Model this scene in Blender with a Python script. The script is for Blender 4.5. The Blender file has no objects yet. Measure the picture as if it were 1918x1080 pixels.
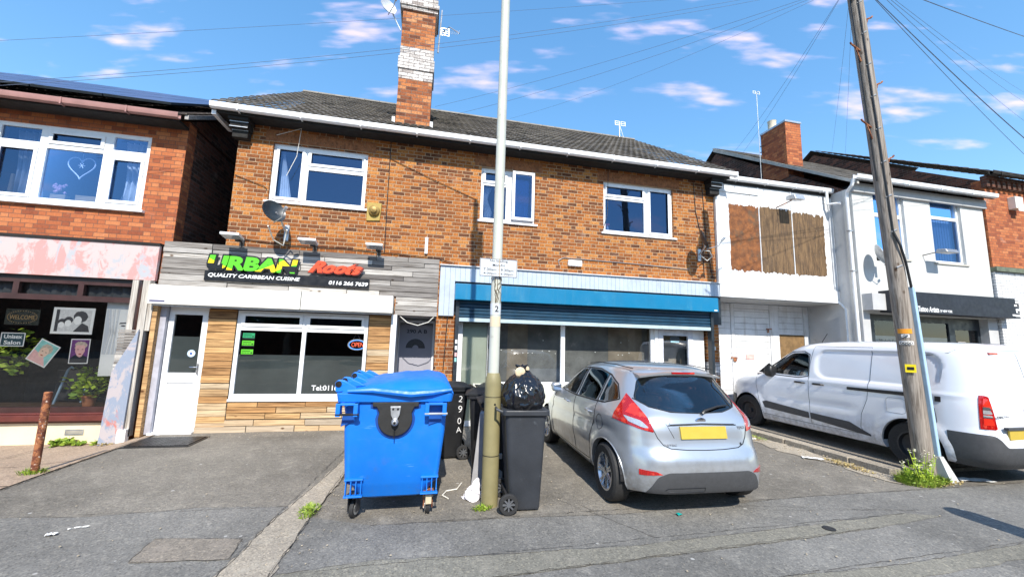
import bpy, bmesh, math, random
import numpy as np
from mathutils import Vector, Matrix, noise as mn
random.seed(7); rng=np.random.default_rng(7)
R=math.radians
sc=bpy.context.scene
COL=sc.collection
# ---------------------------------------------------------------- camera
cam=bpy.data.cameras.new('camera'); cam.sensor_width=36; cam.lens=740/1918*36
cam.clip_start=0.05; cam.clip_end=600
co=bpy.data.objects.new('camera',cam); COL.objects.link(co)
def cam_matrix(yaw,pitch,roll):
    f=Vector((math.sin(yaw)*math.cos(pitch),math.cos(yaw)*math.cos(pitch),math.sin(pitch)))
    r=Vector((math.cos(yaw),-math.sin(yaw),0)); u=r.cross(f)
    c,s=math.cos(roll),math.sin(roll)
    rr=c*r+s*u; uu=-s*r+c*u
    m=Matrix((rr,uu,-f)).transposed().to_4x4(); m.translation=Vector((0,0,1.7)); return m
co.matrix_world=cam_matrix(R(12.15),R(7.55),R(1.59))
sc.camera=co
# ---------------------------------------------------------------- world
SUN_EL=43; CLX=5.3; SUN_DX=0.04
w=bpy.data.worlds.new("World"); sc.world=w; w.use_nodes=True
nt=w.node_tree; nt.nodes.clear()
out=nt.nodes.new('ShaderNodeOutputWorld'); bg=nt.nodes.new('ShaderNodeBackground')
sky=nt.nodes.new('ShaderNodeTexSky'); sky.sky_type='NISHITA'; sky.sun_disc=False
sky.sun_elevation=R(SUN_EL); sky.sun_rotation=math.pi+SUN_DX; sky.altitude=50; sky.air_density=1.0; sky.dust_density=0.2; sky.ozone_density=2.0
hsv=nt.nodes.new('ShaderNodeHueSaturation'); hsv.inputs['Saturation'].default_value=1.58; hsv.inputs['Value'].default_value=4.9
gm=nt.nodes.new('ShaderNodeGamma'); gm.inputs[1].default_value=.62; nt.links.new(sky.outputs[0],gm.inputs[0]); nt.links.new(gm.outputs[0],hsv.inputs['Color'])
tc=nt.nodes.new('ShaderNodeTexCoord'); sp=nt.nodes.new('ShaderNodeSeparateXYZ'); nt.links.new(tc.outputs['Generated'],sp.inputs[0])
def wm(op,a,b=None):
    n=nt.nodes.new('ShaderNodeMath'); n.operation=op
    for i,v in enumerate((a,b)):
        if v is None: continue
        if isinstance(v,(int,float)): n.inputs[i].default_value=v
        else: nt.links.new(v,n.inputs[i])
    return n.outputs[0]
el=wm('ARCSINE',sp.outputs[2])
cb=nt.nodes.new('ShaderNodeCombineXYZ'); fw=wm('MAXIMUM',wm('ABSOLUTE',wm('ADD',wm('MULTIPLY',sp.outputs[0],.2105),wm('MULTIPLY',sp.outputs[1],.9776))),.08); nt.links.new(wm('MULTIPLY',wm('DIVIDE',wm('ADD',wm('MULTIPLY',sp.outputs[0],.9776),wm('MULTIPLY',sp.outputs[1],-.2105)),fw),4.2),cb.inputs[0]); nt.links.new(wm('MULTIPLY',wm('DIVIDE',sp.outputs[2],fw),15.0),cb.inputs[1])
def wnoise(scale,det,off):
    n=nt.nodes.new('ShaderNodeTexNoise'); n.inputs['Scale'].default_value=scale; n.inputs['Detail'].default_value=det
    n.inputs['Roughness'].default_value=.55
    v=nt.nodes.new('ShaderNodeVectorMath'); v.operation='ADD'; v.inputs[1].default_value=off; nt.links.new(cb.outputs[0],v.inputs[0]); nt.links.new(v.outputs[0],n.inputs['Vector']); return n.outputs['Fac']
c1=wnoise(0.7,3,(CLX,7.7,0)); c2=wnoise(2.6,4,(1.3,4.4,2))
cs=wm('ADD',wm('MULTIPLY',c1,.8),wm('MULTIPLY',c2,.2))
mr=nt.nodes.new('ShaderNodeMapRange'); mr.interpolation_type='SMOOTHSTEP'; nt.links.new(cs,mr.inputs[0])
mr.inputs[1].default_value=.53; mr.inputs[2].default_value=.73; mr.inputs[3].default_value=0; mr.inputs[4].default_value=.7
up=nt.nodes.new('ShaderNodeMapRange'); nt.links.new(el,up.inputs[0]); up.inputs[1].default_value=.02; up.inputs[2].default_value=.2
cm=wm('MULTIPLY',mr.outputs[0],up.outputs[0])
mx=nt.nodes.new('ShaderNodeMix'); mx.data_type='RGBA'; nt.links.new(cm,mx.inputs[0]); nt.links.new(hsv.outputs[0],mx.inputs[6]); mx.inputs[7].default_value=(15.8,12.3,15.2,1)
nt.links.new(mx.outputs[2],bg.inputs[0]); bg.inputs[1].default_value=0.07
nt.links.new(bg.outputs[0],out.inputs[0])
sl=bpy.data.lights.new('sun','SUN'); sl.energy=5.0; sl.angle=R(.5); sl.color=(1,.94,.84)
so=bpy.data.objects.new('sun',sl); COL.objects.link(so)
sd=Vector((SUN_DX,1,0)).normalized()*math.cos(R(SUN_EL))+Vector((0,0,-math.sin(R(SUN_EL))))
so.rotation_euler=sd.to_track_quat('-Z','Y').to_euler()
sc.view_settings.view_transform='Standard'; sc.view_settings.look='None'; sc.view_settings.gamma=1; sc.view_settings.exposure=0.5
# ---------------------------------------------------------------- mesh helpers
class B:
    def __init__(s): s.v=[]; s.f=[]
    def add(s,vs,fs):
        o=len(s.v); s.v+=[tuple(v) for v in vs]; s.f+=[tuple(i+o for i in f) for f in fs]; return s
    def quad(s,*p): return s.add(p,[tuple(range(len(p)))])
    def box(s,x0,x1,y0,y1,z0,z1):
        if x0>x1:x0,x1=x1,x0
        if y0>y1:y0,y1=y1,y0
        if z0>z1:z0,z1=z1,z0
        v=[(x,y,z) for z in(z0,z1) for y in(y0,y1) for x in(x0,x1)]
        return s.add(v,[(0,2,3,1),(4,5,7,6),(0,1,5,4),(2,6,7,3),(0,4,6,2),(1,3,7,5)])
    def prism(s,poly,axis,a,b):
        # poly list of 2-D points; axis 0: (y,z) extruded x; 1: (x,z) extruded y; 2: (x,y) extruded z
        def P(p,t): return {0:(t,p[0],p[1]),1:(p[0],t,p[1]),2:(p[0],p[1],t)}[axis]
        n=len(poly); v=[P(p,a) for p in poly]+[P(p,b) for p in poly]
        f=[tuple(range(n))[::-1],tuple(range(n,2*n))]+[(i,(i+1)%n,n+(i+1)%n,n+i) for i in range(n)]
        return s.add(v,f)
    def tube(s,pts,r,n=8,cap=True):
        pts=[Vector(p) for p in pts]; rs=r if isinstance(r,(list,tuple)) else [r]*len(pts)
        o=len(s.v); up=None
        for i,p in enumerate(pts):
            t=(pts[min(i+1,len(pts)-1)]-pts[max(i-1,0)]).normalized()
            if up is None: up=t.orthogonal().normalized()
            else: up=(up-t*up.dot(t)).normalized()
            b=t.cross(up)
            for k in range(n):
                a=2*math.pi*k/n; s.v.append(tuple(p+(up*math.cos(a)+b*math.sin(a))*rs[i]))
        for i in range(len(pts)-1):
            for k in range(n): s.f.append((o+i*n+k,o+i*n+(k+1)%n,o+(i+1)*n+(k+1)%n,o+(i+1)*n+k))
        if cap: s.f.append(tuple(o+k for k in range(n))[::-1]); s.f.append(tuple(o+(len(pts)-1)*n+k for k in range(n)))
        return s
    def lathe(s,prof,c,axis=2,n=24,cap=True):
        # prof (r,h) along axis from centre c
        o=len(s.v)
        for r,h in prof:
            for k in range(n):
                a=2*math.pi*k/n; u,v=r*math.cos(a),r*math.sin(a)
                p=[0,0,0]; p[axis]=h; p[(axis+1)%3]=u; p[(axis+2)%3]=v
                s.v.append((c[0]+p[0],c[1]+p[1],c[2]+p[2]))
        m=len(prof)
        for i in range(m-1):
            for k in range(n): s.f.append((o+i*n+k,o+i*n+(k+1)%n,o+(i+1)*n+(k+1)%n,o+(i+1)*n+k))
        if cap: s.f.append(tuple(o+k for k in range(n))[::-1]); s.f.append(tuple(o+(m-1)*n+k for k in range(n)))
        return s
    def xf(s,M):
        s.v=[tuple(M@Vector(v)) for v in s.v]; return s
ORG={}
def mesh(name,b,mat,org=(0,0,0),smooth=False,bevel=0):
    me=bpy.data.meshes.new(name)
    o=Vector(org); me.from_pydata([tuple(Vector(v)-o) for v in b.v],[],b.f); me.update()
    bm=bmesh.new(); bm.from_mesh(me); bmesh.ops.recalc_face_normals(bm,faces=bm.faces)
    bm.to_mesh(me); bm.free()
    me.materials.append(mat)
    if smooth:
        me.polygons.foreach_set('use_smooth',[True]*len(me.polygons)); me.set_sharp_from_angle(angle=R(smooth if smooth is not True else 35))
    ob=bpy.data.objects.new(name,me); COL.objects.link(ob)
    if bevel:
        m=ob.modifiers.new('b','BEVEL'); m.width=bevel; m.segments=2; m.limit_method='ANGLE'; m.angle_limit=R(40)
        if not smooth:
            me.polygons.foreach_set('use_smooth',[True]*len(me.polygons)); me.set_sharp_from_angle(angle=R(60)); m.harden_normals=True
    return ob
def tag(o,label=None,cat=None,group=None,kind=None):
    if label: o['label']=label
    if cat: o['category']=cat
    if group: o['group']=group
    if kind: o['kind']=kind
    return o
def thing(name,label,cat,loc=(0,0,0),group=None,rz=0,rot=None):
    o=bpy.data.objects.new(name,None); COL.objects.link(o); o.empty_display_size=.1
    o.location=loc; o.rotation_euler=rot if rot else (0,0,rz); ORG[o.name]=tuple(loc)
    return tag(o,label,cat,group)
def part(name,b,mat,parent,label=None,local=False,kind=None,**k):
    org=(0,0,0) if local else ORG.get(parent.name,(0,0,0))
    o=mesh(name,b,mat,org,**k); o.parent=parent; ORG[o.name]=org
    if label: o['label']=label
    if kind: o['kind']=kind
    return o
def solo(name,b,mat,label,cat,loc=None,group=None,kind=None,**k):
    if loc is None:
        a=np.array(b.v); loc=((a[:,0].min()+a[:,0].max())/2,(a[:,1].min()+a[:,1].max())/2,a[:,2].min())
    o=mesh(name,b,mat,loc,**k); o.location=loc; ORG[o.name]=tuple(loc)
    return tag(o,label,cat,group,kind)
def struct(name,b,mat,**k):
    o=mesh(name,b,mat,**k); o['kind']='structure'; return o
def dup(root,loc=None,rz=None,label=None):
    r=root.copy(); COL.objects.link(r)
    if loc is not None: r.location=loc
    if rz is not None: r.rotation_euler=(0,0,rz)
    if label: r['label']=label
    for ch in list(root.children):
        c=ch.copy(); COL.objects.link(c); c.parent=r
        for g in list(ch.children):
            d=g.copy(); COL.objects.link(d); d.parent=c
    return r
def text_b(s,x,z,y,width=None,height=.1,align='CENTER',shear=0,bold=0,extr=.002,rot=0,nx=0,space=1):
    """lettering standing on a wall that faces -Y, baseline start/centre at x,z"""
    c=bpy.data.curves.new('t','FONT'); c.body=s; c.size=1; c.shear=shear; c.offset=bold; c.extrude=.01; c.resolution_u=3; c.space_character=space
    o=bpy.data.objects.new('t',c); COL.objects.link(o); dg=bpy.context.evaluated_depsgraph_get(); me=o.evaluated_get(dg).to_mesh()
    v=np.array([tuple(q.co) for q in me.vertices]); f=[tuple(p.vertices) for p in me.polygons]
    o.evaluated_get(dg).to_mesh_clear(); bpy.data.objects.remove(o); bpy.data.curves.remove(c)
    mn_,mx_=v.min(0),v.max(0); sy=height/(mx_[1]-mn_[1]); sx=sy if width is None else width/(mx_[0]-mn_[0])
    X=(v[:,0]-mn_[0])*sx; wd=X.max(); X-= {'CENTER':wd/2,'LEFT':0,'RIGHT':wd}[align]; Z=(v[:,1]-mn_[1])*sy
    Yv=-(v[:,2]/.01)*extr
    ca,sa=math.cos(rot),math.sin(rot)
    b=B(); b.add([(x+a*ca-c_*sa,y+d,z+a*sa+c_*ca) for a,d,c_ in zip(X,Yv,Z)],f); return b
# ---------------------------------------------------------------- materials
class NT:
    def __init__(s,name):
        s.m=bpy.data.materials.new(name); s.m.use_nodes=True; s.t=s.m.node_tree; s.n=s.t.nodes; s.l=s.t.links
        s.b=s.n['Principled BSDF']; s.o=s.n['Material Output']
    def set(s,sock,v):
        if hasattr(v,'is_output'): s.l.new(v,sock)
        else:
            try: sock.default_value=v
            except Exception: sock.default_value=(*v,1) if len(v)==3 else v
    def math(s,op,a,b=0.0,c=None):
        n=s.n.new('ShaderNodeMath'); n.operation=op; s.set(n.inputs[0],a); s.set(n.inputs[1],b)
        if c is not None: s.set(n.inputs[2],c)
        return n.outputs[0]
    def mapr(s,v,a,b,c=0.0,d=1.0,smooth=True):
        n=s.n.new('ShaderNodeMapRange'); n.interpolation_type='SMOOTHSTEP' if smooth else 'LINEAR'
        s.set(n.inputs[0],v)
        for i,q in enumerate((a,b,c,d)): s.set(n.inputs[i+1],q)
        return n.outputs[0]
    def pos(s,obj=False):
        if obj: return s.n.new('ShaderNodeTexCoord').outputs['Object']
        return s.n.new('ShaderNodeNewGeometry').outputs['Position']
    def vec(s,v,scale=(1,1,1),off=(0,0,0)):
        n=s.n.new('ShaderNodeVectorMath'); n.operation='MULTIPLY_ADD'; s.l.new(v,n.inputs[0]); n.inputs[1].default_value=scale; n.inputs[2].default_value=off; return n.outputs[0]
    def noise(s,v,scale,det=3,rough=.5,dist=0,col=False):
        n=s.n.new('ShaderNodeTexNoise'); s.l.new(v,n.inputs['Vector']); n.inputs['Scale'].default_value=scale; n.inputs['Detail'].default_value=det; n.inputs['Roughness'].default_value=rough; n.inputs['Distortion'].default_value=dist
        return n.outputs['Color' if col else 'Fac']
    def voro(s,v,scale,out='Distance',feat='F1',rand=1):
        n=s.n.new('ShaderNodeTexVoronoi'); n.feature=feat; s.l.new(v,n.inputs['Vector']); n.inputs['Scale'].default_value=scale; n.inputs['Randomness'].default_value=rand; return n.outputs[out]
    def ramp(s,f,stops,const=False):
        n=s.n.new('ShaderNodeValToRGB'); s.l.new(f,n.inputs[0]); e=n.color_ramp.elements
        if const: n.color_ramp.interpolation='CONSTANT'
        e[0].position=stops[0][0]; e[0].color=(*stops[0][1],1); e[1].position=stops[-1][0]; e[1].color=(*stops[-1][1],1)
        for p,c in stops[1:-1]:
            q=e.new(p); q.color=(*c,1)
        return n.outputs[0]
    def mix(s,f,a,b,mode='MIX'):
        n=s.n.new('ShaderNodeMix'); n.data_type='RGBA'; n.blend_type=mode; s.set(n.inputs[0],f)
        for i,q in ((6,a),(7,b)):
            if isinstance(q,(tuple,list)): n.inputs[i].default_value=(*q[:3],1)
            else: s.l.new(q,n.inputs[i])
        return n.outputs[2]
    def bump(s,h,st=.3,d=.01):
        n=s.n.new('ShaderNodeBump'); n.inputs['Strength'].default_value=st; n.inputs['Distance'].default_value=d; s.l.new(h,n.inputs['Height']); s.l.new(n.outputs[0],s.b.inputs['Normal'])
    def sep(s,v):
        n=s.n.new('ShaderNodeSeparateXYZ'); s.l.new(v,n.inputs[0]); return n.outputs
    def comb(s,x,y,z=0.0):
        n=s.n.new('ShaderNodeCombineXYZ'); s.set(n.inputs[0],x); s.set(n.inputs[1],y); s.set(n.inputs[2],z); return n.outputs[0]
    def fin(s,col=None,rough=None,metal=None,**k):
        if col is not None: s.set(s.b.inputs['Base Color'],col)
        if rough is not None: s.set(s.b.inputs['Roughness'],rough)
        if metal is not None: s.set(s.b.inputs['Metallic'],metal)
        for kk,v in k.items(): s.set(s.b.inputs[kk.replace('_',' ')],v)
        return s.m
def mul(c,f): return tuple(x*f for x in c)
def mat(name,c,rough=.5,var=.18,scale=6,bump=0,bs=40,metal=0,dirt=None,coat=0,obj=True,spec=.5,streak=None):
    t=NT(name); p=t.pos(obj)
    n=t.noise(p,scale,5,.6); col=t.mix(t.mapr(n,.3,.7),mul(c,1-var),mul(c,1+var*.6))
    if dirt:
        n2=t.noise(p,dirt[1],6,.7); col=t.mix(t.mapr(n2,dirt[2],dirt[2]+.12),col,dirt[0])
    if streak:
        n3=t.noise(t.vec(t.pos(),(7,7,.55)),1,5,.7); n4=t.noise(t.pos(),1.3,4,.6); col=t.mix(t.math('MULTIPLY',t.mapr(n3,.5,.72,0,streak[1]),t.mapr(n4,.35,.6)),col,streak[0])
    if bump: t.bump(t.noise(p,bs,4,.6),bump,.01)
    rr=t.mapr(t.noise(p,scale*2.3,4),.3,.7,max(0,rough-.07),min(1,rough+.07))
    return t.fin(col,rr,metal,Coat_Weight=coat,Specular_IOR_Level=spec)
def brick(name,ramp,mortar,flem=True,course=.075,jt=.011,bs=.5,dirt=.25,mott=.35,P=None):
    t=NT(name); g=t.n.new('ShaderNodeNewGeometry'); p=t.sep(g.outputs['Position']); nn=t.sep(g.outputs['True Normal'])
    side=t.math('GREATER_THAN',t.math('ABSOLUTE',nn[0]),.6)
    u=t.math('ADD',t.math('MULTIPLY',p[0],t.math('SUBTRACT',1,side)),t.math('MULTIPLY',p[1],side))
    P=P or (.3375 if flem else .225)
    zz=t.math('DIVIDE',t.math('ADD',p[2],10),course); row=t.math('FLOOR',zz); fz=t.math('FRACT',zz)
    wob=t.math('MULTIPLY',t.math('SUBTRACT',t.noise(g.outputs['Position'],9,2),.5),.012)
    jit=t.math('MULTIPLY',t.math('SINE',t.math('MULTIPLY',row,12.9898)),.06)
    uu=t.math('ADD',t.math('ADD',t.math('DIVIDE',t.math('ADD',t.math('ADD',u,100),wob),P),t.math('MULTIPLY',row,.5)),jit)
    cell=t.math('FLOOR',uu); f=t.math('FRACT',uu)
    d=t.math('MINIMUM',f,t.math('SUBTRACT',1,f)); idx=cell
    if flem:
        isH=t.math('GREATER_THAN',f,.6667); d=t.math('MINIMUM',d,t.math('ABSOLUTE',t.math('SUBTRACT',f,.6667))); idx=t.math('ADD',cell,t.math('MULTIPLY',isH,.37))
    d=t.math('MULTIPLY',d,P); dz=t.math('MULTIPLY',t.math('MINIMUM',fz,t.math('SUBTRACT',1,fz)),course)
    dd=t.math('ADD',t.math('MINIMUM',d,dz),t.math('MULTIPLY',wob,.25))
    mask=t.mapr(dd,jt*.35,jt*.62)
    wn=t.n.new('ShaderNodeTexWhiteNoise'); wn.noise_dimensions='2D'; t.l.new(t.comb(idx,row),wn.inputs['Vector'])
    col=t.ramp(wn.outputs['Value'],ramp)
    n1=t.noise(g.outputs['Position'],38,5,.7); vs=t.noise(t.vec(g.outputs['Position'],(90,90,14)),1,3)
    col=t.mix(mott,col,t.mix(1,col,t.ramp(t.math('ADD',t.math('MULTIPLY',n1,.6),t.math('MULTIPLY',vs,.4)),[(.35,(.25,.2,.18)),(.62,(1.5,1.45,1.4))]),'MULTIPLY'))
    big=t.noise(g.outputs['Position'],.9,5,.65)
    col=t.mix(t.mapr(big,.45,.75,0,dirt),col,t.mix(1,col,(.45,.4,.38),'MULTIPLY'))
    stn=t.noise(t.vec(g.outputs['Position'],(5,5,.6)),1,5,.7); col=t.mix(t.mapr(stn,.52,.75,0,.5),col,t.mix(1,col,(.4,.36,.34),'MULTIPLY')); eff=t.noise(t.vec(g.outputs['Position'],(1,1,1.4),(3,7,2)),1.7,6,.75); col=t.mix(t.mapr(eff,.58,.72,0,.25),col,(.5,.42,.36))
    mo=t.mix(t.noise(g.outputs['Position'],14,3),mul(mortar,.75),mul(mortar,1.15))
    col=t.mix(mask,mo,col)
    t.bump(t.math('ADD',mask,t.math('MULTIPLY',n1,.35)),bs,.008)
    return t.fin(col,.9,Specular_IOR_Level=.25)
def wood(name,stops,rough=.75,axis=0,grain=1.0,knot=True,spec=.25,contrast=.55):
    t=NT(name); g=t.n.new('ShaderNodeNewGeometry'); r=g.outputs['Random Per Island']
    sc_=[42,42,42]; sc_[axis]=1.6
    off=t.n.new('ShaderNodeVectorMath'); off.operation='MULTIPLY_ADD'; t.l.new(g.outputs['Position'],off.inputs[0]); off.inputs[1].default_value=sc_
    t.l.new(t.comb(t.math('MULTIPLY',r,97),t.math('MULTIPLY',r,31),0.0),off.inputs[2])
    gr=t.noise(off.outputs[0],1,5,.65,.6)
    base=t.ramp(r,stops)
    col=t.mix(contrast,base,t.mix(1,base,t.ramp(gr,[(.32,(.35,.3,.26)),(.6,(1.35,1.35,1.35))]),'MULTIPLY'))
    if knot:
        kv=[5,5,5]; kv[axis]=3
        k=t.voro(t.vec(g.outputs['Position'],kv,(3.3,1.1,.7)),1); col=t.mix(t.mapr(k,.04,.13,1,0),col,t.mix(1,col,(.25,.16,.1),'MULTIPLY'))
    t.bump(gr,.45*grain,.006)
    return t.fin(col,rough,Specular_IOR_Level=spec)
def glass(name,tint=(.8,.85,.9),refl=.22,rough=.0,gcol=(1,1,1),fm=1.6):
    t=NT(name); t.n.remove(t.b)
    tr=t.n.new('ShaderNodeBsdfTransparent'); tr.inputs[0].default_value=(*tint,1)
    gl=t.n.new('ShaderNodeBsdfGlossy'); gl.inputs['Roughness'].default_value=rough; gl.inputs[0].default_value=(*gcol,1)
    fr=t.n.new('ShaderNodeFresnel'); fr.inputs[0].default_value=1.45
    ms=t.n.new('ShaderNodeMixShader'); t.l.new(t.math('MINIMUM',t.math('ADD',t.math('MULTIPLY',fr.outputs[0],fm),refl),1.0),ms.inputs[0]); t.l.new(tr.outputs[0],ms.inputs[1]); t.l.new(gl.outputs[0],ms.inputs[2]); t.l.new(ms.outputs[0],t.o.inputs[0])
    p=t.pos(); n=t.n.new('ShaderNodeBump'); n.inputs['Strength'].default_value=.10; n.inputs['Distance'].default_value=.02; t.l.new(t.noise(p,1.6,2),n.inputs['Height']); t.l.new(n.outputs[0],gl.inputs['Normal'])
    return t.m
def emit(name,c,s):
    t=NT(name); t.fin(c,.5); t.b.inputs['Emission Color'].default_value=(*c,1); t.b.inputs['Emission Strength'].default_value=s; return t.m
M={}
M['brick']=brick('brick_main',[(0,(.11,.048,.026)),(.15,(.18,.068,.028)),(.35,(.26,.092,.028)),(.62,(.34,.122,.032)),(.85,(.40,.155,.040)),(1,(.46,.21,.065))],(.42,.29,.18),mott=.85,jt=.013,bs=.8)
M['brickred']=brick('brick_red',[(0,(.24,.07,.035)),(.3,(.35,.105,.045)),(.7,(.43,.14,.055)),(1,(.48,.18,.075))],(.16,.085,.06),jt=.009,mott=.25,dirt=.1)
M['brickside']=brick('brick_shaded_side',[(0,(.05,.03,.022)),(.5,(.11,.05,.035)),(1,(.2,.08,.05))],(.14,.11,.09),flem=False,mott=.5)  # dark brick, shade of walls out of the sun put into its colour
M['brickwhite']=brick('brick_white_paint',[(0,(.62,.64,.66)),(1,(.78,.78,.78))],(.25,.25,.26),flem=False,mott=.15,jt=.012)
M['brickchim']=brick('brick_chimney',[(0,(.13,.05,.03)),(.3,(.3,.1,.04)),(.7,(.46,.17,.06)),(1,(.5,.25,.12))],(.18,.13,.1),flem=False,mott=.6)
M['paintbrick']=brick('brick_flaking_white',[(0,(.28,.25,.24)),(.45,(.5,.49,.48)),(1,(.72,.71,.7))],(.12,.1,.1),flem=False,mott=.7)
M['white']=mat('white_upvc',(.78,.79,.8),.32,.04,3,coat=.2)
M['whitep']=mat('white_paint_metal',(.74,.72,.66),.42,.05,2,dirt=((.5,.45,.36),7,.66),streak=((.45,.42,.35),.45))
M['whitewood']=mat('weathered_white_paint',(.66,.67,.68),.6,.10,4,bump=.3,dirt=((.30,.25,.20),9,.64),streak=((.34,.30,.25),.7))
M['black']=mat('black_plastic',(.012,.012,.013),.45,.2,8)
M['rubber']=mat('tyre_rubber',(.022,.022,.023),.75,.2,30,bump=.2)
M['soffit']=mat('black_painted_soffit',(.012,.011,.010),.85,.2,5)
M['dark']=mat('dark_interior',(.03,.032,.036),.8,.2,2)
M['room']=mat('sky_tint_interior_wall',(.04,.06,.11),.85,.12,2)  # dark blue wall colour stands in for sky reflected in the upstairs panes
M['curtain']=mat('white_curtain_cloth',(.72,.72,.7),.85,.1,5)
M['glass']=glass('window_glass',(.60,.72,.92),.10,gcol=(.38,.62,1.0))  # blue tint carries the sky's reflection in the glass colour
M['shopglass']=glass('shop_glass',(.85,.87,.87),.03,fm=1.0)
M['salonglass']=glass('salon_glass',(.95,.96,.96),.01)
M['frost']=mat('frosted_film',(.085,.1,.1),.35,.2,1.5)
M['grey']=mat('grey_metal',(.32,.33,.35),.4,.1,6,metal=.6)
M['galv']=mat('galvanised_steel',(.5,.52,.54),.42,.15,12,metal=.7)
M['bluebox']=mat('blue_shutter_box',(.003,.165,.33),.4,.08,1.3,dirt=((.02,.22,.37),3,.58),coat=.2,streak=((.06,.22,.33),.5))
M['shutter']=mat('navy_shutter_slats',(.01,.045,.085),.4,.2,4)
M['paleblue']=mat('pale_blue_boards',(.42,.48,.56),.55,.09,5,dirt=((.30,.33,.37),14,.64),streak=((.30,.32,.34),.5))
M['rail']=mat('anthracite_rail',(.02,.028,.036),.4,.2,4)
M['render']=mat('white_pebbledash',(.58,.58,.56),.9,.10,1.1,bump=.9,bs=95,streak=((.36,.35,.32),.5))
M['rendergrey']=mat('shade_grey_pebbledash',(.5,.5,.5),.9,.12,1.4,bump=.9,bs=95,dirt=((.36,.36,.35),3,.6))  # greyer copy of the white render, side wall's shade in its colour
M['cream']=mat('cream_masonry_paint',(.74,.62,.42),.75,.08,2,bump=.2,dirt=((.45,.35,.22),6,.68))
M['maroon']=mat('maroon_timber',(.12,.03,.024),.35,.2,4)
M['pinkgut']=mat('faded_brown_gutter',(.33,.17,.15),.45,.12,5)
M['ply']=None
def tarmac(name,c,pale,spots=True,var=.16):
    t=NT(name); p=t.pos(); sp=t.voro(p,85,'Color'); 
    g=t.n.new('ShaderNodeSeparateColor'); t.l.new(sp,g.inputs[0])
    big=t.noise(p,.55,6,.62); fine=t.noise(p,45,5,.8)
    col=t.mix(t.mapr(big,.32,.68),mul(c,1-var),mul(c,1+var))
    col=t.mix(t.mapr(g.outputs[0],.6,1,0,.45),col,t.mix(1,col,(1.9,1.85,1.75),'MULTIPLY'))
    col=t.mix(t.mapr(g.outputs[1],.66,1,0,.45),col,t.mix(1,col,(.28,.28,.28),'MULTIPLY'))
    sc2=t.n.new('ShaderNodeSeparateColor'); t.l.new(t.voro(p,34,'Color'),sc2.inputs[0]); col=t.mix(t.mapr(sc2.outputs[0],.8,1,0,.3),col,t.mix(1,col,(1.7,1.65,1.55),'MULTIPLY')); col=t.mix(t.mapr(t.noise(p,22,5,.8),.4,.62,.22,0),col,t.mix(1,col,(.5,.5,.5),'MULTIPLY'))
    m=t.noise(p,4.5,6,.75); col=t.mix(t.mapr(m,.5,.74,0,.6),col,pale)
    m2=t.noise(t.vec(p,(1,1,1),(9,4,0)),2.1,6,.7); col=t.mix(t.mapr(m2,.56,.72,0,.45),col,mul(c,.55))
    # hairline cracks
    w1=t.n.new('ShaderNodeVectorMath'); w1.operation='ADD'; t.l.new(p,w1.inputs[0]); nz=t.vec(t.noise(p,1.7,3,col=True),(1.1,1.1,0)); t.l.new(nz,w1.inputs[1])
    cr=t.voro(w1.outputs[0],.62,feat='DISTANCE_TO_EDGE'); col=t.mix(t.math('MULTIPLY',t.mapr(cr,.002,.006,.7,0),t.mapr(m2,.55,.66)),col,mul(c,.4))
    if spots:
        v=t.n.new('ShaderNodeTexVoronoi'); v.inputs['Scale'].default_value=5.2; t.l.new(t.vec(p,(1,1,0)),v.inputs['Vector'])
        sc_=t.n.new('ShaderNodeSeparateColor'); t.l.new(v.outputs['Color'],sc_.inputs[0])
        rad=t.math('MULTIPLY',t.math('ADD',sc_.outputs[1],.2),.075)
        k=t.mapr(t.math('SUBTRACT',v.outputs['Distance'],rad),0,.012,1,0)
        k=t.math('MULTIPLY',k,t.math('GREATER_THAN',sc_.outputs[0],.45))
        col=t.mix(t.math('MULTIPLY',k,.8),col,(.42,.41,.39))
    t.bump(t.math('ADD',t.math('MULTIPLY',g.outputs[0],.5),fine),.5,.010)
    return t.fin(col,.85,Specular_IOR_Level=.35)
M['tarmac']=tarmac('worn_tarmac',(.178,.163,.140),(.34,.31,.26),var=.26)
M['tarnew']=tarmac('pavement_tarmac',(.172,.166,.154),(.29,.275,.245),var=.22)
M['tarband']=tarmac('trench_tarmac',(.195,.185,.155),(.26,.24,.20),spots=False,var=.1)
M['patch']=tarmac('patch_tarmac',(.21,.185,.155),(.29,.25,.21),spots=False,var=.1)
M['concrete']=tarmac('kerb_concrete',(.33,.29,.235),(.42,.38,.31),spots=False,var=.14)
M['slab']=tarmac('forecourt_slab',(.36,.27,.20),(.45,.36,.28),spots=False,var=.14)
M['oldwood']=wood('silver_weathered_board',[(0,(.12,.11,.105)),(.35,(.24,.225,.21)),(.7,(.33,.315,.30)),(1,(.46,.44,.41))],contrast=.85)
M['pine']=wood('orange_pallet_board',[(0,(.20,.11,.05)),(.25,(.40,.22,.09)),(.5,(.50,.31,.14)),(.7,(.33,.20,.10)),(.85,(.52,.36,.19)),(1,(.42,.34,.24))],contrast=1.0)
M['pinegrey']=wood('greyed_pallet_board',[(0,(.30,.25,.19)),(.5,(.42,.34,.25)),(1,(.52,.36,.2))])
M['postwood']=wood('split_grey_post',[(0,(.36,.34,.31)),(1,(.46,.43,.39))],axis=2,knot=False,contrast=.8)
M['polewood']=wood('telegraph_pole_timber',[(0,(.23,.20,.17)),(1,(.25,.22,.19))],axis=2,contrast=.95,grain=2)
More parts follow.
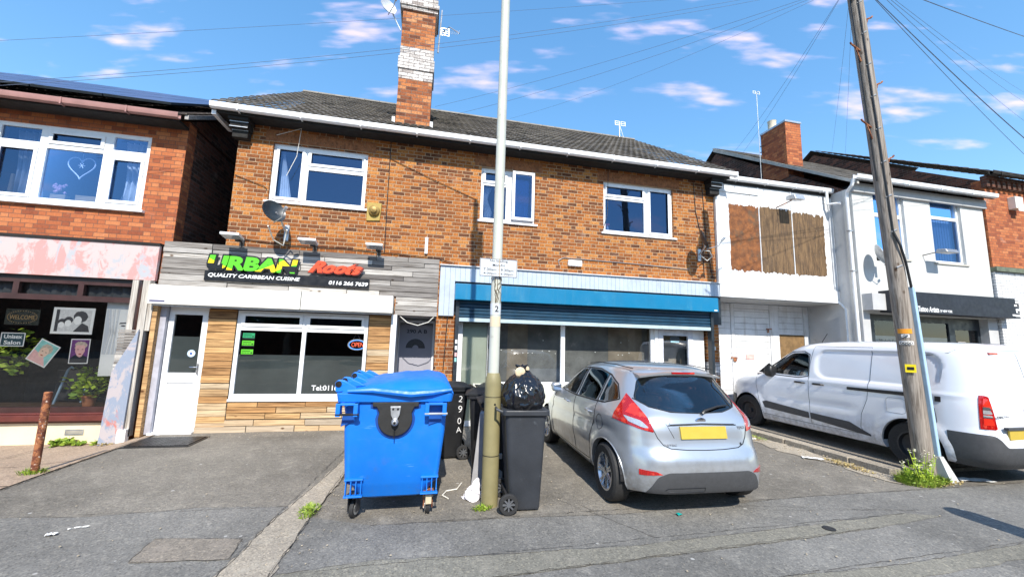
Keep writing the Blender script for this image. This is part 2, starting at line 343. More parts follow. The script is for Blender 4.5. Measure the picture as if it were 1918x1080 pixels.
def ply():
    t=NT('bare_chipboard'); p=t.pos(); s=t.sep(p); n=t.noise(p,7,5,.7); n2=t.noise(t.vec(p,(30,30,3)),1,4,.7)
    first=t.math('LESS_THAN',s[0],7.92)
    col=t.mix(first,t.mix(t.mapr(n2,.3,.7),(.06,.035,.018),(.20,.12,.055)),t.mix(t.mapr(n,.3,.7),(.11,.038,.012),(.27,.095,.024)))
    col=t.mix(t.mapr(t.noise(p,2.6,6,.75),.52,.66,0,.85),col,(.09,.055,.03)); col=t.mix(t.mapr(t.voro(p,17),.04,.08,.5,0),col,(.8,.78,.72))
    t.bump(n2,.3,.004); return t.fin(col,.8)
M['ply']=ply()
def flaky(name,a,b,c):
    t=NT(name); p=t.pos(); n=t.noise(t.vec(p,(1.3,1.3,.7)),3.4,7,.7,.7); n2=t.noise(t.vec(p,(1.2,1.2,.55),(5,5,5)),2.4,7,.72,1.0)
    col=t.mix(t.mapr(n,.46,.54),a,b); col=t.mix(t.mapr(n2,.54,.62),col,c); t.bump(n,.15,.004); return t.fin(col,.6)
M['pinkfas']=flaky('flaking_pink_paint',(.56,.27,.255),(.50,.41,.40),(.38,.39,.42))
M['bluepink']=flaky('flaking_blue_pink_paint',(.24,.28,.36),(.40,.36,.37),(.46,.16,.13))
def rusty():
    t=NT('rusty_paint_steel'); p=t.pos(True); n=t.noise(p,16,6,.7); col=t.mix(t.mapr(n,.45,.55),(.12,.035,.018),(.34,.13,.05)); col=t.mix(t.mapr(t.noise(p,31,4),.62,.68),col,(.6,.5,.42)); t.bump(n,.6,.006); return t.fin(col,.85)
M['rust']=rusty()
def tile(name,a,b,moss=.5):
    t=NT(name); p=t.pos(); g=t.n.new('ShaderNodeNewGeometry'); s=t.sep(p)
    wn=t.n.new('ShaderNodeTexWhiteNoise'); wn.noise_dimensions='2D'
    t.l.new(t.comb(t.math('FLOOR',t.math('DIVIDE',s[0],.3)),t.math('FLOOR',t.math('DIVIDE',s[2],.177))),wn.inputs['Vector'])
    col=t.mix(wn.outputs['Value'],a,b); col=t.mix(t.mapr(t.noise(p,5,6,.7),.5,.75,0,moss),col,(.17,.16,.10)); col=t.mix(t.mapr(t.noise(p,30,3),.62,.7,0,.6),col,(.26,.25,.21))
    t.bump(t.noise(p,60,3),.3,.005); return t.fin(col,.85,Specular_IOR_Level=.3)
M['tile']=tile('brown_concrete_tile',(.050,.046,.042),(.125,.112,.098),.3)
M['tile2']=tile('dark_plain_tile',(.03,.028,.028),(.07,.055,.05),.3)
def paint(name,c,metal,rough,flake=0):
    t=NT(name); p=t.pos(True); n=t.noise(p,1.6,3); col=t.mix(t.mapr(n,.3,.7),mul(c,.96),mul(c,1.03))
    s=t.sep(p); dn=t.noise(p,9,6,.7); low=t.math('MULTIPLY',t.mapr(s[2],.25,.75,1,0),t.mapr(dn,.35,.7,0,.55)); col=t.mix(low,col,(.2,.17,.13))
    if flake: t.b.inputs['Coat Weight'].default_value=1; t.b.inputs['Coat Roughness'].default_value=.04
    return t.fin(col,rough,metal)
M['silver']=paint('silver_car_paint',(.50,.53,.57),.65,.3,1)
M['vanwhite']=paint('white_van_paint',(.74,.76,.82),0,.28,1)
M['carglass']=glass('tinted_car_glass',(.50,.56,.57),.03)
M['redlens']=mat('red_lamp_lens',(.55,.008,.006),.12,.1,8,coat=1)
M['redglow']=mat('bright_red_reflector',(.8,.03,.015),.15,.2,30,coat=1)
M['clearlens']=mat('clear_lamp_lens',(.6,.6,.62),.12,.2,50,metal=.5,coat=1)
M['trim']=mat('dark_grey_bumper_plastic',(.055,.057,.062),.6,.1,20,bump=.1,bs=200)
M['plate']=mat('yellow_number_plate',(.50,.36,.05),.4,.05,9)
M['alloy']=mat('alloy_wheel',(.55,.57,.6),.25,.05,8,metal=.9)
M['steelwheel']=mat('dark_steel_wheel',(.03,.03,.033),.5,.2,8)
M['chrome']=mat('chrome',(.7,.7,.72),.12,.05,8,metal=1)
M['seat']=mat('dark_seat_cloth',(.035,.035,.04),.9,.2,9)
M['binblue']=mat('blue_bin_plastic',(.003,.165,.68),.48,.10,1.5,dirt=((.05,.24,.66),15,.60),bump=.05,bs=60)
M['bingrey']=mat('charcoal_bin_plastic',(.03,.034,.042),.48,.2,3,dirt=((.09,.1,.115),13,.63),bump=.1,bs=50)
M['binblack']=mat('black_bin_plastic',(.013,.014,.016),.42,.2,3,dirt=((.05,.052,.06),12,.62))
M['bag']=mat('black_refuse_sack',(.008,.008,.01),.18,.2,5,spec=.8)
M['olive']=mat('olive_post_paint',(.235,.205,.10),.55,.1,6,dirt=((.6,.55,.38),26,.69))
M['cream2']=mat('off_white_post_paint',(.50,.51,.45),.5,.10,3,dirt=((.36,.35,.29),9,.62),streak=((.36,.35,.30),.5))
M['signgrey']=mat('pale_grey_sign_face',(.55,.58,.62),.4,.05,5)
M['inkblack']=mat('black_lettering',(.01,.01,.012),.4,.1,8)
M['inkwhite']=mat('white_lettering',(.82,.82,.82),.4,.03,8)
M['red']=mat('orange_red_lettering',(.72,.07,.02),.4,.06,8)
M['green']=mat('leaf_green_print',(.10,.48,.02),.4,.06,8)
M['yellow']=mat('yellow_print',(.80,.62,.01),.4,.06,8)
M['orange']=mat('orange_sticker',(.8,.3,.02),.5,.05,8)
M['blackboard']=mat('black_sign_board',(.01,.01,.012),.35,.2,5)
M['navyfas']=mat('charcoal_fascia_paint',(.012,.014,.022),.5,.3,4,dirt=((.04,.045,.06),9,.68))
M['brass']=mat('aged_brass',(.30,.20,.06),.5,.2,12,metal=.4)
M['tan']=mat('tan_wood',(.42,.27,.12),.6,.1,8)
M['paleb']=mat('pale_blue_steel',(.36,.52,.66),.45,.08,7,dirt=((.5,.6,.7),12,.65))
def leaf(name,a,b):
    t=NT(name); g=t.n.new('ShaderNodeNewGeometry'); col=t.mix(g.outputs['Random Per Island'],a,b)
    t.b.inputs['Subsurface Weight'].default_value=0; return t.fin(col,.55,Specular_IOR_Level=.35)
M['leafy']=leaf('pot_plant_leaf',(.16,.30,.02),(.5,.62,.06))
M['leafd']=leaf('dark_tree_leaf',(.02,.05,.012),(.05,.1,.02))
M['grassw']=leaf('weed_leaf',(.12,.22,.02),(.30,.38,.05))
M['terracotta']=mat('terracotta',(.45,.16,.07),.8,.1,9)
M['skin']=mat('pink_print',(.72,.42,.40),.5,.1,20)
M['skin2']=mat('peach_print',(.74,.52,.40),.5,.1,20)
M['hairblond']=mat('fair_hair_print',(.50,.42,.34),.5,.3,60)
M['greyprint']=mat('light_grey_print',(.64,.64,.63),.5,.15,30)
M['darkprint']=mat('charcoal_print',(.06,.06,.065),.5,.3,60)
M['purple']=mat('plum_print',(.16,.05,.2),.5,.3,12)
M['teal']=mat('teal_print',(.25,.55,.52),.5,.2,12)
M['paper']=mat('white_paper',(.8,.8,.78),.6,.03,8)
def solarm():
    t=NT('solar_glass'); p=t.pos(True); s=t.sep(p)
    gx=t.math('ABSOLUTE',t.math('SUBTRACT',t.math('FRACT',t.math('DIVIDE',s[0],.16)),.5)); gy=t.math('ABSOLUTE',t.math('SUBTRACT',t.math('FRACT',t.math('DIVIDE',s[1],.16)),.5))
    k=t.math('GREATER_THAN',t.math('MAXIMUM',gx,gy),.48)
    return t.fin(t.mix(k,(.035,.045,.12),(.08,.10,.18)),.3,Specular_IOR_Level=.6)
M['solar']=solarm()

def binblue():
    t=NT('scuffed_blue_plastic'); p=t.pos(True); n=t.noise(p,1.4,5,.6); col=t.mix(t.mapr(n,.3,.7),(.003,.15,.60),(.004,.18,.70))
    sc_=t.noise(t.vec(p,(2.2,2.2,26)),1,5,.75); m2=t.noise(p,2.3,4,.6); k=t.math('MULTIPLY',t.mapr(sc_,.60,.68),t.mapr(m2,.5,.62)); col=t.mix(t.math('MULTIPLY',k,.6),col,(.16,.38,.74))
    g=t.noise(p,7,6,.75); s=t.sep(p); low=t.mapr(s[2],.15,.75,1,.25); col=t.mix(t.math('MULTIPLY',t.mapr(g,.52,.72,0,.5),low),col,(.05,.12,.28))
    dr=t.noise(t.vec(p,(14,14,.8),(2,1,0)),1,4,.7); col=t.mix(t.mapr(dr,.58,.75,0,.3),col,(.04,.13,.36))
    t.bump(n,.1,.01); return t.fin(col,t.mapr(g,.35,.7,.38,.62))
M['binblue']=binblue()
def lens():
    t=NT('ribbed_red_lens'); p=t.pos(True); v=t.voro(t.vec(p,(1,1,1)),70,'Distance',rand=.1); n=t.noise(p,14,3)
    col=t.mix(t.mapr(v,.1,.6),(.62,.012,.008),(.28,.004,.004)); col=t.mix(t.mapr(n,.55,.65,0,.5),col,(.85,.10,.06)); t.bump(v,.3,.004); return t.fin(col,.12,Coat_Weight=1)
M['redlens']=lens()
# ---------------------------------------------------------------- ground
def ss(a,b,x): t=min(1,max(0,(x-a)/(b-a))); return t*t*(3-2*t)
def gz(x,y): return -0.14*ss(-4.15,-5.0,x)*ss(5.2,7.6,y)
b=B()
xs=[-120,-60,-30,-15]+[-9+.15*i for i in range(40)]+[-3,0,4,8,12,20,35,60,120]
ys=[-120,-60,-30,-15,-6,0,2,4,4.9]+[5.2+.2*i for i in range(15)]+[9,12,20,40,60,120]
for y in ys:
    for x in xs: b.v.append((x,y,gz(x,y) if y<9 else gz(x,8)))
nx=len(xs)
for j in range(len(ys)-1):
    for i in range(nx-1): b.f.append((j*nx+i,j*nx+i+1,(j+1)*nx+i+1,(j+1)*nx+i))
struct('ground',b,M['tarmac'],smooth=True)
def jag(pts,amp=.012,step=.12,closed=True,seed=1):
    r=random.Random(seed); o=[]
    n=len(pts)
    for i in range(n):
        a,c=pts[i],pts[(i+1)%n]; L=math.hypot(c[0]-a[0],c[1]-a[1]); k=max(1,int(L/step))
        if L>12: k=1
        for j in range(k):
            t=j/k; o.append((a[0]+(c[0]-a[0])*t+r.uniform(-amp,amp),a[1]+(c[1]-a[1])*t+r.uniform(-amp,amp)))
    return o
def sheet(name,pts,z,m,amp=.012,seed=1,step=.12):
    p=jag(pts,amp,step,seed=seed); bb=B(); bb.add([(x,y,z) for x,y in p],[tuple(range(len(p)))]); return struct(name,bb,m)
sheet('pavement',[(-40,4.63),(-3.6,4.66),(-2.89,4.58),(-2.03,4.66),(-1.22,4.56),(-1.0,4.30),(-.4,4.02),(.9,3.98),(2,3.9),(4.5,4.02),(6.4,3.98),(40,4.1),(40,.7),(-40,.7)],.004,M['tarnew'],seed=2)
sheet('pavement_trench',[(-.95,3.33),(-.29,3.42),(.78,3.34),(1.9,3.30),(2.99,3.35),(5.05,3.46),(5.4,3.34),(4.4,3.24),(3.41,3.17),(1.79,3.10),(.73,3.05),(-.9,2.98)],.008,M['tarband'],seed=3)
sheet('pavement_trench',[(2.6,2.70),(3.87,2.68),(5.32,2.76),(9,2.9),(9,2.66),(5.05,2.58),(3.49,2.5),(2.6,2.46)],.008,M['tarband'],seed=4)
sheet('pavement_patch',[(-2.08,4.03),(-1.40,3.93),(-1.35,3.60),(-2.04,3.67)],.008,M['patch'],seed=5)
sheet('concrete_strip',[(-1.40,3.0),(-1.34,3.42),(-1.27,4.3),(-1.12,5.2),(-1.02,6.0),(-.98,7.9),(-.80,7.9),(-.84,6.1),(-.88,5.17),(-.95,4.38),(-.97,3.36),(-1.0,3.0)],.012,M['concrete'],amp=.018,seed=6,step=.07)
b=B(); sx=[-40,-20,-9.5]+[-9.3+.2*i for i in range(23)]+[-4.86,-4.6,-4.45,-4.27]; sy=[4.67,4.9,5.2]+[5.4+.2*i for i in range(12)]+[7.8,8.0]
for y in sy:
    for x in sx: b.v.append((x,y,gz(x,y)+.012))
for j in range(len(sy)-1):
    for i in range(len(sx)-1): b.f.append((j*len(sx)+i,j*len(sx)+i+1,(j+1)*len(sx)+i+1,(j+1)*len(sx)+i))
struct('forecourt_slabs',b,M['slab'],smooth=True)
b=B()
for x in (-5.6,-7.1): b.quad(*[(x+a,y,gz(x,y)+.016) for a,y in((0,4.7),(.012,4.7),(.012,7.8),(0,7.8))])
for y in (5.5,6.5):
    for i in range(12):
        x0=-9+i*.4; x1=min(x0+.4,-4.27)
        if x0<-4.27: b.add([(x0,y,gz(x0,y)+.017),(x1,y,gz(x1,y)+.017),(x1,y+.012,gz(x1,y+.012)+.017),(x0,y+.012,gz(x0,y+.012)+.017)],[(0,1,2,3)])
struct('forecourt_joints',b,mat('joint_dirt',(.07,.05,.035),.9))
b=B(); b.box(-60,60,.35,.5,-.1,.006); struct('kerb',b,M['concrete'])
sheet('road',[(-80,.34),(80,.34),(80,-8.5),(-80,-8.5)],.003,M['tarmac'],amp=0,seed=8)
# raised hardstanding by the annexe, its coping and the broken edge below it
b=B(); b.box(6.62,10.1,4.5,8.8,-.05,.045); struct('hardstanding',b,M['patch'])
b=B()
for i in range(6):
    y0=4.5+i*.56; r=random.Random(i); b.box(6.40+r.uniform(-.01,.01),6.61,y0+.004,y0+.55,-.02,.085+r.uniform(-.004,.004))
struct('kerb_coping',b,M['concrete'],bevel=.01)
sheet('broken_edge',[(5.95,7.6),(6.38,7.6),(6.38,4.45),(6.75,4.35),(6.6,4.12),(6.05,4.25),(6.12,5.0),(5.9,5.6),(6.0,6.3),(5.85,7.0)],.008,M['concrete'],amp=.07,seed=9,step=.1)
# debris by the broken edge and small litter
b=B(); rr=random.Random(5)
def pebble(b,x,y,s,z=0):
    h=s*.5; a=rr.uniform(0,6.28); n=5
    top=[(x+math.cos(a+k*1.257)*s*.6*rr.uniform(.7,1),y+math.sin(a+k*1.257)*s*.6*rr.uniform(.7,1),z+h) for k in range(n)]
    bot=[(x+math.cos(a+k*1.257)*s*rr.uniform(.8,1),y+math.sin(a+k*1.257)*s*rr.uniform(.8,1),z) for k in range(n)]
    b.add(bot+top,[tuple(range(n,2*n))]+[(k,(k+1)%n,n+(k+1)%n,n+k) for k in range(n)])
for i in range(260):
    y=rr.uniform(4.2,7.6); pebble(b,6.2+rr.gauss(0,.14),y,rr.uniform(.005,.02),.008)
for i in range(160): pebble(b,rr.uniform(.2,1.5),rr.uniform(4.15,5.2),rr.uniform(.003,.009),.004)
for i in range(120): pebble(b,rr.uniform(-4.4,-.9),rr.uniform(7.55,7.95),rr.uniform(.004,.012),0)
for i in range(140): pebble(b,rr.uniform(-1.1,-.7)+0,rr.uniform(3.4,7.4),rr.uniform(.003,.009),.012)
for i in range(520): x=rr.uniform(-4,9); y=rr.uniform(2.6,7.8); pebble(b,x,y,rr.choice((.004,.005,.007,.011)),.014)
for i in range(120): x=rr.gauss(5.3,.7); pebble(b,x,rr.uniform(4.2,7.6),rr.uniform(.004,.013),.006)
o=struct('loose_gravel',b,mat('loose_stone',(.33,.28,.21),.9,.4,30)); o['kind']='stuff'
o['label']='loose grit and broken concrete crumbs scattered along kerb edges'; 
def litter(name,x,y,s,m,label,rz,asp=.5,cat='litter'):
    b=B(); n=7; pts=[]
    for j in range(n):
        for i in range(3):
            u=(j/(n-1)-.5)*s; v=(i/2-.5)*s*asp; pts.append((x+u*math.cos(rz)-v*math.sin(rz),y+u*math.sin(rz)+v*math.cos(rz),.014+.012*abs(math.sin(j*1.3+i)) ))
    b.add(pts,[(j*3+i,j*3+i+1,(j+1)*3+i+1,(j+1)*3+i) for j in range(n-1) for i in range(2)])
    return solo(name,b,m,label,cat)
litter('paper_scrap',6.02,5.3,.28,M['paper'],'crumpled white paper strip lying on tarmac between the car and the van',-.6,.35)
litter('paper_scrap',6.05,6.55,.26,M['paper'],'white paper scrap on the gravelly edge, nearest the garage doors',.1,.6)
litter('paper_scrap',-2.92,4.22,.07,M['paper'],'small white paper scrap on the pavement at the left, beside a white stick',.2,.6)
litter('white_stick',-2.80,4.32,.14,M['paper'],'thin white stick lying on the pavement at the left',.25,.06,'stick')
litter('bottle_cap',2.60,3.78,.05,mat('turquoise_plastic',(.01,.4,.38),.3),'flat turquoise plastic cap on the pavement behind the silver car',.3,.9,'cap')
litter('paper_sheet',7.35,4.15,.42,M['paper'],'flattened pale paper on the ground in the van shadow',-.3,.35)
b=B(); b.lathe([(.055,0),(.055,.006),(.04,.008)],(3.87,3.29,.008),n=20); solo('inspection_cover',b,M['black'],'small round dark stopcock cover set in the brown trench strip','cover')

def edge_line(pts,z,wd,seed,name='joint_line',m=None):
    p=jag(pts+[pts[-1]],.010,.07,seed=seed)[:-1]; r=random.Random(seed); b=B()
    p=[q for i,q in enumerate(p) if i==0 or math.hypot(q[0]-p[i-1][0],q[1]-p[i-1][1])<1.2]
    for i in range(len(p)-1):
        a,c=Vector(p[i]),Vector(p[i+1]); d=c-a
        if d.length<1e-4 or d.length>1: continue
        n_=Vector((-d.y,d.x)).normalized()*wd*r.uniform(.1,.8)
        b.quad((*(a-n_),z),(*(c-n_),z),(*(c+n_),z),(*(a+n_),z))
    return struct(name,b,M['crackdark'])
M['crackdark']=mat('dirt_filled_joint',(.07,.062,.052),.95,.3,20)
edge_line([(-3.6,4.66),(-2.89,4.58),(-2.03,4.66),(-1.22,4.56)],.0062,.004,21)
edge_line([(-.4,4.02),(.9,3.98),(2,3.9),(4.5,4.02),(6.4,3.98),(9,4.0)],.0062,.005,22)
edge_line([(-.95,3.33),(-.29,3.42),(.78,3.34),(1.9,3.30),(2.99,3.35),(5.05,3.46)],.0105,.004,23)
edge_line([(-.9,2.98),(.73,3.05),(1.79,3.10),(3.41,3.17),(4.4,3.24)],.0105,.004,24)
edge_line([(2.6,2.70),(3.87,2.68),(5.32,2.76),(9,2.9)],.0105,.004,25)
edge_line([(-2.08,4.03),(-1.40,3.93),(-1.35,3.60),(-2.04,3.67),(-2.08,4.03)],.0105,.004,26)
edge_line([(-1.38,3.0),(-1.33,3.42),(-1.26,4.3),(-1.11,5.2),(-1.01,6.0),(-.97,7.9)],.0145,.006,27)
edge_line([(-1.0,3.0),(-.97,3.36),(-.95,4.38),(-.88,5.17),(-.84,6.1),(-.80,7.9)],.0145,.006,28)
edge_line([(3.2,3.95),(3.7,3.75),(4.6,3.62),(5.3,3.50)],.0066,.003,29)
edge_line([(1.35,4.6),(1.7,4.2),(1.78,3.95),(2.1,3.4)],.0066,.003,30)
edge_line([(-4.24,4.9),(-4.25,6.2),(-4.26,7.9)],.020,.008,31)
# ---------------------------------------------------------------- building helpers
def holes(b,x0,x1,z0,z1,y0,y1,hs,back=True):
    hs=[(max(h[0],x0),min(h[1],x1),max(h[2],z0),min(h[3],z1)) for h in hs]
    X=sorted({x0,x1,*[v for h in hs for v in h[:2]]}); Z=sorted({z0,z1,*[v for h in hs for v in h[2:]]})
    ins=lambda x,z:any(h[0]<x<h[1] and h[2]<z<h[3] for h in hs)
    S=lambda i,j:0<=i<len(X)-1 and 0<=j<len(Z)-1 and not ins((X[i]+X[i+1])/2,(Z[j]+Z[j+1])/2)
    for i in range(len(X)-1):
        for j in range(len(Z)-1):
            if not S(i,j): continue
            a,c,d,e=X[i],X[i+1],Z[j],Z[j+1]
            b.quad((a,y0,d),(c,y0,d),(c,y0,e),(a,y0,e))
            if back: b.quad((a,y1,d),(a,y1,e),(c,y1,e),(c,y1,d))
            if not S(i-1,j): b.quad((a,y0,d),(a,y0,e),(a,y1,e),(a,y1,d))
            if not S(i+1,j): b.quad((c,y0,d),(c,y1,d),(c,y1,e),(c,y0,e))
            if not S(i,j-1): b.quad((a,y0,d),(a,y1,d),(c,y1,d),(c,y0,d))
            if not S(i,j+1): b.quad((a,y0,e),(c,y0,e),(c,y1,e),(a,y1,e))
    return b
def ring(b,x0,x1,z0,z1,y0,y1,w):
    b.box(x0,x1,y0,y1,z0,z0+w); b.box(x0,x1,y0,y1,z1-w,z1); b.box(x0,x0+w,y0,y1,z0+w,z1-w); b.box(x1-w,x1,y0,y1,z0+w,z1-w); return b
def window(parent,x0,x1,z0,z1,y,lights,fm=None,gm=None,sill=True,sashes=(),name='window',sillmat=None,sw=.035,gms={}):
    fm=fm or M['white']; gm=gm or M['glass']
    b=B(); holes(b,x0,x1,z0,z1,y,y+.06,lights)
    for k in sashes:
        l=lights[k]; ring(b,l[0]-.02,l[1]+.02,l[2]-.02,l[3]+.02,y-.018,y-.001,sw+.02)
    wo=part(name,b,fm,parent,bevel=.004)
    for li,l in enumerate(lights):
        pb=B(); pb.quad((l[0]-.005,y+.03,l[2]-.005),(l[1]+.005,y+.03,l[2]-.005),(l[1]+.005,y+.03,l[3]+.005),(l[0]-.005,y+.03,l[3]+.005)); part('pane',pb,gms.get(li,gm),wo)
    if sill:
        sb=B(); sb.box(x0-.06,x1+.06,y-.10,y+.02,z0-.045,z0-.002); part('sill',sb,sillmat or fm,parent,bevel=.005)
    return wo
def room(parent,x0,x1,z0,z1,y0,y1,m,name='room_interior'):
    b=B(); v=[(x,y,z) for z in(z0,z1) for y in(y0,y1) for x in(x0,x1)]
    b.add(v,[(2,6,7,3),(0,4,6,2),(1,3,7,5),(0,2,3,1),(4,5,7,6)]); return part(name,b,m,parent)
def gutter(parent,x0,x1,y,z,m,r=.055,br=.95,first=.3,name='gutter',lip=True):
    b=B(); prof=[(-r,0.03),(-r,-.01),(-r*.8,-.055),(-r*.2,-.075),(r*.6,-.07),(r,-.04),(r,.03)]
    outer=[(y+p[0],z+p[1]) for p in prof]; inner=[(y+p[0]*.86,z+p[1]+.006) for p in prof[::-1]]
    b.prism(outer+inner,0,x0,x1)
    g=part(name,b,m,parent,smooth=30)
    x=x0+first
    while x<x1:
        bb=B(); bb.box(x-.012,x+.012,y-r-.006,y+r+.01,z-.085,z-.078); bb.box(x-.012,x+.012,y-r-.008,y-r-.001,z-.085,z+.034)
        part('gutter_bracket',bb,m,g); x+=br
    return g
def planks(b,x0,x1,z0,z1,y,h=.095,t=.02,seed=0,L=(.5,1.5),gap=.011,jit=.012):
    r=random.Random(seed); z=z0
    while z<z1-.02:
        hh=min(h*r.uniform(.88,1.12),z1-z); x=x0
        while x<x1-.001:
            l=r.uniform(*L); e=x+l
            if x1-e<.25: e=x1
            d=r.uniform(-jit,jit); tz=r.uniform(-.002,.002)
            b.box(x+gap*.5,e-gap*.5,y-t-d,y,z+tz,z+hh-gap*.8+tz); x=e
        z+=hh
    return b
# ---------------------------------------------------------------- main house
H=thing('shop_house','long two storey orange brick building with takeaway and blue shuttered shop below','building',(1.5,8,0))
W1=(-3.04,-1.31,4.20,5.36); W2=(.99,2.18,4.20,5.37); W3=(3.79,5.56,4.18,5.38)
b=B(); holes(b,-3.64,6.66,2.14,5.78,8,8.25,[W1,W2,W3]); part('wall',b,M['brick'],H)
b=B(); b.box(-3.64,-3.40,8.251,16.6,0,5.75); b.box(6.42,6.66,8.251,16.6,0,5.75)
b.box(-3.40,6.42,16.35,16.6,0,5.75)
b.prism([(8.02,5.75),(16.6,5.75),(12.2,8.75)],0,-3.62,-3.42); b.prism([(8.02,5.75),(16.6,5.75),(12.2,8.75)],0,6.44,6.64)
part('side_wall',b,M['brickside'],H)
b=B(); b.box(.2,.56,7.995,8.3,0,2.139); part('brick_pier',b,M['brick'],H)
b=B(); b.box(6.40,6.665,7.995,8.3,1.35,2.139); b.box(6.40,6.665,7.995,8.3,0,1.05); part('brick_pier',b,M['brick'],H)
b=B(); b.box(6.40,6.665,7.992,8.3,1.051,1.349); part('painted_patch',b,M['paintbrick'],H)
# roof: rows of interlocking tiles over two slopes
def tileroof(x0,x1,y0,z0,yr,zr,rows,m,parent,wave=.15,amp=.026,name='roof',res=6,step=.034,back=True):
    b=B(); X=np.arange(x0,x1+1e-6,wave/res); n=len(X); ph=(X-x0)/wave
    wv=amp*np.abs(np.sin(np.pi*ph))**.7
    L=math.hypot(yr-y0,zr-z0); ny,nz=-(zr-z0)/L,(yr-y0)/L
    rg=random.Random(3)
    tid=np.floor(ph/2).astype(int)
    for r in range(rows):
        t0,t1=r/rows,(r+1.06)/rows; jr=np.array([rg.uniform(-.004,.004) for _ in range(int(tid.max())+2)])
        o=len(b.v); hi=wv+step+jr[tid]; lo=wv+.004
        for off,tt in ((hi-.02,t0-.0008),(hi,t0),(lo,min(t1,1))):
            for i in range(n): b.v.append((X[i],y0+(yr-y0)*tt+ny*off[i],z0+(zr-z0)*tt+nz*off[i]))
        for k in range(2):
            for i in range(n-1): b.f.append((o+k*n+i,o+k*n+i+1,o+(k+1)*n+i+1,o+(k+1)*n+i))
    if back:
        b.quad((x0,yr,zr),(x1,yr,zr),(x1,2*yr-y0,z0),(x0,2*yr-y0,z0))
    o=part(name,b,m,parent,smooth=40); return o
RY,RZ=12.2,8.95
rf=tileroof(-3.98,6.95,7.62,5.80,RY,RZ,17,M['tile'],H)
b=B(); x=-3.98
while x<6.9:
    e=min(x+.44,6.95); b.prism([(RY-.13,RZ-.02),(RY-.07,RZ+.06),(RY+.0,RZ+.09),(RY+.07,RZ+.06),(RY+.13,RZ-.02)],0,x+.004,e-.003); x=e
part('ridge_tiles',b,mat('ridge_tile',(.2,.18,.15),.8,.3,4),rf)
b=B(); b.prism([(7.62,5.72),(7.62,5.775),(12.2,8.91),(12.2,8.8)],0,-3.96,-3.90); b.prism([(7.62,5.72),(7.62,5.775),(12.2,8.91),(12.2,8.8)],0,6.86,6.92)
part('bargeboard',b,M['soffit'],H)
b=B(); b.box(-3.9,6.86,7.68,7.995,5.66,5.70); b.box(-3.9,6.86,7.66,7.679,5.64,5.80); part('soffit',b,M['soffit'],H)
gutter(H,-3.97,6.98,7.60,5.755,M['white'],first=.45,br=1.05)
b=B(); b.box(-3.97,-3.90,7.66,8.3,5.60,5.68); part('gutter_end_board',b,M['white'],H)
for cx in (-3.56,6.58):
    b=B(); b.box(cx-.17,cx+.17,7.70,7.994,5.58,5.655); b.box(cx-.15,cx+.15,7.76,7.994,5.45,5.575); b.box(cx-.13,cx+.13,7.84,7.994,5.30,5.445); part('corbel',b,M['soffit'],H,bevel=.008)
    b=B(); b.box(cx-.155,cx+.155,7.75,7.759,5.555,5.572); b.box(cx-.135,cx+.135,7.83,7.839,5.43,5.442); b.box(cx-.15,cx+.15,7.75,7.759,5.46,5.472); part('corbel_edge',b,M['galv'],H)
# chimney
C=part('chimney',(lambda b:(b.box(-.84,-.15,8.02,8.62,5.9,8.72),b)[-1])(B()),M['brickchim'],H)
b=B(); b.box(-.845,-.145,8.015,8.625,7.121,7.34); b.box(-.87,-.12,7.99,8.65,7.345,7.60); b.box(-.845,-.145,8.015,8.625,7.605,7.859); part('painted_band',b,M['paintbrick'],C)
b=B(); b.box(-.88,-.11,7.98,8.66,8.721,8.80); b.box(-.91,-.08,7.95,8.69,8.801,8.90); part('oversailing_course',b,M['paintbrick'],C)
b=B(); b.box(-.88,-.11,7.98,8.66,8.901,9.05); part('flaunching',b,M['paintbrick'],C)
b=B(); b.box(-.90,-.09,7.93,8.015,5.98,6.05); b.box(-.91,-.845,7.95,8.1,6.051,6.20); b.box(-.145,-.08,7.95,8.1,6.051,6.20); part('lead_flashing',b,mat('white_painted_lead',(.62,.62,.6),.6,.1,8),C,bevel=.006)
b=B()
for cx in (-.66,-.33): b.lathe([(.12,0),(.11,.1),(.10,.42),(.12,.45),(.12,.5)],(cx,8.32,9.05),n=16)
part('chimney_pot',b,M['terracotta'],C,smooth=True)
# upstairs windows
def lw(x0,x1,z0,z1,m,f=.055): return None
window(H,*W1,8.06,[(-2.97,-2.50,4.27,5.29),(-2.40,-1.385,5.00,5.28),(-2.40,-1.385,4.28,4.90)],sashes=(0,1))
window(H,*W2,8.06,[(1.055,1.545,5.06,5.30),(1.055,1.545,4.27,4.99),(1.68,2.11,4.27,5.30)],sashes=(0,))
window(H,*W3,8.06,[(3.86,4.83,5.06,5.31),(3.86,4.83,4.25,4.98),(4.96,5.49,4.25,5.31)],sashes=(0,2))
# the right light of the middle window stands ajar
b=B(); ring(b,1.66,2.15,4.25,5.33,7.93,7.985,.06); part('open_casement',b,M['white'],H,bevel=.004)
b=B(); b.quad((1.72,7.96,4.31),(2.09,7.96,4.31),(2.09,7.96,5.27),(1.72,7.96,5.27)); part('casement_pane',b,M['glass'],H)
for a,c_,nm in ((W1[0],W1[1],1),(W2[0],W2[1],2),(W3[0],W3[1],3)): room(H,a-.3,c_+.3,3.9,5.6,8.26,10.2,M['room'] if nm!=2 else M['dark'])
for wx0,wx1 in ((W1[0],W1[1]),(W2[0],W2[1]),(W3[0],W3[1])):
    b=B(); n=round((wx1-wx0+.3)/.075); 
    for i in range(n): b.box(wx0-.15+i*.075+.004,wx0-.15+(i+1)*.075-.004,7.996,7.9995,5.385,5.60)
    part('soldier_course',b,mat('brown_soldier_brick',(.28,.11,.045),.9,.4,9,bump=.5),H)
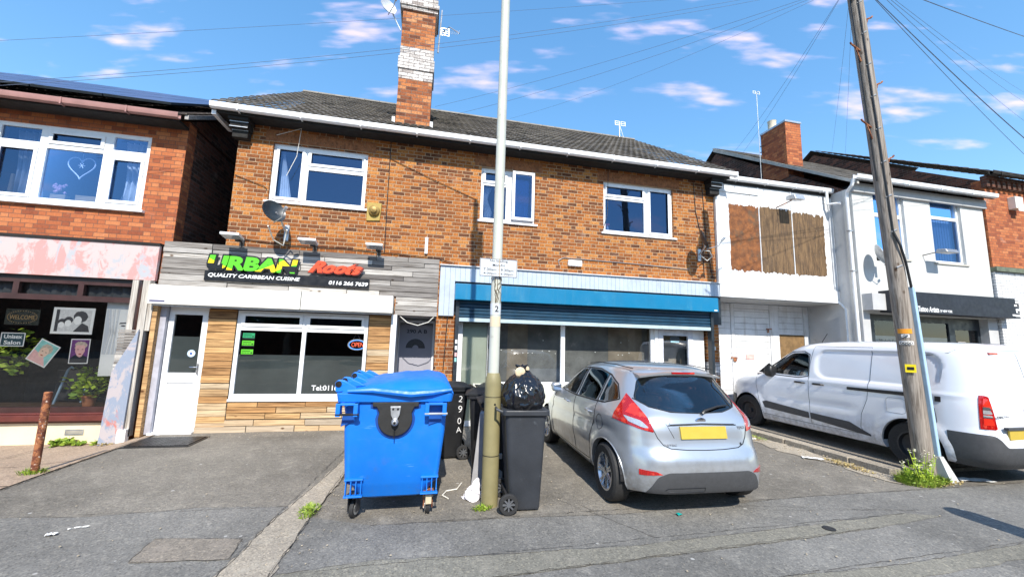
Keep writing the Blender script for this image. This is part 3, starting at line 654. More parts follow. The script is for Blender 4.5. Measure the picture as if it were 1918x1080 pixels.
# cables on the brickwork belong to no one window: one run each
def cable(pts,r,label,m=None,name='cable',group=None):
    b=B(); b.tube(pts,r,6); return solo(name,b,m or M['black'],label,'cable',group=group)
cable([(-.89,7.99,5.66),(-.885,7.985,4.5),(-.87,7.985,3.36)],.008,'thin dark cable running straight down the brickwork right of the first upstairs window')
cable([(-.89,7.985,5.3),(.0,7.98,4.95),(.9,7.985,4.62)],.006,'slack black cable crossing the brick between the first and second upstairs windows')
cable([(6.12,7.985,5.6),(6.15,7.985,4.9),(6.3,7.985,4.2),(6.33,7.985,3.3)],.008,'left of two black cables dropping down the brickwork at the right end')
cable([(6.35,7.985,5.5),(6.4,7.985,4.6),(6.42,7.985,4.1),(6.55,7.985,3.3)],.008,'right of two black cables dropping down the brickwork at the right end')
cable([(-3.4,7.98,3.42),(-2.6,7.975,3.36),(-1.6,7.975,3.38),(-.4,7.975,3.33),(.2,7.975,3.30),(.5,7.97,3.22)],.008,'black cable sagging along the top of the grey timber fascia')
cable([(2.75,7.985,3.35),(2.72,7.98,3.45),(2.85,7.98,3.52),(4.5,7.985,3.50),(5.95,7.985,3.46)],.009,'pale grey conduit cable running right from the white alarm box along the brick',M['galv'])
cable([(-3.0,7.985,5.5),(-2.55,7.9,5.65),(-2.6,7.95,5.1),(-2.75,7.97,4.7)],.006,'loose white wire dangling in front of the first upstairs window',M['whitep'])
cable([(3.86,7.9,5.75),(3.88,7.97,5.0),(3.87,7.97,4.6),(3.78,7.98,4.25)],.006,'black wire dangling across the left edge of the third upstairs window')
cable([(-3.62,7.985,4.62),(-3.1,7.98,4.45),(-3.06,7.975,4.4)],.006,'short black cable crossing the brick left of the first upstairs window')
cable([(.35,7.985,3.2),(.5,7.96,2.8),(.42,7.97,2.2),(.38,7.97,1.1)],.009,'tangled black cable hanging down the brick pier beside the blue shop')
b=B(); b.box(-.10,-.04,7.95,7.999,3.38,3.72); solo('conduit_cover',b,M['white'],'short white vertical conduit box on the brick above the grey timber','conduit',bevel=.01)
# ---------------------------------------------------------------- takeaway front
b=B(); planks(b,-4.58,.21,2.50,3.30,7.998,.098,.03,seed=11); part('weathered_board_cladding',b,M['oldwood'],H); b=B(); planks(b,-.60,.21,2.14,2.498,7.998,.098,.03,seed=12); part('weathered_board_cladding',b,M['oldwood'],H)
b=B(); b.box(-4.56,.20,7.9985,8.15,2.52,3.28); part('cladding_backing',b,M['dark'],H)
b=B(); planks(b,-3.755,-3.305,.05,2.12,7.998,.12,.022,seed=14,L=(.6,.9)); part('board_cladding',b,M['pine'],H); b=B(); planks(b,-1.06,-.65,.57,2.12,7.998,.12,.022,seed=15,L=(.6,.9)); part('board_cladding',b,M['pine'],H)
b=B(); planks(b,-3.30,-1.065,.22,.55,7.998,.105,.024,seed=16,L=(.35,.9),jit=.009); planks(b,-1.06,-.65,.22,.565,7.998,.105,.022,seed=18); part('board_cladding',b,M['pine'],H)
b=B(); planks(b,-3.755,-.65,.0,.215,7.994,.105,.03,seed=17,L=(.35,.9),jit=.009); part('board_cladding',b,M['pinegrey'],H,label='greyed lowest boards of the timber cladding')
b=B(); b.box(-3.75,-.65,7.9985,8.2,0,.56); b.box(-3.75,-3.31,7.9985,8.2,.561,2.14); b.box(-1.07,-.65,7.9985,8.2,.561,2.14); part('lower_backing',b,M['dark'],H)
window(H,-3.30,-1.07,.565,2.11,8.0,[(-3.21,-2.24,1.85,2.05),(-2.13,-1.155,1.85,2.05),(-3.235,-2.215,.64,1.76),(-2.145,-1.13,.64,1.76)],gm=M['shopglass'],sashes=(0,1),sill=False,name='shop_window',gms={0:M['glass'],1:M['glass']})
b=B(); b.box(-3.30,-1.07,7.95,7.999,.52,.56); part('window_sill',b,M['white'],H)
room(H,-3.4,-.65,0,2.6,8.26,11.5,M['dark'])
b=B(); b.quad((-3.235,8.035,.64),(-2.215,8.035,.64),(-2.215,8.035,1.33),(-3.235,8.035,1.33)); b.quad((-2.145,8.035,.64),(-1.13,8.035,.64),(-1.13,8.035,1.33),(-2.145,8.035,1.33)); part('frosted_film',b,M['frost'],H)
b=text_b('Tel:0116 266 7639',-1.98,.70,8.024,width=None,height=.095,align='LEFT',bold=.012,extr=.001); b.v=[v for v in b.v]
part('telephone_lettering',b,M['inkwhite'],H)
# shutter box
b=B(); b.box(-4.55,-2.215,7.70,7.965,2.15,2.475); b.box(-2.205,-.62,7.70,7.965,2.15,2.475); S=part('shutter_box',b,M['whitep'],H,bevel=.01)
b=B(); b.box(-4.5,-.66,7.76,7.94,2.125,2.149); part('shutter_slot',b,M['galv'],S)
b=B(); b.box(-4.52,-4.30,7.697,7.699,2.19,2.215); part('maker_label',b,mat('navy_label',(.05,.05,.15),.5),S)
# left door
D=part('door',(lambda b:(holes(b,-4.36,-3.76,.03,2.14,8.0,8.06,[(-4.28,-3.85,1.0,2.0),(-4.26,-3.87,.16,.84)]),b)[-1])(B()),M['white'],H,bevel=.005)
b=B(); b.quad((-4.29,8.03,.99),(-3.84,8.03,.99),(-3.84,8.03,2.01),(-4.29,8.03,2.01)); part('pane',b,M['shopglass'],D)
b=B(); b.quad((-4.285,8.036,1.0),(-3.845,8.036,1.0),(-3.845,8.036,1.62),(-4.285,8.036,1.62)); part('frosted_film',b,M['frost'],D)
b=B(); b.box(-4.265,-3.865,8.02,8.05,.15,.85); part('lower_panel',b,M['white'],D,bevel=.01)
b=B(); b.box(-3.835,-3.805,7.975,7.999,.98,1.16); b.tube([(-3.82,7.96,1.10),(-3.93,7.95,1.10)],.009,8); part('door_handle',b,M['chrome'],D,smooth=True)
b=B(); b.lathe([(.062,0),(.062,.003)],(-3.97,8.026,1.33),axis=1,n=24); part('round_sticker',b,mat('pale_blue_sticker',(.45,.6,.75),.5),D)
b=B(); b.lathe([(.045,0),(.045,.003)],(-3.97,8.0225,1.33),axis=1,n=24); part('sticker_centre',b,M['paper'],D)
b=B(); b.box(-3.99,-3.95,8.019,8.022,1.31,1.35); part('sticker_mark',b,mat('sticker_blue',(.05,.12,.35),.5),D)
b=B(); b.box(-4.40,-3.755,7.9,8.06,-.01,.026); part('threshold',b,M['white'],H)
b=B(); b.box(-4.48,-4.37,7.93,8.06,0,2.14); part('door_jamb',b,mat('lilac_grey_upvc',(.42,.42,.48),.4),H)
room(H,-4.45,-3.7,0,2.3,8.26,10.0,M['dark'])
b=B(); b.box(-.648,-.545,7.93,8.1,0,2.138); part('white_post',b,M['white'],H,bevel=.004)
# recessed door 290
greyd=mat('grey_composite_door',(.33,.33,.38),.4,.05,3)
D=part('recessed_door',(lambda b:(b.box(-.50,.15,8.22,8.27,0,1.97),b)[-1])(B()),greyd,H,bevel=.004)
b=B(); ring(b,-.54,.195,-.0,2.05,8.18,8.219,.045); part('door_frame',b,M['white'],D)
b=B(); b.box(-.545,.199,8.16,9.0,2.13,2.2); b.box(-.60,-.546,8.102,9.0,0,2.129); b.box(.2,.25,8.301,9.0,0,2.129); b.box(-.60,.25,8.95,9.0,0,2.2); part('lobby_lining',b,M['rendergrey'],H)
def arch(cx,z,r0,r1,y0,y1,n=16,a0=0,a1=math.pi):
    b=B(); o=[(cx+math.cos(a0+(a1-a0)*k/n)*r1,z+math.sin(a0+(a1-a0)*k/n)*r1) for k in range(n+1)]; i=[(cx+math.cos(a0+(a1-a0)*k/n)*r0,z+math.sin(a0+(a1-a0)*k/n)*r0) for k in range(n+1)]
    for k in range(n):
        b.prism([o[k],o[k+1],i[k+1],i[k]],1,y0,y1)
    return b
b=arch(-.175,1.50,.19,.225,8.205,8.219); b.box(-.40,.05,8.205,8.219,1.475,1.499); part('fanlight_moulding',b,greyd,D)
b=arch(-.175,1.505,.06,.188,8.214,8.219); part('fanlight_glass',b,M['darkprint'],D)
b=arch(-.175,1.505,.0,.058,8.208,8.219); part('fanlight_hub',b,greyd,D)
b=B(); ring(b,-.43,-.20,.82,1.40,8.211,8.219,.02); ring(b,-.15,.08,.82,1.40,8.211,8.219,.02); ring(b,-.43,-.20,.15,.72,8.211,8.219,.02); ring(b,-.15,.08,.15,.72,8.211,8.219,.02); b2=arch(-.175,1.12,.19,.205,8.209,8.2185,a0=math.pi,a1=2*math.pi); b.add(b2.v,b2.f); part('door_panel_moulding',b,greyd,D)
b=text_b('290 A B',-.16,1.80,8.215,width=.40,height=.075,bold=.02,extr=.002); part('door_number',b,M['inkblack'],D)
# the door stands well back in its lobby: 0.9 m behind the front
k_=8.88/8.22
for o_ in [D]+list(D.children):
    og=Vector(ORG[o_.name])
    for v_ in o_.data.vertices:
        p_=v_.co+og; p_=Vector((p_.x*k_,p_.y*k_ ,1.7+(p_.z-1.7)*k_)); v_.co=p_-og
cable([(-.50,8.0,2.12),(-.35,7.98,2.0),(-.15,7.98,1.95),(.05,7.98,2.02),(.18,7.99,2.16)],.008,'white cable hanging in a curve under the timber above the grey recessed door',M['whitep'])
# ---------------------------------------------------------------- blue shop front
b=B(); x=.235
r_=random.Random(4)
while x<6.72:
    z0=2.16 if x<.5 else 2.86
    b.box(x,x+.096,7.93-r_.uniform(0,.004),7.975,z0,3.165); x+=.1
part('vertical_boarding',b,M['paleblue'],H)
b=B(); b.box(.23,6.73,7.9755,7.999,2.2,3.16); b.box(.56,6.6,8.0005,8.1,2.14,2.86); part('boarding_backing',b,M['rail'],H)
b=B(); b.box(.22,6.74,7.89,7.999,3.166,3.185); part('lead_capping',b,mat('white_lead',(.6,.6,.6),.6,.1,8,bump=.3),H)
b=B(); b.box(.53,6.46,7.72,7.929,2.475,2.79); S=part('shop_shutter_box',b,M['bluebox'],H,bevel=.008)
b=B(); b.box(6.34,6.42,7.716,7.719,2.495,2.52); part('maker_label',b,M['paper'],S)
b=B(); z=2.13; 
while z<2.50:
    b.prism([(7.90,z),(7.885,z+.018),(7.885,z+.05),(7.90,z+.068),(7.925,z+.068),(7.925,z)],0,.64,6.36); z+=.07
part('shutter_curtain',b,M['shutter'],H)
b=B(); b.box(.64,6.36,7.875,7.93,2.055,2.129); part('shutter_bottom_rail',b,mat('dirty_pale_blue_rail',(.40,.50,.55),.5,.1,6,dirt=((.2,.17,.12),9,.6)),H,bevel=.006)
for x_ in (.57,6.361): b=B(); b.box(x_,x_+.069,7.86,7.994,0,2.474); part('shutter_guide',b,M['rail'],H,bevel=.005)
for i,(zz,m_) in enumerate(((1.62,'paper'),(1.50,'paper'),(1.37,'skin'),(1.27,'teal'))):
    b=B(); b.box(.585,.625,7.857,7.859,zz,zz+.075); part('guide_sticker',b,M[m_],H)
b=B(); b.box(6.45,6.53,7.95,7.994,1.62,1.70); b.box(6.47,6.50,7.93,7.949,1.63,1.68); part('key_switch',b,M['galv'],H)
SW=part('shopfront',(lambda b:(holes(b,.66,5.16,.0,2.14,8.14,8.20,[(.75,1.27,.1,2.1),(1.275,2.86,.86,2.1),(2.95,5.0,.86,2.1)]),b)[-1])(B()),M['white'],H,bevel=.004)
for (a,c_,d,e,mm) in ((.745,1.272,.09,2.11,'shopglass'),(1.272,2.865,.85,2.11,'shopglass'),(2.945,5.005,.85,2.11,'shopglass')):
    b=B(); b.quad((a,8.17,d),(c_,8.17,d),(c_,8.17,e),(a,8.17,e)); part('pane',b,M[mm],SW)
b=B(); b.box(1.0,5.0,8.10,8.139,.02,.83); part('stall_riser',b,mat('cream_stall_riser',(.66,.66,.56),.6,.05,2),H)
b=B(); b.box(.76,1.26,8.20,8.23,.1,2.05); part('window_return_panel',b,mat('pale_green_board',(.52,.56,.47),.8,.06,2),H)
dusty=mat('dusty_whitened_board',(.13,.13,.125),.85,.35,2.4,dirt=((.30,.27,.24),2,.6))
b=B(); b.quad((1.28,8.45,.8),(5.1,8.45,.8),(5.1,8.45,2.2),(1.28,8.45,2.2)); part('blacked_out_board',b,dusty,H)
b=B(); b.quad((1.75,8.44,.8),(2.2,8.44,.8),(2.2,8.44,2.2),(1.75,8.44,2.2)); b.quad((4.1,8.44,.8),(4.95,8.44,.8),(4.95,8.44,2.2),(4.1,8.44,2.2)); part('brown_board',b,mat('brown_dusty_board',(.2,.165,.125),.85,.3,2.4),H)
b=B(); rr2=random.Random(9)
for i in range(16):
    x=1.4+rr2.random()*3.4; z=1.45+rr2.choice((0,.28,.05)); b.lathe([(.010,0),(.010,.004)],(x,8.435,z),axis=1,n=8)
part('screw_heads',b,M['paper'],H)
sd_=part('shop_door',(lambda b:(holes(b,5.17,6.05,.02,2.06,8.10,8.16,[(5.29,5.93,.75,1.92),(5.29,5.93,.14,.62)]),b)[-1])(B()),mat('lilac_grey_frame',(.60,.61,.66),.4),H,bevel=.004)
b=B(); b.quad((5.28,8.13,.74),(5.94,8.13,.74),(5.94,8.13,1.93),(5.28,8.13,1.93)); part('pane',b,M['shopglass'],sd_)
b=B(); b.box(5.28,5.94,8.12,8.14,.13,.63); part('kick_panel',b,M['white'],sd_)
b=B(); b.box(5.96,6.0,8.07,8.099,.95,1.12); b.tube([(5.98,8.06,1.03),(5.86,8.05,1.03)],.01,8); part('door_handle',b,M['chrome'],sd_,smooth=True)
b=B(); b.box(5.48,5.72,8.126,8.129,1.76,1.90); part('door_sticker',b,M['rail'],sd_)
b=B(); b.box(5.49,5.71,8.123,8.1255,1.765,1.80); part('sticker_strip',b,mat('sticker_light_blue',(.3,.5,.6),.5),sd_)
b=B(); b.box(6.06,6.36,8.12,8.16,.02,2.06); b.box(5.08,5.165,8.10,8.2,.02,2.06); part('door_side_panel',b,M['white'],H,bevel=.004)
b=B(); b.quad((5.2,8.6,0),(6.2,8.6,0),(6.2,8.6,2.2),(5.2,8.6,2.2)); part('lobby_board',b,mat('tan_lobby_board',(.27,.24,.2),.8),H)
b=B(); b.box(.67,6.38,8.0,8.1,2.055,2.139); part('head_board',b,M['dark'],H)
# ---------------------------------------------------------------- salon house (left)
L=thing('salon_house','brick house at left with hairdressing salon window and flaking pink fascia','building',(-7,8,-.14))
SWN=(-7.30,-5.02,3.80,5.18)
b=B(); holes(b,-10.5,-4.47,2.45,5.55,8,8.25,[SWN]); part('wall',b,M['brickred'],L)
b=B(); b.box(-4.72,-4.47,8.251,16,-.2,5.5); b.box(-10.5,-4.72,15.75,16,-.2,5.5); b.prism([(8.0,5.55),(16,5.55),(12,7.80)],0,-4.70,-4.48); part('side_wall',b,M['brickside'],L)
window(L,*SWN,8.03,[(-7.22,-6.66,4.87,5.11),(-7.20,-6.68,3.90,4.75),(-6.52,-5.75,4.88,5.08),(-6.55,-5.73,3.89,4.78),(-5.60,-5.09,4.87,5.11),(-5.58,-5.11,3.92,4.72)],sashes=(1,2,5))
room(L,-7.6,-4.75,3.5,5.5,8.26,10.6,mat('navy_room',(.05,.07,.12),.9))
rf=tileroof(-11,-4.30,7.62,5.50,12,8.02,26,M['tile2'],L,wave=.165,amp=.004,step=.014,res=2)
gutter(L,-10.9,-4.42,7.60,5.46,M['pinkgut'],r=.05,first=.2,br=.92)
b=B(); b.box(-10.9,-4.46,7.66,7.995,5.38,5.42); b.box(-10.9,-4.46,7.64,7.659,5.36,5.5); part('soffit',b,M['soffit'],L)
b=B(); b.prism([(7.64,5.42),(7.64,5.50),(12,8.0),(12,7.9)],0,-4.36,-4.30); part('verge',b,M['oldwood'],L)
# fascia and shop window
b=B(); b.box(-10.5,-4.60,7.90,7.96,2.56,3.17); part('fascia_board',b,M['pinkfas'],L)
b=B(); b.box(-10.5,-4.585,7.88,7.999,3.171,3.215); part('fascia_capping',b,M['soffit'],L)
b=B(); b.box(-10.5,-4.62,7.961,7.999,2.5,3.17); part('fascia_backing',b,M['dark'],L)
fb=B(); holes(fb,-9.6,-4.90,.36,2.53,7.97,8.06,[(-9.5,-7.6,.44,2.16),(-7.55,-4.955,.44,2.16),(-9.5,-7.6,2.25,2.44),(-7.55,-6.60,2.25,2.44),(-6.52,-5.72,2.25,2.44),(-5.64,-4.96,2.25,2.44)])
sw=part('shop_window',fb,mat('dark_maroon_frame',(.045,.018,.016),.4,.2,4),L,bevel=.004)
for l in [(-9.5,-7.6,.44,2.16),(-7.55,-4.955,.44,2.16)]+[(-9.5,-7.6,2.25,2.44),(-7.55,-6.60,2.25,2.44),(-6.52,-5.72,2.25,2.44),(-5.64,-4.96,2.25,2.44)]:
    pb=B(); pb.quad((l[0]-.005,8.02,l[2]-.005),(l[1]+.005,8.02,l[2]-.005),(l[1]+.005,8.02,l[3]+.005),(l[0]-.005,8.02,l[3]+.005)); part('pane',pb,M['salonglass'],sw)
b=B(); b.box(-10.5,-4.905,7.86,8.0,.24,.33); b.box(-10.5,-4.905,7.90,7.999,.331,.359); b.box(-10.5,-4.905,7.93,8.0,.20,.239); part('window_sill',b,M['maroon'],L,bevel=.008)
b=B(); b.box(-10.5,-4.905,7.955,8.05,-.3,.199); part('rendered_plinth',b,M['cream'],L)
for x in (-5.55,-6.95):
    b=B(); ring(b,x,x+.25,.01,.10,7.945,7.9545,.012)
    for i in range(4): b.box(x+.012,x+.238,7.947,7.9545,.026+i*.017,.034+i*.017)
    part('air_brick',b,M['galv'],L)
room(L,-9.7,-4.75,-.1,2.9,8.26,12.5,mat('salon_wall_dark',(.045,.05,.055),.8,.2))
b=B(); b.box(-9.6,-4.9,8.07,8.8,.30,.40); part('window_shelf',b,mat('dark_shelf',(.05,.03,.02),.5),L)
b=B()
for i in range(30):
    pass
n=60; vs=[];fs=[]
for i in range(n+1):
    x=-7.9+3.0*i/n; 
    for z in (2.18,2.5): vs.append((x,8.10+.025*math.sin(i*1.9),z))
for i in range(n): fs.append((i*2,i*2+2,i*2+3,i*2+1))
b.add(vs,fs); part('net_pelmet',b,mat('grey_net',(.10,.11,.12),.9),L,smooth=True)
# timber posts and tapering painted panel at the salon's right end
b=B(); b.box(-4.89,-4.80,7.86,7.97,1.2,2.55); solo('timber_post',b,M['postwood'],'split grey timber post left of the narrow brick strip, beside the blonde poster','post',group=None)
b=B(); b.box(-4.70,-4.60,7.80,7.92,.0,2.55); b.box(-4.60,-4.53,7.82,7.92,1.7,2.5); solo('timber_post',b,M['postwood'],'tall weathered grey timber post directly left of the white takeaway door','post')
b=B(); b.box(-4.53,-4.46,7.84,7.95,-.02,2.14); solo('timber_post',b,M['pine'],'thin orange brown timber batten between grey post and door jamb','post')
b=B(); b.box(-4.79,-4.71,7.98,8.2,-.1,2.5); part('brick_reveal',b,M['brickred'],L)
b=B(); b.prism([(-4.97,-.12),(-4.66,-.12),(-4.64,1.72),(-4.93,1.02)],1,7.76,7.785); solo('painted_panel',b,M['bluepink'],'tall board with flaking pink and blue paint leaning by the salon window','board')
b=B(); planks(b,-4.95,-4.66,.95,1.72,7.82,.05,.02,seed=33,L=(.1,.3)); solo('broken_boards',b,M['oldwood'],'splintered grey boards behind the flaking pink and blue panel','boards')
b=B(); b.box(-4.72,-4.60,7.74,7.83,-.15,.12); solo('white_kick_block',b,M['white'],'small white block at the foot of the timber post by the door','block')
# solar panels on the salon roof
pr=math.atan2(8.02-5.50,12-7.62); i=0
cols=[-4.58-1.02*(k+1) for k in range(6)]
lab=['first','second','third','fourth','fifth','sixth']
base=None
for r_i,t0 in enumerate((.10,1.78,3.46)):
    for k,x0 in enumerate(cols):
        xx=x0+(.12*r_i)
        cx,cy,cz=xx+.5,7.62+(t0+.82)*math.cos(pr),5.50+(t0+.82)*math.sin(pr)
        pos_=(cx,cy-.13*math.sin(pr),cz+.16*math.cos(pr))
        L_=f"dark blue solar panel, {lab[k]} from the right in the {('lowest','middle','top')[r_i]} row of the salon roof"
        if base is None:
            base=thing('solar_panel',L_,'solar panel',pos_,'solar panels on the salon roof',rot=(pr,0,0))
            b=B(); b.box(-.494,.494,-.819,.819,-.004,.011); part('cells',b,M['solar'],base,local=True)
            b=B(); holes(b,-.5,.5,-.825,.825,-.03,.012,[(-.493,.493,-.818,.818)]); b.xf(Matrix(((1,0,0,0),(0,0,1,0),(0,1,0,0),(0,0,0,1)))); part('frame',b,M['rail'],base,local=True)
        else:
            d=dup(base,label=L_); d.location=pos_
# upstairs window ornaments
b=B(); pts=[]
for k in range(41):
    t=2*math.pi*k/40; pts.append((-6.14+.0175*16*math.sin(t)**3/1.25*.9,8.20,4.56+.0145*(13*math.cos(t)-5*math.cos(2*t)-2*math.cos(3*t)-math.cos(4*t))*.95))
b.tube(pts,.010,6); b.tube([(-6.14,8.2,4.80),(-6.14,8.2,4.62)],.003,5); 
for k in range(3):
    a=k*math.pi/3; b.tube([(-6.14-.05*math.cos(a),8.2,4.58-.05*math.sin(a)),(-6.14+.05*math.cos(a),8.2,4.58+.05*math.sin(a))],.006,5)
solo('heart_ornament',b,M['inkwhite'],'white wire heart with a star hanging inside the salon house upstairs window','ornament')
def curtain(x0,x1,z0,z1,y,lab,m='curtain',name='curtain',amp=.035):
    b=B(); n=60; vs=[]
    for j in range(9):
        z=z0+(z1-z0)*j/8
        for i in range(n+1):
            u=i/n; pinch=1-.25*math.sin(math.pi*j/8); xc=(x0+x1)/2
            vs.append((xc+(x0+(x1-x0)*u-xc)*pinch,y+amp*math.sin(u*34+j*.25)+.02*math.sin(u*71),z))
    b.add(vs,[(j*(n+1)+i,j*(n+1)+i+1,(j+1)*(n+1)+i+1,(j+1)*(n+1)+i) for j in range(8) for i in range(n)])
    return solo(name,b,M[m],lab,'curtain',smooth=70)
curtain(-7.24,-6.72,3.82,5.15,8.34,'white gathered curtain inside left light of the salon house upstairs window')
curtain(-5.62,-5.06,3.82,5.15,8.34,'white gathered curtain inside right light of the salon house upstairs window')
b=B(); b.lathe([(.10,0),(.11,.02),(.035,.06),(.03,.30),(.025,.5)],(-7.10,8.22,3.82),n=14); solo('table_lamp',b,M['tan'],'tall tan flared table lamp behind the leftmost upstairs pane of the salon house','lamp')
b=B(); b.box(-6.52,-6.30,8.2,8.3,3.86,4.02); b.box(-6.17,-5.80,8.22,8.26,3.86,4.04); solo('keepsake_box',b,M['tan'],'tan boxes standing on the inner sill below the white wire heart','box')
b=B(); 
for s_ in range(18): 
    rr3=random.Random(s_); b.lathe([(.012,0),(.026,.02),(.01,.05)],(-6.42+rr3.uniform(-.10,.10),8.22,4.03+rr3.uniform(0,.15)),n=7)
solo('flower_posy',b,mat('pink_white_posy',(.6,.3,.38),.7,.5,50),'small pink and white flower posy on the box beside the heart','flowers')
b=B(); b.lathe([(.05,0),(.03,.05),(.028,.15),(.05,.17),(.02,.22)],(-5.74,8.2,3.9),n=12); solo('figurine',b,mat('pink_figurine',(.7,.45,.5),.5,.3,30),'small pink and white figurine on the inner sill right of the heart','figurine')
# salon posters
def poster(name,cx,cz,w,h,rot,label,bg='paper',y=8.085):
    t=thing(name,label,'poster',(cx,y,cz)); t.rotation_euler=(0,rot,0)
    b=B(); b.box(-w/2,w/2,-.002,.002,-h/2,h/2); part('paper_sheet',b,M[bg],t,local=True); return t
def blob(pts,y,m,par,nm='print'):
    b=B(); b.prism(pts,1,y-.0004,y); return part(nm,b,M[m],par,local=True)
def ell(cx,cz,rx,rz,n=20,a0=0,a1=2*math.pi,wob=0,seed=0):
    r=random.Random(seed); return [(cx+rx*math.cos(a0+(a1-a0)*k/n)*(1+r.uniform(-wob,wob)),cz+rz*math.sin(a0+(a1-a0)*k/n)*(1+r.uniform(-wob,wob))) for k in range(n)]
t=poster('hair_poster',-5.79,1.83,.58,.44,R(-0),'black and white framed family hair poster in the salon window')
blob([(-.245,-.18),(.25,-.18),(.25,.185),(-.245,.185)],-.0025,'greyprint',t,'picture'); blob(ell(.10,.07,.10,.095,24,wob=.06),-.003,'darkprint',t,'hair_print'); blob(ell(.065,.01,.055,.07),-.0035,'paper',t,'face_print'); blob([(.02,-.18),(.25,-.18),(.22,-.08),(.13,-.03)],-.0032,'darkprint',t,'clothing_print')
for q,(x,z,s) in enumerate(((-.06,-.02,.06),(-.15,-.05,.055))): blob(ell(x,z+.03,s,s,18,wob=.08,seed=q),-.003,'darkprint',t,'hair_print'); blob(ell(x-.005,z-.02,s*.75,s*.9),-.0035,'paper',t,'face_print')
blob([(-.245,-.18),(-.20,-.18),(-.20,.185),(-.245,.185)],-.0034,'darkprint',t,'frame_print')
t=poster('hair_poster',-6.12,1.29,.31,.38,R(28),'tilted pastel hair poster of a smiling head, left of the darker portrait')
blob([(-.14,-.175),(.14,-.175),(.14,.175),(-.14,.175)],-.0025,'teal',t,'picture'); blob([(-.14,-.175),(.14,-.175),(.05,-.06),(-.14,.0)],-.0028,'skin',t,'shoulder_print'); blob(ell(.01,.07,.085,.085,24,wob=.1,seed=3),-.003,'hairblond',t,'hair_print'); blob(ell(.0,.01,.065,.085),-.0035,'skin2',t,'face_print')
blob(ell(-.025,.025,.010,.006),-.004,'darkprint',t,'eye_print'); blob(ell(.03,.025,.010,.006),-.004,'darkprint',t,'eye_print'); blob(ell(.0,-.035,.022,.007),-.004,'redlens',t,'mouth_print')
t=poster('hair_poster',-5.63,1.33,.27,.41,R(-1),'upright plum coloured hair poster of a head on dark collar')
blob([(-.122,-.19),(.122,-.19),(.122,.19),(-.122,.19)],-.0025,'purple',t,'picture'); blob([(-.122,-.19),(.122,-.19),(.122,-.10),(.05,-.06),(-.06,-.06),(-.122,-.12)],-.0028,'navyfas',t,'shoulder_print'); blob(ell(.01,.09,.085,.075,26,wob=.14,seed=5),-.003,'hairblond',t,'hair_print'); blob([(-.06,.10),(.07,.10),(.075,.0),(.04,-.085),(.01,-.10),(-.03,-.07),(-.06,.0)],-.0035,'skin',t,'face_print')
blob(ell(-.022,.03,.013,.006),-.004,'darkprint',t,'eye_print'); blob(ell(.04,.03,.013,.006),-.004,'darkprint',t,'eye_print'); blob(ell(.012,-.045,.022,.007),-.004,'redlens',t,'mouth_print')
t=poster('hair_poster',-5.135,1.56,.40,1.26,R(-1),'tall white hair poster of pale long haired face at right end of salon window')
blob([(-.19,-.27),(.19,-.27),(.19,.49),(-.19,.49)],-.0025,'signgrey',t,'picture'); blob([(-.12,.49),(.19,.49),(.19,.2),(.19,-.05),(.10,-.22),(.0,-.16),(-.04,.1),(-.08,.3)],-.003,'paper',t,'face_print')
for k in range(9): blob([(-.17+k*.022,.49),(-.155+k*.022,.49),(-.10+k*.012,.1),(-.16+k*.02,-.27),(-.172+k*.02,-.27),(-.115+k*.012,.1)],-.0034,('greyprint','signgrey','paper')[k%3],t,'hair_print')
blob([(.01,.24),(.12,.25),(.13,.27),(.02,.265)],-.0036,'darkprint',t,'brow_print'); blob(ell(.07,.21,.035,.012),-.0036,'darkprint',t,'eye_print'); blob(ell(.05,-.0,.05,.018),-.0036,'greyprint',t,'mouth_print'); blob(ell(.05,.0,.045,.004),-.0038,'darkprint',t,'mouth_line'); blob([(.10,.2),(.115,.09),(.07,.075),(.08,.09)],-.0036,'greyprint',t,'nose_print')
tb=text_b('clyn',.08,-.54,-.003,height=.075,extr=.0004); part('lettering',tb,M['darkprint'],t,local=True)
# signs in salon window
t=thing('salon_sign','dark unisex salon sign with white letters at salon window left','sign',(-6.55,8.09,1.5))
b=B(); b.box(-6.72,-6.40,8.088,8.096,1.39,1.61); part('sign_board',b,mat('dark_teal_card',(.03,.07,.09),.4),t); b=B(); ring(b,-6.72,-6.40,1.39,1.61,8.082,8.087,.012); part('border',b,M['inkwhite'],t)
b=text_b('Unisex',-6.56,1.515,8.087,width=.24,height=.065,bold=.02); b2=text_b('Salon',-6.56,1.42,8.087,width=.22,height=.065,bold=.02); b.add(b2.v,b2.f); part('lettering',b,M['inkwhite'],t)
t=thing('welcome_sign','unlit oval welcome sign inside salon window above the unisex sign','sign',(-6.52,8.12,1.86))
b=B(); b.box(-6.74,-6.28,8.115,8.125,1.74,2.0); part('sign_board',b,mat('smoky_panel',(.03,.035,.03),.3),t); b=text_b('WELCOME',-6.51,1.83,8.114,width=.34,height=.07,bold=-.005); part('lettering',b,M['tan'],t)
b=B()
for k in range(36): a=2*math.pi*k/36; b.lathe([(.006,0),(.006,.004)],(-6.51+.20*math.cos(a),8.110,1.868+.10*math.sin(a)),axis=1,n=6)
part('lamp_dots',b,M['tan'],t)
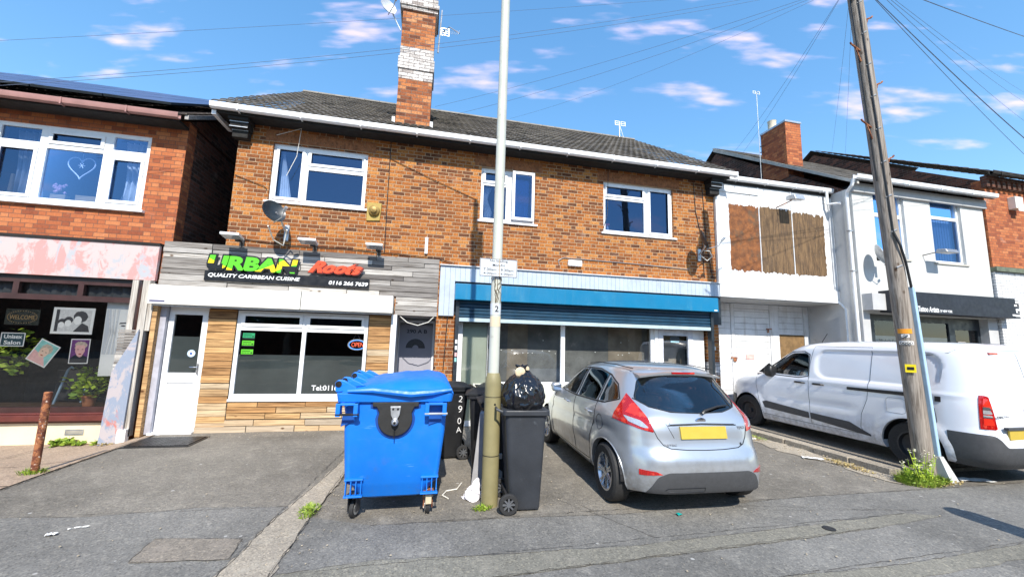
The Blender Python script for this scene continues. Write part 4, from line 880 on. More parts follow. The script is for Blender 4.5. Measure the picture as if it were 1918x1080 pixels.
# ---------------------------------------------------------------- annexe
A=thing('boarded_annexe','narrow annexe with bare chipboard patch on white panels over plank garage doors','building',(8.4,8,0))
b=B()
for x0,x1 in ((6.80,7.905),(7.925,8.885),(8.905,10.05)): b.box(x0,x1,7.955,7.985,3.20,5.45)
for x0,x1 in ((6.80,7.905),(7.925,8.885),(8.905,10.05)): b.box(x0,x1,7.96,7.985,5.46,5.66)
part('panel_front',b,M['whitewood'],A,bevel=.003)
b=B(); r5=random.Random(8)
def raggy(x0,x1,z0,z1,l,r):
    p=[]; n=26
    for i in range(n+1): p.append((x0+(x1-x0)*i/n,z0+r5.choice((.01,.03,.0,-.03,.02))*r5.uniform(0,1.6)))
    if r:
        for i in range(1,n): p.append((x1+r5.uniform(-.02,.02),z0+(z1-z0)*i/n))
    for i in range(n+1): p.append((x1-(x1-x0)*i/n,z1+r5.choice((.01,.03,.0,-.05,.02))*r5.uniform(0,1.6)))
    if l:
        for i in range(1,n): p.append((x0+r5.uniform(-.015,.015),z1-(z1-z0)*i/n))
    return p
for (x0,x1,l,r,zt) in ((7.05,7.90,1,0,5.15),(7.93,8.88,0,0,5.16),(8.91,9.88,0,1,5.12)): 
    p=raggy(x0,x1,3.52,zt,l,r); b.add([(x,7.9525,z) for x,z in p],[tuple(range(len(p)))])
part('bare_chipboard',b,M['ply'],A)
b=B(); b.box(6.67,6.79,7.93,7.999,3.0,5.6); b.box(10.06,10.16,7.93,7.999,3.0,5.6); b.box(6.80,10.05,7.93,7.954,3.17,3.199); b.box(6.80,7.9,7.93,7.954,5.451,5.459)
for x in (7.905,8.885): b.box(x,x+.02,7.945,7.99,3.2,5.66)
part('edge_frame',b,M['whitewood'],A)
b=B(); b.box(6.67,10.16,7.90,7.95,2.86,3.165); part('lower_fascia',b,M['whitewood'],A,bevel=.004)
b=B(); b.box(6.68,10.165,7.9505,8.82,2.84,2.87); part('soffit',b,mat('grey_soffit_boards',(.42,.42,.41),.7,.1,5),A)
b=B(); b.box(6.68,10.16,8.0,8.3,2.871,5.7); b.box(6.68,10.16,8.301,14,5.68,5.78); part('backing_wall',b,M['dark'],A)
gutter(A,6.95,10.15,7.88,5.80,M['white'],first=.3,br=.85)
b=B(); b.box(6.9,10.16,7.93,7.999,5.665,5.79); part('eaves_board',b,M['soffit'],A)
def hplanks(b,x0,x1,z0,z1,y,h,seed):
    r=random.Random(seed); z=z0
    while z<z1-.01:
        e=min(z+h,z1); d=r.uniform(0,.006); b.box(x0,x1,y-.02-d,y,z+.004,e-.003); z+=h
b=B(); hplanks(b,6.68,7.70,0,2.83,8.83,.155,1); part('plank_panel',b,M['whitewood'],A,bevel=.003)
b=B(); hplanks(b,7.82,8.90,0,2.70,8.83,.155,2); dd=part('garage_door',b,M['whitewood'],A,bevel=.003)
b=B(); b.box(7.71,7.81,8.80,8.84,0,2.83); b.box(8.91,9.19,8.80,8.84,0,2.83); b.box(7.82,8.90,8.80,8.84,2.705,2.83); b.box(10.0,10.16,8.80,8.84,0,2.83); part('door_frame',b,M['whitewood'],A,bevel=.003)
b=B(); hplanks(b,9.20,9.99,2.06,2.83,8.83,.155,3); part('plank_panel',b,M['whitewood'],A,bevel=.003)
b=B(); b.box(9.20,9.99,8.81,8.83,0,2.055); part('chipboard_infill',b,mat('tan_chipboard',(.20,.12,.05),.8,.3,9),A)
b=B(); b.box(7.66,7.86,8.79,8.80,1.42,1.45); b.lathe([(.05,0),(.05,.02)],(7.77,8.77,1.38),axis=1,n=14); part('padlock_hasp',b,M['rust'],A)
b=B(); b.box(8.78,8.95,8.79,8.799,2.18,2.21); b.box(8.80,8.84,8.77,8.79,2.10,2.2); part('padlock_hasp',b,M['rust'],A)
b=B(); b.box(8.12,8.36,8.790,8.797,1.40,1.53); part('door_notice',b,mat('faded_pink_notice',(.72,.42,.38),.6),A)
b=B(); b.box(6.68,10.1,8.845,9.0,0,2.83); part('inner_backing',b,M['dark'],A)
# ---------------------------------------------------------------- white rendered house
N=thing('rendered_house','white pebbledashed house with two tall windows over a black tattoo shop fascia','building',(12.4,7.43,0))
V1=(10.83,11.83,4.0,5.74); V2=(12.73,13.81,4.0,5.77)
b=B(); holes(b,10.17,14.64,2.6,5.72,7.43,7.65,[V1,V2]); part('wall',b,M['render'],N)
b=B(); b.box(10.172,10.4,7.651,16.2,0,5.72); b.box(10.17,10.4,7.43,7.65,0,2.599); b.box(14.3,14.64,7.43,7.65,0,2.599); part('side_wall',b,M['rendergrey'],N)
b=B(); b.box(10.4,14.3,16,16.2,0,5.7); part('rear_wall',b,M['brickside'],N)
b=B(); b.prism([(7.6,5.721),(16.2,5.721),(12.0,8.80)],0,10.18,10.38); part('gable',b,M['brickside'],N)
b=B(); b.box(10.15,14.68,7.36,7.429,5.60,5.83); part('eaves_board',b,mat('grey_eaves',(.42,.42,.42),.7,.1),N)
window(N,*V1,7.50,[(10.89,11.77,5.17,5.68),(10.89,11.77,4.07,5.07)],sillmat=mat('stone_sill',(.45,.43,.38),.8,.1))
window(N,*V2,7.50,[(12.79,13.75,5.27,5.70),(12.79,13.75,4.07,5.19)],sillmat=mat('stone_sill2',(.45,.43,.38),.8,.1))
blindm=mat('blue_grey_blinds',(.22,.32,.46),.7,.08,3)
for x0,x1 in ((10.9,11.76),(12.8,13.74)):
    b=B(); x=x0
    while x<x1: b.box(x,x+.08,7.66+.0,7.663,3.95,5.75); x+=.094
    part('vertical_blinds',b,blindm,N)
room(N,10.45,14.25,3.8,5.9,7.66,10,M['dark'])
rf=tileroof(10.12,14.66,7.20,5.80,12.0,9.0,24,M['tile'],N,wave=.165,amp=.004,step=.014,res=2)
b=B(); b.prism([(7.2,5.72),(7.2,5.80),(12,8.99),(12,8.85)],0,10.06,10.12); part('verge',b,mat('pale_mortar_verge',(.42,.40,.36),.9),N)
gutter(N,9.98,14.72,7.17,5.90,M['white'],first=.5,br=1.1)
b=B(); b.tube([(9.93,7.85,5.74),(9.93,7.85,5.40),(10.02,7.6,5.36)],.035,10); b.tube([(10.0,7.22,5.86),(10.0,7.28,5.7),(10.08,7.46,5.62),(10.10,7.50,5.5),(10.10,7.50,0)],.038,12); part('downpipe',b,M['white'],N,smooth=True)
for z in (4.6,3.6): b=B(); b.box(10.05,10.16,7.455,7.545,z,z+.03); part('pipe_clip',b,M['galv'],N)
b=B(); b.tube([(10.14,7.78,0),(10.14,7.78,2.7),(10.13,7.86,2.82),(10.10,7.92,2.9)],.025,10); part('waste_pipe',b,M['white'],N,smooth=True)
ch=part('chimney',(lambda b:(b.box(10.165,10.72,9.1,9.98,6.7,8.42),b)[-1])(B()),M['brickred'],N)
b=B(); b.box(10.15,10.74,9.08,10.0,8.421,8.48); part('chimney_cap',b,M['galv'],ch)
b=B(); b.lathe([(.13,0),(.12,.1),(.115,.33),(.13,.36)],(10.42,9.78,8.48),n=18); part('chimney_pot',b,mat('cream_clay',(.55,.5,.4),.8,.1),ch,smooth=True)
b=B(); b.box(10.6,14.85,7.10,7.35,2.62,3.13); fs_=part('black_fascia',b,M['navyfas'],N,bevel=.006)
b=B(); b.box(10.2,10.75,7.2,7.429,2.66,3.05); part('shutter_end',b,M['rendergrey'],N)
rr4=random.Random(3); b=B()
for k in range(9): z=2.66+rr4.uniform(0,.42); b.box(14.855-rr4.uniform(.06,.2),14.845,7.097,7.0995,z,z+.05)
b.box(14.57,14.69,7.096,7.0985,2.68,2.72); part('worn_paint',b,M['paper'],fs_)
b=text_b('Tattoo Artists',11.42,2.66,7.098,width=.66,height=.13,bold=.018,extr=.002,align='LEFT',shear=.15); b2=text_b('OF NEW YORK',12.11,2.67,7.098,width=.40,height=.06,bold=.015,extr=.002,align='LEFT'); b.add(b2.v,b2.f); part('lettering',b,M['inkwhite'],fs_)
b=B(); holes(b,10.42,14.3,.0,2.62,7.60,7.66,[(10.75,11.7,.6,2.45),(11.8,13.2,.6,2.45),(13.4,14.2,.1,2.3)]); sf=part('shopfront',b,M['rail'],N)
b=B(); b.quad((10.45,7.63,.05),(14.28,7.63,.05),(14.28,7.63,2.55),(10.45,7.63,2.55)); part('pane',b,M['shopglass'],sf)
b=B(); b.quad((10.75,7.66,.6),(13.2,7.66,.6),(13.2,7.66,2.08),(10.75,7.66,2.08)); part('frosted_film',b,mat('blue_grey_film',(.10,.15,.21),.4),N)
b=text_b('Modern Style',11.15,1.9,7.597,width=.62,height=.10,shear=.35,extr=.001,bold=-.002); part('lettering',b,M['inkblack'],sf)
b=B(); b.box(13.45,13.72,7.59,7.599,1.75,2.0); part('window_notice',b,mat('grey_notice',(.35,.33,.32),.6),sf)
b=B(); b.box(14.12,14.2,7.58,7.599,1.4,1.9); part('door_strip',b,mat('pink_strip',(.65,.2,.2),.5),sf)
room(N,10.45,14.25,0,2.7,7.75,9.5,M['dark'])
# ---------------------------------------------------------------- brick house far right
K=thing('corner_brick_house','orange brick house at far right with white painted brick ground floor','building',(17,7.4,0))
b=B(); b.box(14.66,20,7.38,7.6,4.0,6.42); part('wall',b,M['brickred'],K)
b=B(); b.box(14.68,20,7.37,7.6,0,3.88); part('painted_wall',b,M['brickwhite'],K)
b=B(); b.box(14.64,20,7.30,7.6,3.881,3.999); part('string_course',b,mat('mossy_ledge',(.12,.14,.10),.9,.3),K)
b=B(); b.box(14.66,14.9,7.601,16.5,0,6.4); b.prism([(7.42,6.42),(16.6,6.42),(12.0,9.32)],0,14.665,14.88); part('side_wall',b,M['brickside'],K)
b=B(); x=14.62
while x<20: b.box(x,x+.11,7.26,7.379,6.20,6.40); x+=.2
b.box(14.6,20,7.24,7.379,6.401,6.5); part('dentil_course',b,M['brickside'],K)
tileroof(14.55,20.2,7.05,6.50,12.0,9.5,24,M['tile2'],K,wave=.3,amp=.02,step=.02,res=4)
gutter(K,14.5,20.2,7.1,6.52,M['soffit'],first=.3)
b=B(); b.box(15.9,20,7.32,7.369,0.1,3.86); part('pale_panel',b,mat('pale_blue_panel',(.55,.62,.72),.5,.05),K)
b=B(); b.box(15.55,15.85,7.22,7.379,5.66,6.0); b.box(15.60,15.80,7.2,7.22,5.58,5.7); solo('alarm_box',b,M['whitep'],'white alarm box high on the orange brick house at far right','alarm box',bevel=.03)
# ---------------------------------------------------------------- takeaway sign
S=thing('takeaway_sign','black takeaway sign strip with green yellow and red raised letters','sign',(-2.5,7.94,2.62))
b=B(); b.box(-3.88,-1.10,7.925,7.955,2.615,2.80); part('strip_board',b,M['blackboard'],S,bevel=.002)
b=text_b('QUALITY CARIBBEAN CUISINE',-3.82,2.675,7.923,width=1.50,height=.078,align='LEFT',bold=.02,shear=.2); part('strapline_lettering',b,M['inkwhite'],S)
b=text_b('0116 266 7639',-1.82,2.655,7.923,width=.70,height=.075,align='LEFT',bold=.03,shear=.15); part('telephone_lettering',b,M['inkwhite'],S)
# raised letters: black backing, print in yellow with green band
import itertools
def stripes(s,x,z,w,h):
    back=text_b(s,x,z-.028,7.915,width=w+.05,height=h+.055,align='LEFT',bold=.115,extr=.012,shear=.12)
    part('letter_backing',back,M['blackboard'],S)
    t=text_b(s,x+.025,z,7.899,width=w,height=h,align='LEFT',bold=.055,extr=.004,shear=.12)
    return t
tb=stripes('URBAN',-3.86,2.815,1.46,.26)
t=NT('rasta_letter_print'); p=t.sep(t.pos()); 
k=t.math('ADD',p[2],t.math('MULTIPLY',p[0],-.02)); 
f=t.math('SUBTRACT',t.math('ADD',t.math('MULTIPLY',t.math('SINE',t.math('MULTIPLY',p[0],3.4)),.16),k),2.95)
c_=t.mix(t.math('GREATER_THAN',t.math('ABSOLUTE',f),.075),(.80,.62,.01),(.10,.50,.02))
edge=t.math('ADD',t.math('LESS_THAN',p[0],-3.60),t.math('GREATER_THAN',p[0],-2.62))
band=t.math('MULTIPLY',edge,t.math('MULTIPLY',t.math('GREATER_THAN',t.math('ADD',k,.05),2.94),t.math('LESS_THAN',t.math('ADD',k,.05),3.05)))
c_=t.mix(band,c_,(.01,.01,.012)); t.fin(c_,.35); part('first_word_lettering',tb,t.m,S)
b=text_b('Roots',-2.20,2.845,7.908,width=1.0,height=.235,align='LEFT',bold=.085,extr=.015,shear=.55); part('letter_backing',b,mat('dark_red_edge',(.16,.015,.01),.5),S)
b=text_b('Roots',-2.19,2.86,7.889,width=.96,height=.225,align='LEFT',bold=.055,extr=.004,shear=.55); part('second_word_lettering',b,M['red'],S)
# ---------------------------------------------------------------- floodlights, alarm, bell
labs=['white floodlight over the left end of the timber fascia, above the first letters','white floodlight above the middle of the timber fascia sign','white floodlight at right above the red word on the timber fascia']
fl=None
for (x,lb) in zip((-3.42,-2.18,-1.02),labs):
    if fl is None:
        fl=thing('floodlight',lb,'floodlight',(x,7.99,3.34),'floodlights over the timber fascia')
        b=B(); b.prism([(-.40,.10),(-.18,.06),(-.17,.02),(-.40,.055)],0,-.15,.15); part('lamp_head',b,M['white'],fl,local=True,bevel=.006)
        b=B(); b.tube([(.05,0,-.01),(.05,-.12,.06),(.05,-.22,.05)],.014,8); b.box(.01,.09,-.015,.0,-.06,.06); b.box(.01,.10,-.19,-.15,-.01,.05); part('bracket_arm',b,M['black'],fl,local=True)
        b=B(); b.quad((-.14,-.395,.052),(.14,-.395,.052),(.14,-.19,.018),(-.14,-.19,.018)); part('lens',b,M['clearlens'],fl,local=True)
    else: dup(fl,(x,7.99,3.34),label=lb)
t=thing('flood_lamp','grey floodlight on short arm at the top of the chipboard patched panels','floodlight',(8.6,7.95,5.37))
b=B(); b.tube([(8.45,7.95,5.20),(8.46,7.75,5.22),(8.6,7.65,5.30)],.014,8); part('bracket_arm',b,M['rust'],t)
b=B(); b.prism([(7.45,5.26),(7.5,5.40),(7.72,5.42),(7.74,5.32)],0,8.5,8.8); part('lamp_head',b,M['galv'],t,bevel=.02)
t=thing('flood_lamp','small grey floodlight between the two tall windows of the white house','floodlight',(12.5,7.4,4.25))
b=B(); b.tube([(12.3,7.43,4.15),(12.35,7.2,4.18),(12.5,7.1,4.2)],.012,8); part('bracket_arm',b,M['black'],t)
b=B(); b.prism([(6.95,4.14),(7.0,4.24),(7.18,4.26),(7.2,4.16)],0,12.35,12.75); part('lamp_head',b,M['grey'],t,bevel=.02)
b=B(); b.box(2.94,3.26,7.93,7.999,3.34,3.475); solo('alarm_box',b,M['white'],'white alarm box low on the brick above the blue shutter box','alarm box',bevel=.02)
t=thing('bell_siren','round brass siren on a yellow square plate right of first upstairs window','siren',(-1.11,7.97,4.15))
b=B(); b.prism([(-1.26,4.34),(-.98,4.34),(-1.0,3.98),(-1.25,3.96)],1,7.97,7.999); part('back_plate',b,mat('mustard_plate',(.36,.25,.05),.6,.1),t,bevel=.01)
b=B(); b.lathe([(.11,0),(.10,-.05),(.06,-.07),(.055,-.10),(.02,-.11)],(-1.115,7.97,4.17),axis=1,n=24); part('bell_dome',b,M['brass'],t,smooth=True)
# ---------------------------------------------------------------- satellite dishes
def dish(loc,rz,lab,r=.30,tilt=R(20),arm=True,col='rail',name='satellite_dish',wallside=None,facets=32,ry=0):
    t=thing(name,lab,'satellite dish',loc)
    Mx=Matrix.Rotation(rz,4,'Z')@Matrix.Rotation(-tilt,4,'X')
    b=B(); n=facets; rings=6; vs=[(0,.075,0)]
    for j in range(1,rings+1):
        q=j/rings
        for k in range(n): a=2*math.pi*k/n; vs.append((r*q*math.cos(a)*.93,.075*(1-q*q),r*q*math.sin(a)))
    f=[(0,1+k,1+(k+1)%n) for k in range(n)]+[(1+(j-1)*n+k,1+j*n+k,1+j*n+(k+1)%n,1+(j-1)*n+(k+1)%n) for j in range(1,rings) for k in range(n)]
    b.add(vs,f); b.add([(x,y+.012,z) for x,y,z in vs],f); o=len(vs); b.f+=[(o-n+k,o-n+(k+1)%n,2*o-n+(k+1)%n,2*o-n+k) for k in range(n)]
    b.xf(Mx); part('reflector',b,M[col],t,local=True,smooth=50)
    b=B(); b.tube([(0,.06,-r*.98),(0,-.18,-r*1.15),(0,-.30,-r*.75)],.010,8); b.tube([(0,-.27,-r*.80),(0,-.36,-r*.62)],.028,10); b.xf(Mx); part('feed_arm',b,M['galv'],t,local=True)
    return t
d=dish((-2.72,7.50,3.86),R(46),'dark round satellite dish under first upstairs window, above the timber fascia',.215,R(22))
b=B(); b.tube([(0,.08,0),(.06,.2,-.12),(.08,.36,-.25),(.08,.48,-.25)],.018,8); b.box(.04,.12,.455,.478,-.42,-.12); part('wall_bracket',b,M['galv'],d,local=True)
b=B(); b.tube([(0.0,-.2,-.33),(.0,.1,-.5),(.1,.3,-.55),(.16,.2,-.35),(.2,.1,-.3)],.012,8); part('loose_cable',b,M['whitep'],d,local=True)
d=dish((6.00,7.50,4.08),R(50),'dark satellite dish seen nearly edge on at the right end of the brick front',.23,R(20))
b=B(); b.tube([(0,.08,0),(.15,.2,-.12),(.2,.46,-.25)],.018,8); b.box(.16,.24,.46,.485,-.40,-.12); part('wall_bracket',b,M['galv'],d,local=True)
b=B(); b.tube([(.05,.1,-.25),(.3,.25,-.2),(.45,.35,-.3),(.35,.4,-.4),(.2,.4,-.3)],.010,8); part('loose_cable',b,M['whitep'],d,local=True)
d=dish((10.50,7.13,3.98),R(46),'small dish on an arm low on the white pebbledashed wall, partly behind the telegraph pole',.26,R(20),col='galv')
b=B(); b.tube([(0,.08,0),(.1,.16,-.1),(.2,.06,-.12)],.018,8); b.box(.16,.24,.03,.06,-.25,.0); part('wall_bracket',b,M['black'],d,local=True)
d=dish((-1.12,7.9,8.62),R(30),'pale octagonal dish held out left of the tall brick chimney',.19,R(15),col='signgrey',facets=8)
b=B(); b.tube([(0.05,.07,-.05),(.15,.12,-.22),(.26,.13,-.42)],.014,8); part('chimney_bracket',b,M['galv'],d,local=True)
t=thing('yagi_aerial','spiky television aerial sticking out right of the tall brick chimney','aerial',(-.1,8.3,8.4))
b=B(); b.tube([(-.06,8.3,8.05),(-.02,8.28,9.1)],.016,8); part('mast',b,M['galv'],t)
b=B(); b.tube([(-.02,8.28,8.52),(.16,7.95,8.44),(.36,7.55,8.0)],.010,6)
for k in range(9):
    q=k/8; c=(.02+.32*q,8.2-.62*q,8.50-.46*q); b.tube([(c[0]-.02,c[1]-.02,c[2]-.07),(c[0]+.02,c[1]+.02,c[2]+.07)],.005,5); 
part('boom',b,M['galv'],t)
b=B(); ring(b,-.02,.16,8.44,8.62,8.22,8.23,.012); b.box(-.005,.145,8.224,8.226,8.5,8.51); b.box(-.005,.145,8.224,8.226,8.55,8.56); part('reflector_grid',b,M['galv'],t)
t=thing('roof_aerial','small white grid aerial standing on the right end of the main ridge','aerial',(6.3,12.0,8.95))
b=B(); b.tube([(6.3,12,8.9),(6.3,12,9.36)],.014,6); b.tube([(6.45,12,8.9),(6.32,12,9.3)],.01,6); part('mast',b,M['galv'],t)
b=B(); ring(b,6.12,6.30,9.32,9.48,11.98,11.995,.02); ring(b,6.34,6.52,9.32,9.48,11.98,11.995,.02); b.box(6.14,6.28,11.985,11.99,9.39,9.41); b.box(6.36,6.5,11.985,11.99,9.39,9.41); part('reflector_grid',b,M['inkwhite'],t)
t=thing('pole_aerial','tall thin white aerial mast clamped to the smaller brick chimney','aerial',(10.12,9.95,7.4))
b=B(); b.tube([(10.02,9.9,6.3),(10.02,9.9,9.85)],.010,6); part('mast',b,M['galv'],t)
b=B(); b.tube([(10.02,9.9,8.0),(10.17,9.9,8.05)],.014,6); b.tube([(10.02,9.9,7.8),(10.17,9.9,7.85)],.014,6); part('clamp',b,M['black'],t)
b=B(); ring(b,9.88,9.99,9.80,9.89,9.89,9.90,.012); ring(b,10.03,10.14,9.80,9.89,9.89,9.90,.012); b.tube([(10.02,9.9,9.8),(9.75,9.6,9.65),(9.6,9.4,9.5)],.008,5); part('reflector_grid',b,M['inkwhite'],t)
# ---------------------------------------------------------------- lamp post
P=thing('lamp_post','tall cream lamp column with thick olive base between the bins','lamp post',(.75,4.32,0))
b=B(); b.lathe([(.088,-.02),(.088,1.24),(.084,1.28),(.066,1.345),(.060,1.352)],(.75,4.32,0),n=32); part('base_column',b,M['olive'],P,smooth=30)
b=B(); b.lathe([(.0895,.0),(.0895,.006)],(.75,4.32,1.10),n=32); b.lathe([(.0892,0),(.0892,.008)],(.75,4.32,.50),n=32); part('door_seam',b,M['inkblack'],P)
b=B(); b.lathe([(.011,0),(.011,.01)],(.762,4.23,1.03),axis=1,n=12); part('lock',b,M['inkblack'],P)
b=B(); b.lathe([(.058,1.345),(.0565,3),(.052,6.2),(.05,8.0)],(.75,4.32,0),n=28); part('shaft',b,M['cream2'],P,smooth=True)
b=B(); b.tube([(.75,4.32,7.98),(.75,4.2,8.15),(.75,3.6,8.3),(.75,3.2,8.32)],.03,10); b.box(.62,.88,2.6,3.25,8.27,8.38); part('lantern',b,M['galv'],P)
b=B(); b.lathe([(.0595,0),(.0595,.125)],(.75,4.32,1.98),n=28); part('number_sticker',b,M['signgrey'],P)
b=B(); b.lathe([(.0593,0),(.0593,.11)],(.75,4.32,1.85),n=28); part('blank_sticker',b,mat('faded_peach_sticker',(.66,.55,.38),.6,.05),P)
b=text_b('2',.752,2.012,4.259,height=.065,bold=.01,extr=.001); part('number',b,M['inkblack'],P)
b=B(); b.lathe([(.062,0),(.062,.02)],(.75,4.32,2.375),n=24); b.lathe([(.062,0),(.062,.02)],(.75,4.32,2.56),n=24); part('sign_clip',b,M['galv'],P)
b=B(); r6=random.Random(2)
for k in range(5):
    x0=.75+r6.uniform(-.02,.03); pts=[(x0,4.262,2.40)]; 
    for j in range(6): pts.append((x0+r6.uniform(-.028,.028),4.258,2.36-j*.05))
    b.tube(pts,.003,5)
part('tangled_string',b,mat('dark_string',(.12,.09,.05),.9),P)
T=thing('loading_sign','small grey no loading times sign clamped across the cream lamp column','sign',(.755,4.24,2.49))
b=B(); b.box(.545,.965,4.238,4.243,2.395,2.595); part('sign_plate',b,M['signgrey'],T,bevel=.001)
b=B(); ring(b,.548,.962,2.398,2.592,4.2362,4.2378,.004); part('border',b,M['inkblack'],T)
b=B()
for s_,z,w_ in (('No loading',2.553,.20),('Mon-Fri',2.508,.135),('7.30am - 9.30am',2.458,.335),('4.00pm - 6.00pm',2.412,.335)):
    q=text_b(s_,.755,z,4.2375,width=w_,height=.030,bold=.006,extr=.0008); b.add(q.v,q.f)
part('lettering',b,M['inkblack'],T)
b=B(); b.tube([(.765,4.235,2.60),(.762,4.234,2.52),(.768,4.233,2.45),(.763,4.235,2.40)],.0035,5); part('string_tie',b,M['tan'],T)
# ---------------------------------------------------------------- telegraph pole
def pp(z): return (6.79-.062*z,4.33,z)
P=thing('telegraph_pole','leaning weathered timber telegraph pole with metal climbing steps','telegraph pole',(6.79,4.33,0))
b=B(); b.tube([pp(z) for z in np.linspace(-.1,8.3,22)],[.108-.0022*max(z,0) for z in np.linspace(-.1,8.3,22)],24)
r7=random.Random(6)
o=mesh('tmp',b,M['polewood']); bpy.data.objects.remove(o)
part('shaft',b,M['polewood'],P,smooth=50)
for i,z in enumerate((4.55,5.05,5.75,6.3,6.85,7.35)):
    b=B(); s=1 if i%2==0 else -1; c=pp(z); r=.108-.0022*z
    y=c[1]-.02
    b.tube([(c[0]+s*r*.9,y,z-.02),(c[0]+s*(r+.15),y,z+.06),(c[0]+s*(r+.17),y,z+.085)],.013,6); b.tube([(c[0]+s*r*.9,y,z-.20),(c[0]+s*(r+.075),y,z+.02)],.010,6)
    if s>0: b.box(c[0]+s*r*.92,c[0]+s*(r+.015),y-.02,y+.02,z-.24,z+.03)
    part('climbing_step',b,M['rust'],P)
b=B()
for i in range(9):
    z=2.9+i*.52; c=pp(z); r=.108-.0022*z; b.tube([(c[0]-r*.75,c[1]-r*.70,z-.01),(c[0]-r*.2,c[1]-r*1.03,z+.02)],.011,6)
part('cable_clip',b,M['galv'],P)
b=B(); b.tube([(pp(z)[0]-(.108-.0022*z)*.62,pp(z)[1]-(.108-.0022*z)*.80,z) for z in np.linspace(3.4,7.8,14)],.014,6); b.tube([(pp(3.4)[0]-.07,4.24,3.4),(6.55,4.20,3.2),(6.62,4.20,2.95),(6.69,4.21,2.6)],.016,6); b.tube([(pp(z)[0]-(.112-.0022*z),4.33,z) for z in np.linspace(4.2,7.8,8)],.012,6); part('pole_cable',b,M['black'],P)
b=B(); b.prism([(6.68,2.62),(6.73,2.60),(6.88,.32),(6.83,.32)],1,4.19,4.25); part('cable_guard',b,M['paleb'],P,bevel=.012)
b=B(); b.add([(6.82,4.18,.32),(6.89,4.18,.32),(6.89,4.25,.32),(6.82,4.25,.32),(6.83,4.08,0),(6.98,4.08,0),(6.98,4.24,0),(6.83,4.24,0)],[(0,1,5,4),(1,2,6,5),(2,3,7,6),(3,0,4,7),(0,3,2,1)]); part('guard_foot',b,mat('pale_concrete_foot',(.5,.52,.52),.8,.1),P)
def stick(z0,z1,m,nm,w=.95,dx=0):
    b=B(); n=10; vs=[]
    for k in range(n+1):
        a=R(-147)-w/2+w*k/n
        for z in (z0,z1): r=.108-.0022*z+.004; vs.append((pp(z)[0]+dx+math.cos(a)*r,4.33+math.sin(a)*r,z))
    b.add(vs,[(k*2,k*2+2,k*2+3,k*2+1) for k in range(n)]); part(nm,b,M[m],P)
stick(1.955,2.02,'orange','orange_label',1.5); stick(1.90,1.945,'paper','pole_letter_disc',.8,.0); stick(1.80,1.85,'paper','pole_number_disc',1.5)
b=text_b('GP',0,1.903,-.115,height=.034,bold=.01,extr=.002); q=text_b('0000',0,1.806,-.115,width=.13,height=.034,bold=.01,extr=.002); b.add(q.v,q.f); b.xf(Matrix.Translation((pp(1.85)[0],4.33,0))@Matrix.Rotation(R(-57),4,'Z')); part('pole_lettering',b,M['inkblack'],P)
b=B(); b.box(-.05,.06,-.122,-.116,1.42,1.53); b.xf(Matrix.Translation((pp(1.5)[0],4.33,0))@Matrix.Rotation(R(-57),4,'Z')); part('yellow_notice',b,M['yellow'],P)
b=B(); b.box(-.03,.04,-.126,-.123,1.455,1.495); b.xf(Matrix.Translation((pp(1.5)[0],4.33,0))@Matrix.Rotation(R(-57),4,'Z')); part('notice_mark',b,M['inkblack'],P)
b=B(); b.lathe([(.13,0),(.16,.05),(.16,.35),(.11,.42)],(6.22,4.33,7.28),n=18); b.box(6.0,6.3,4.2,4.3,7.2,7.5); part('junction_canister',b,M['black'],P)
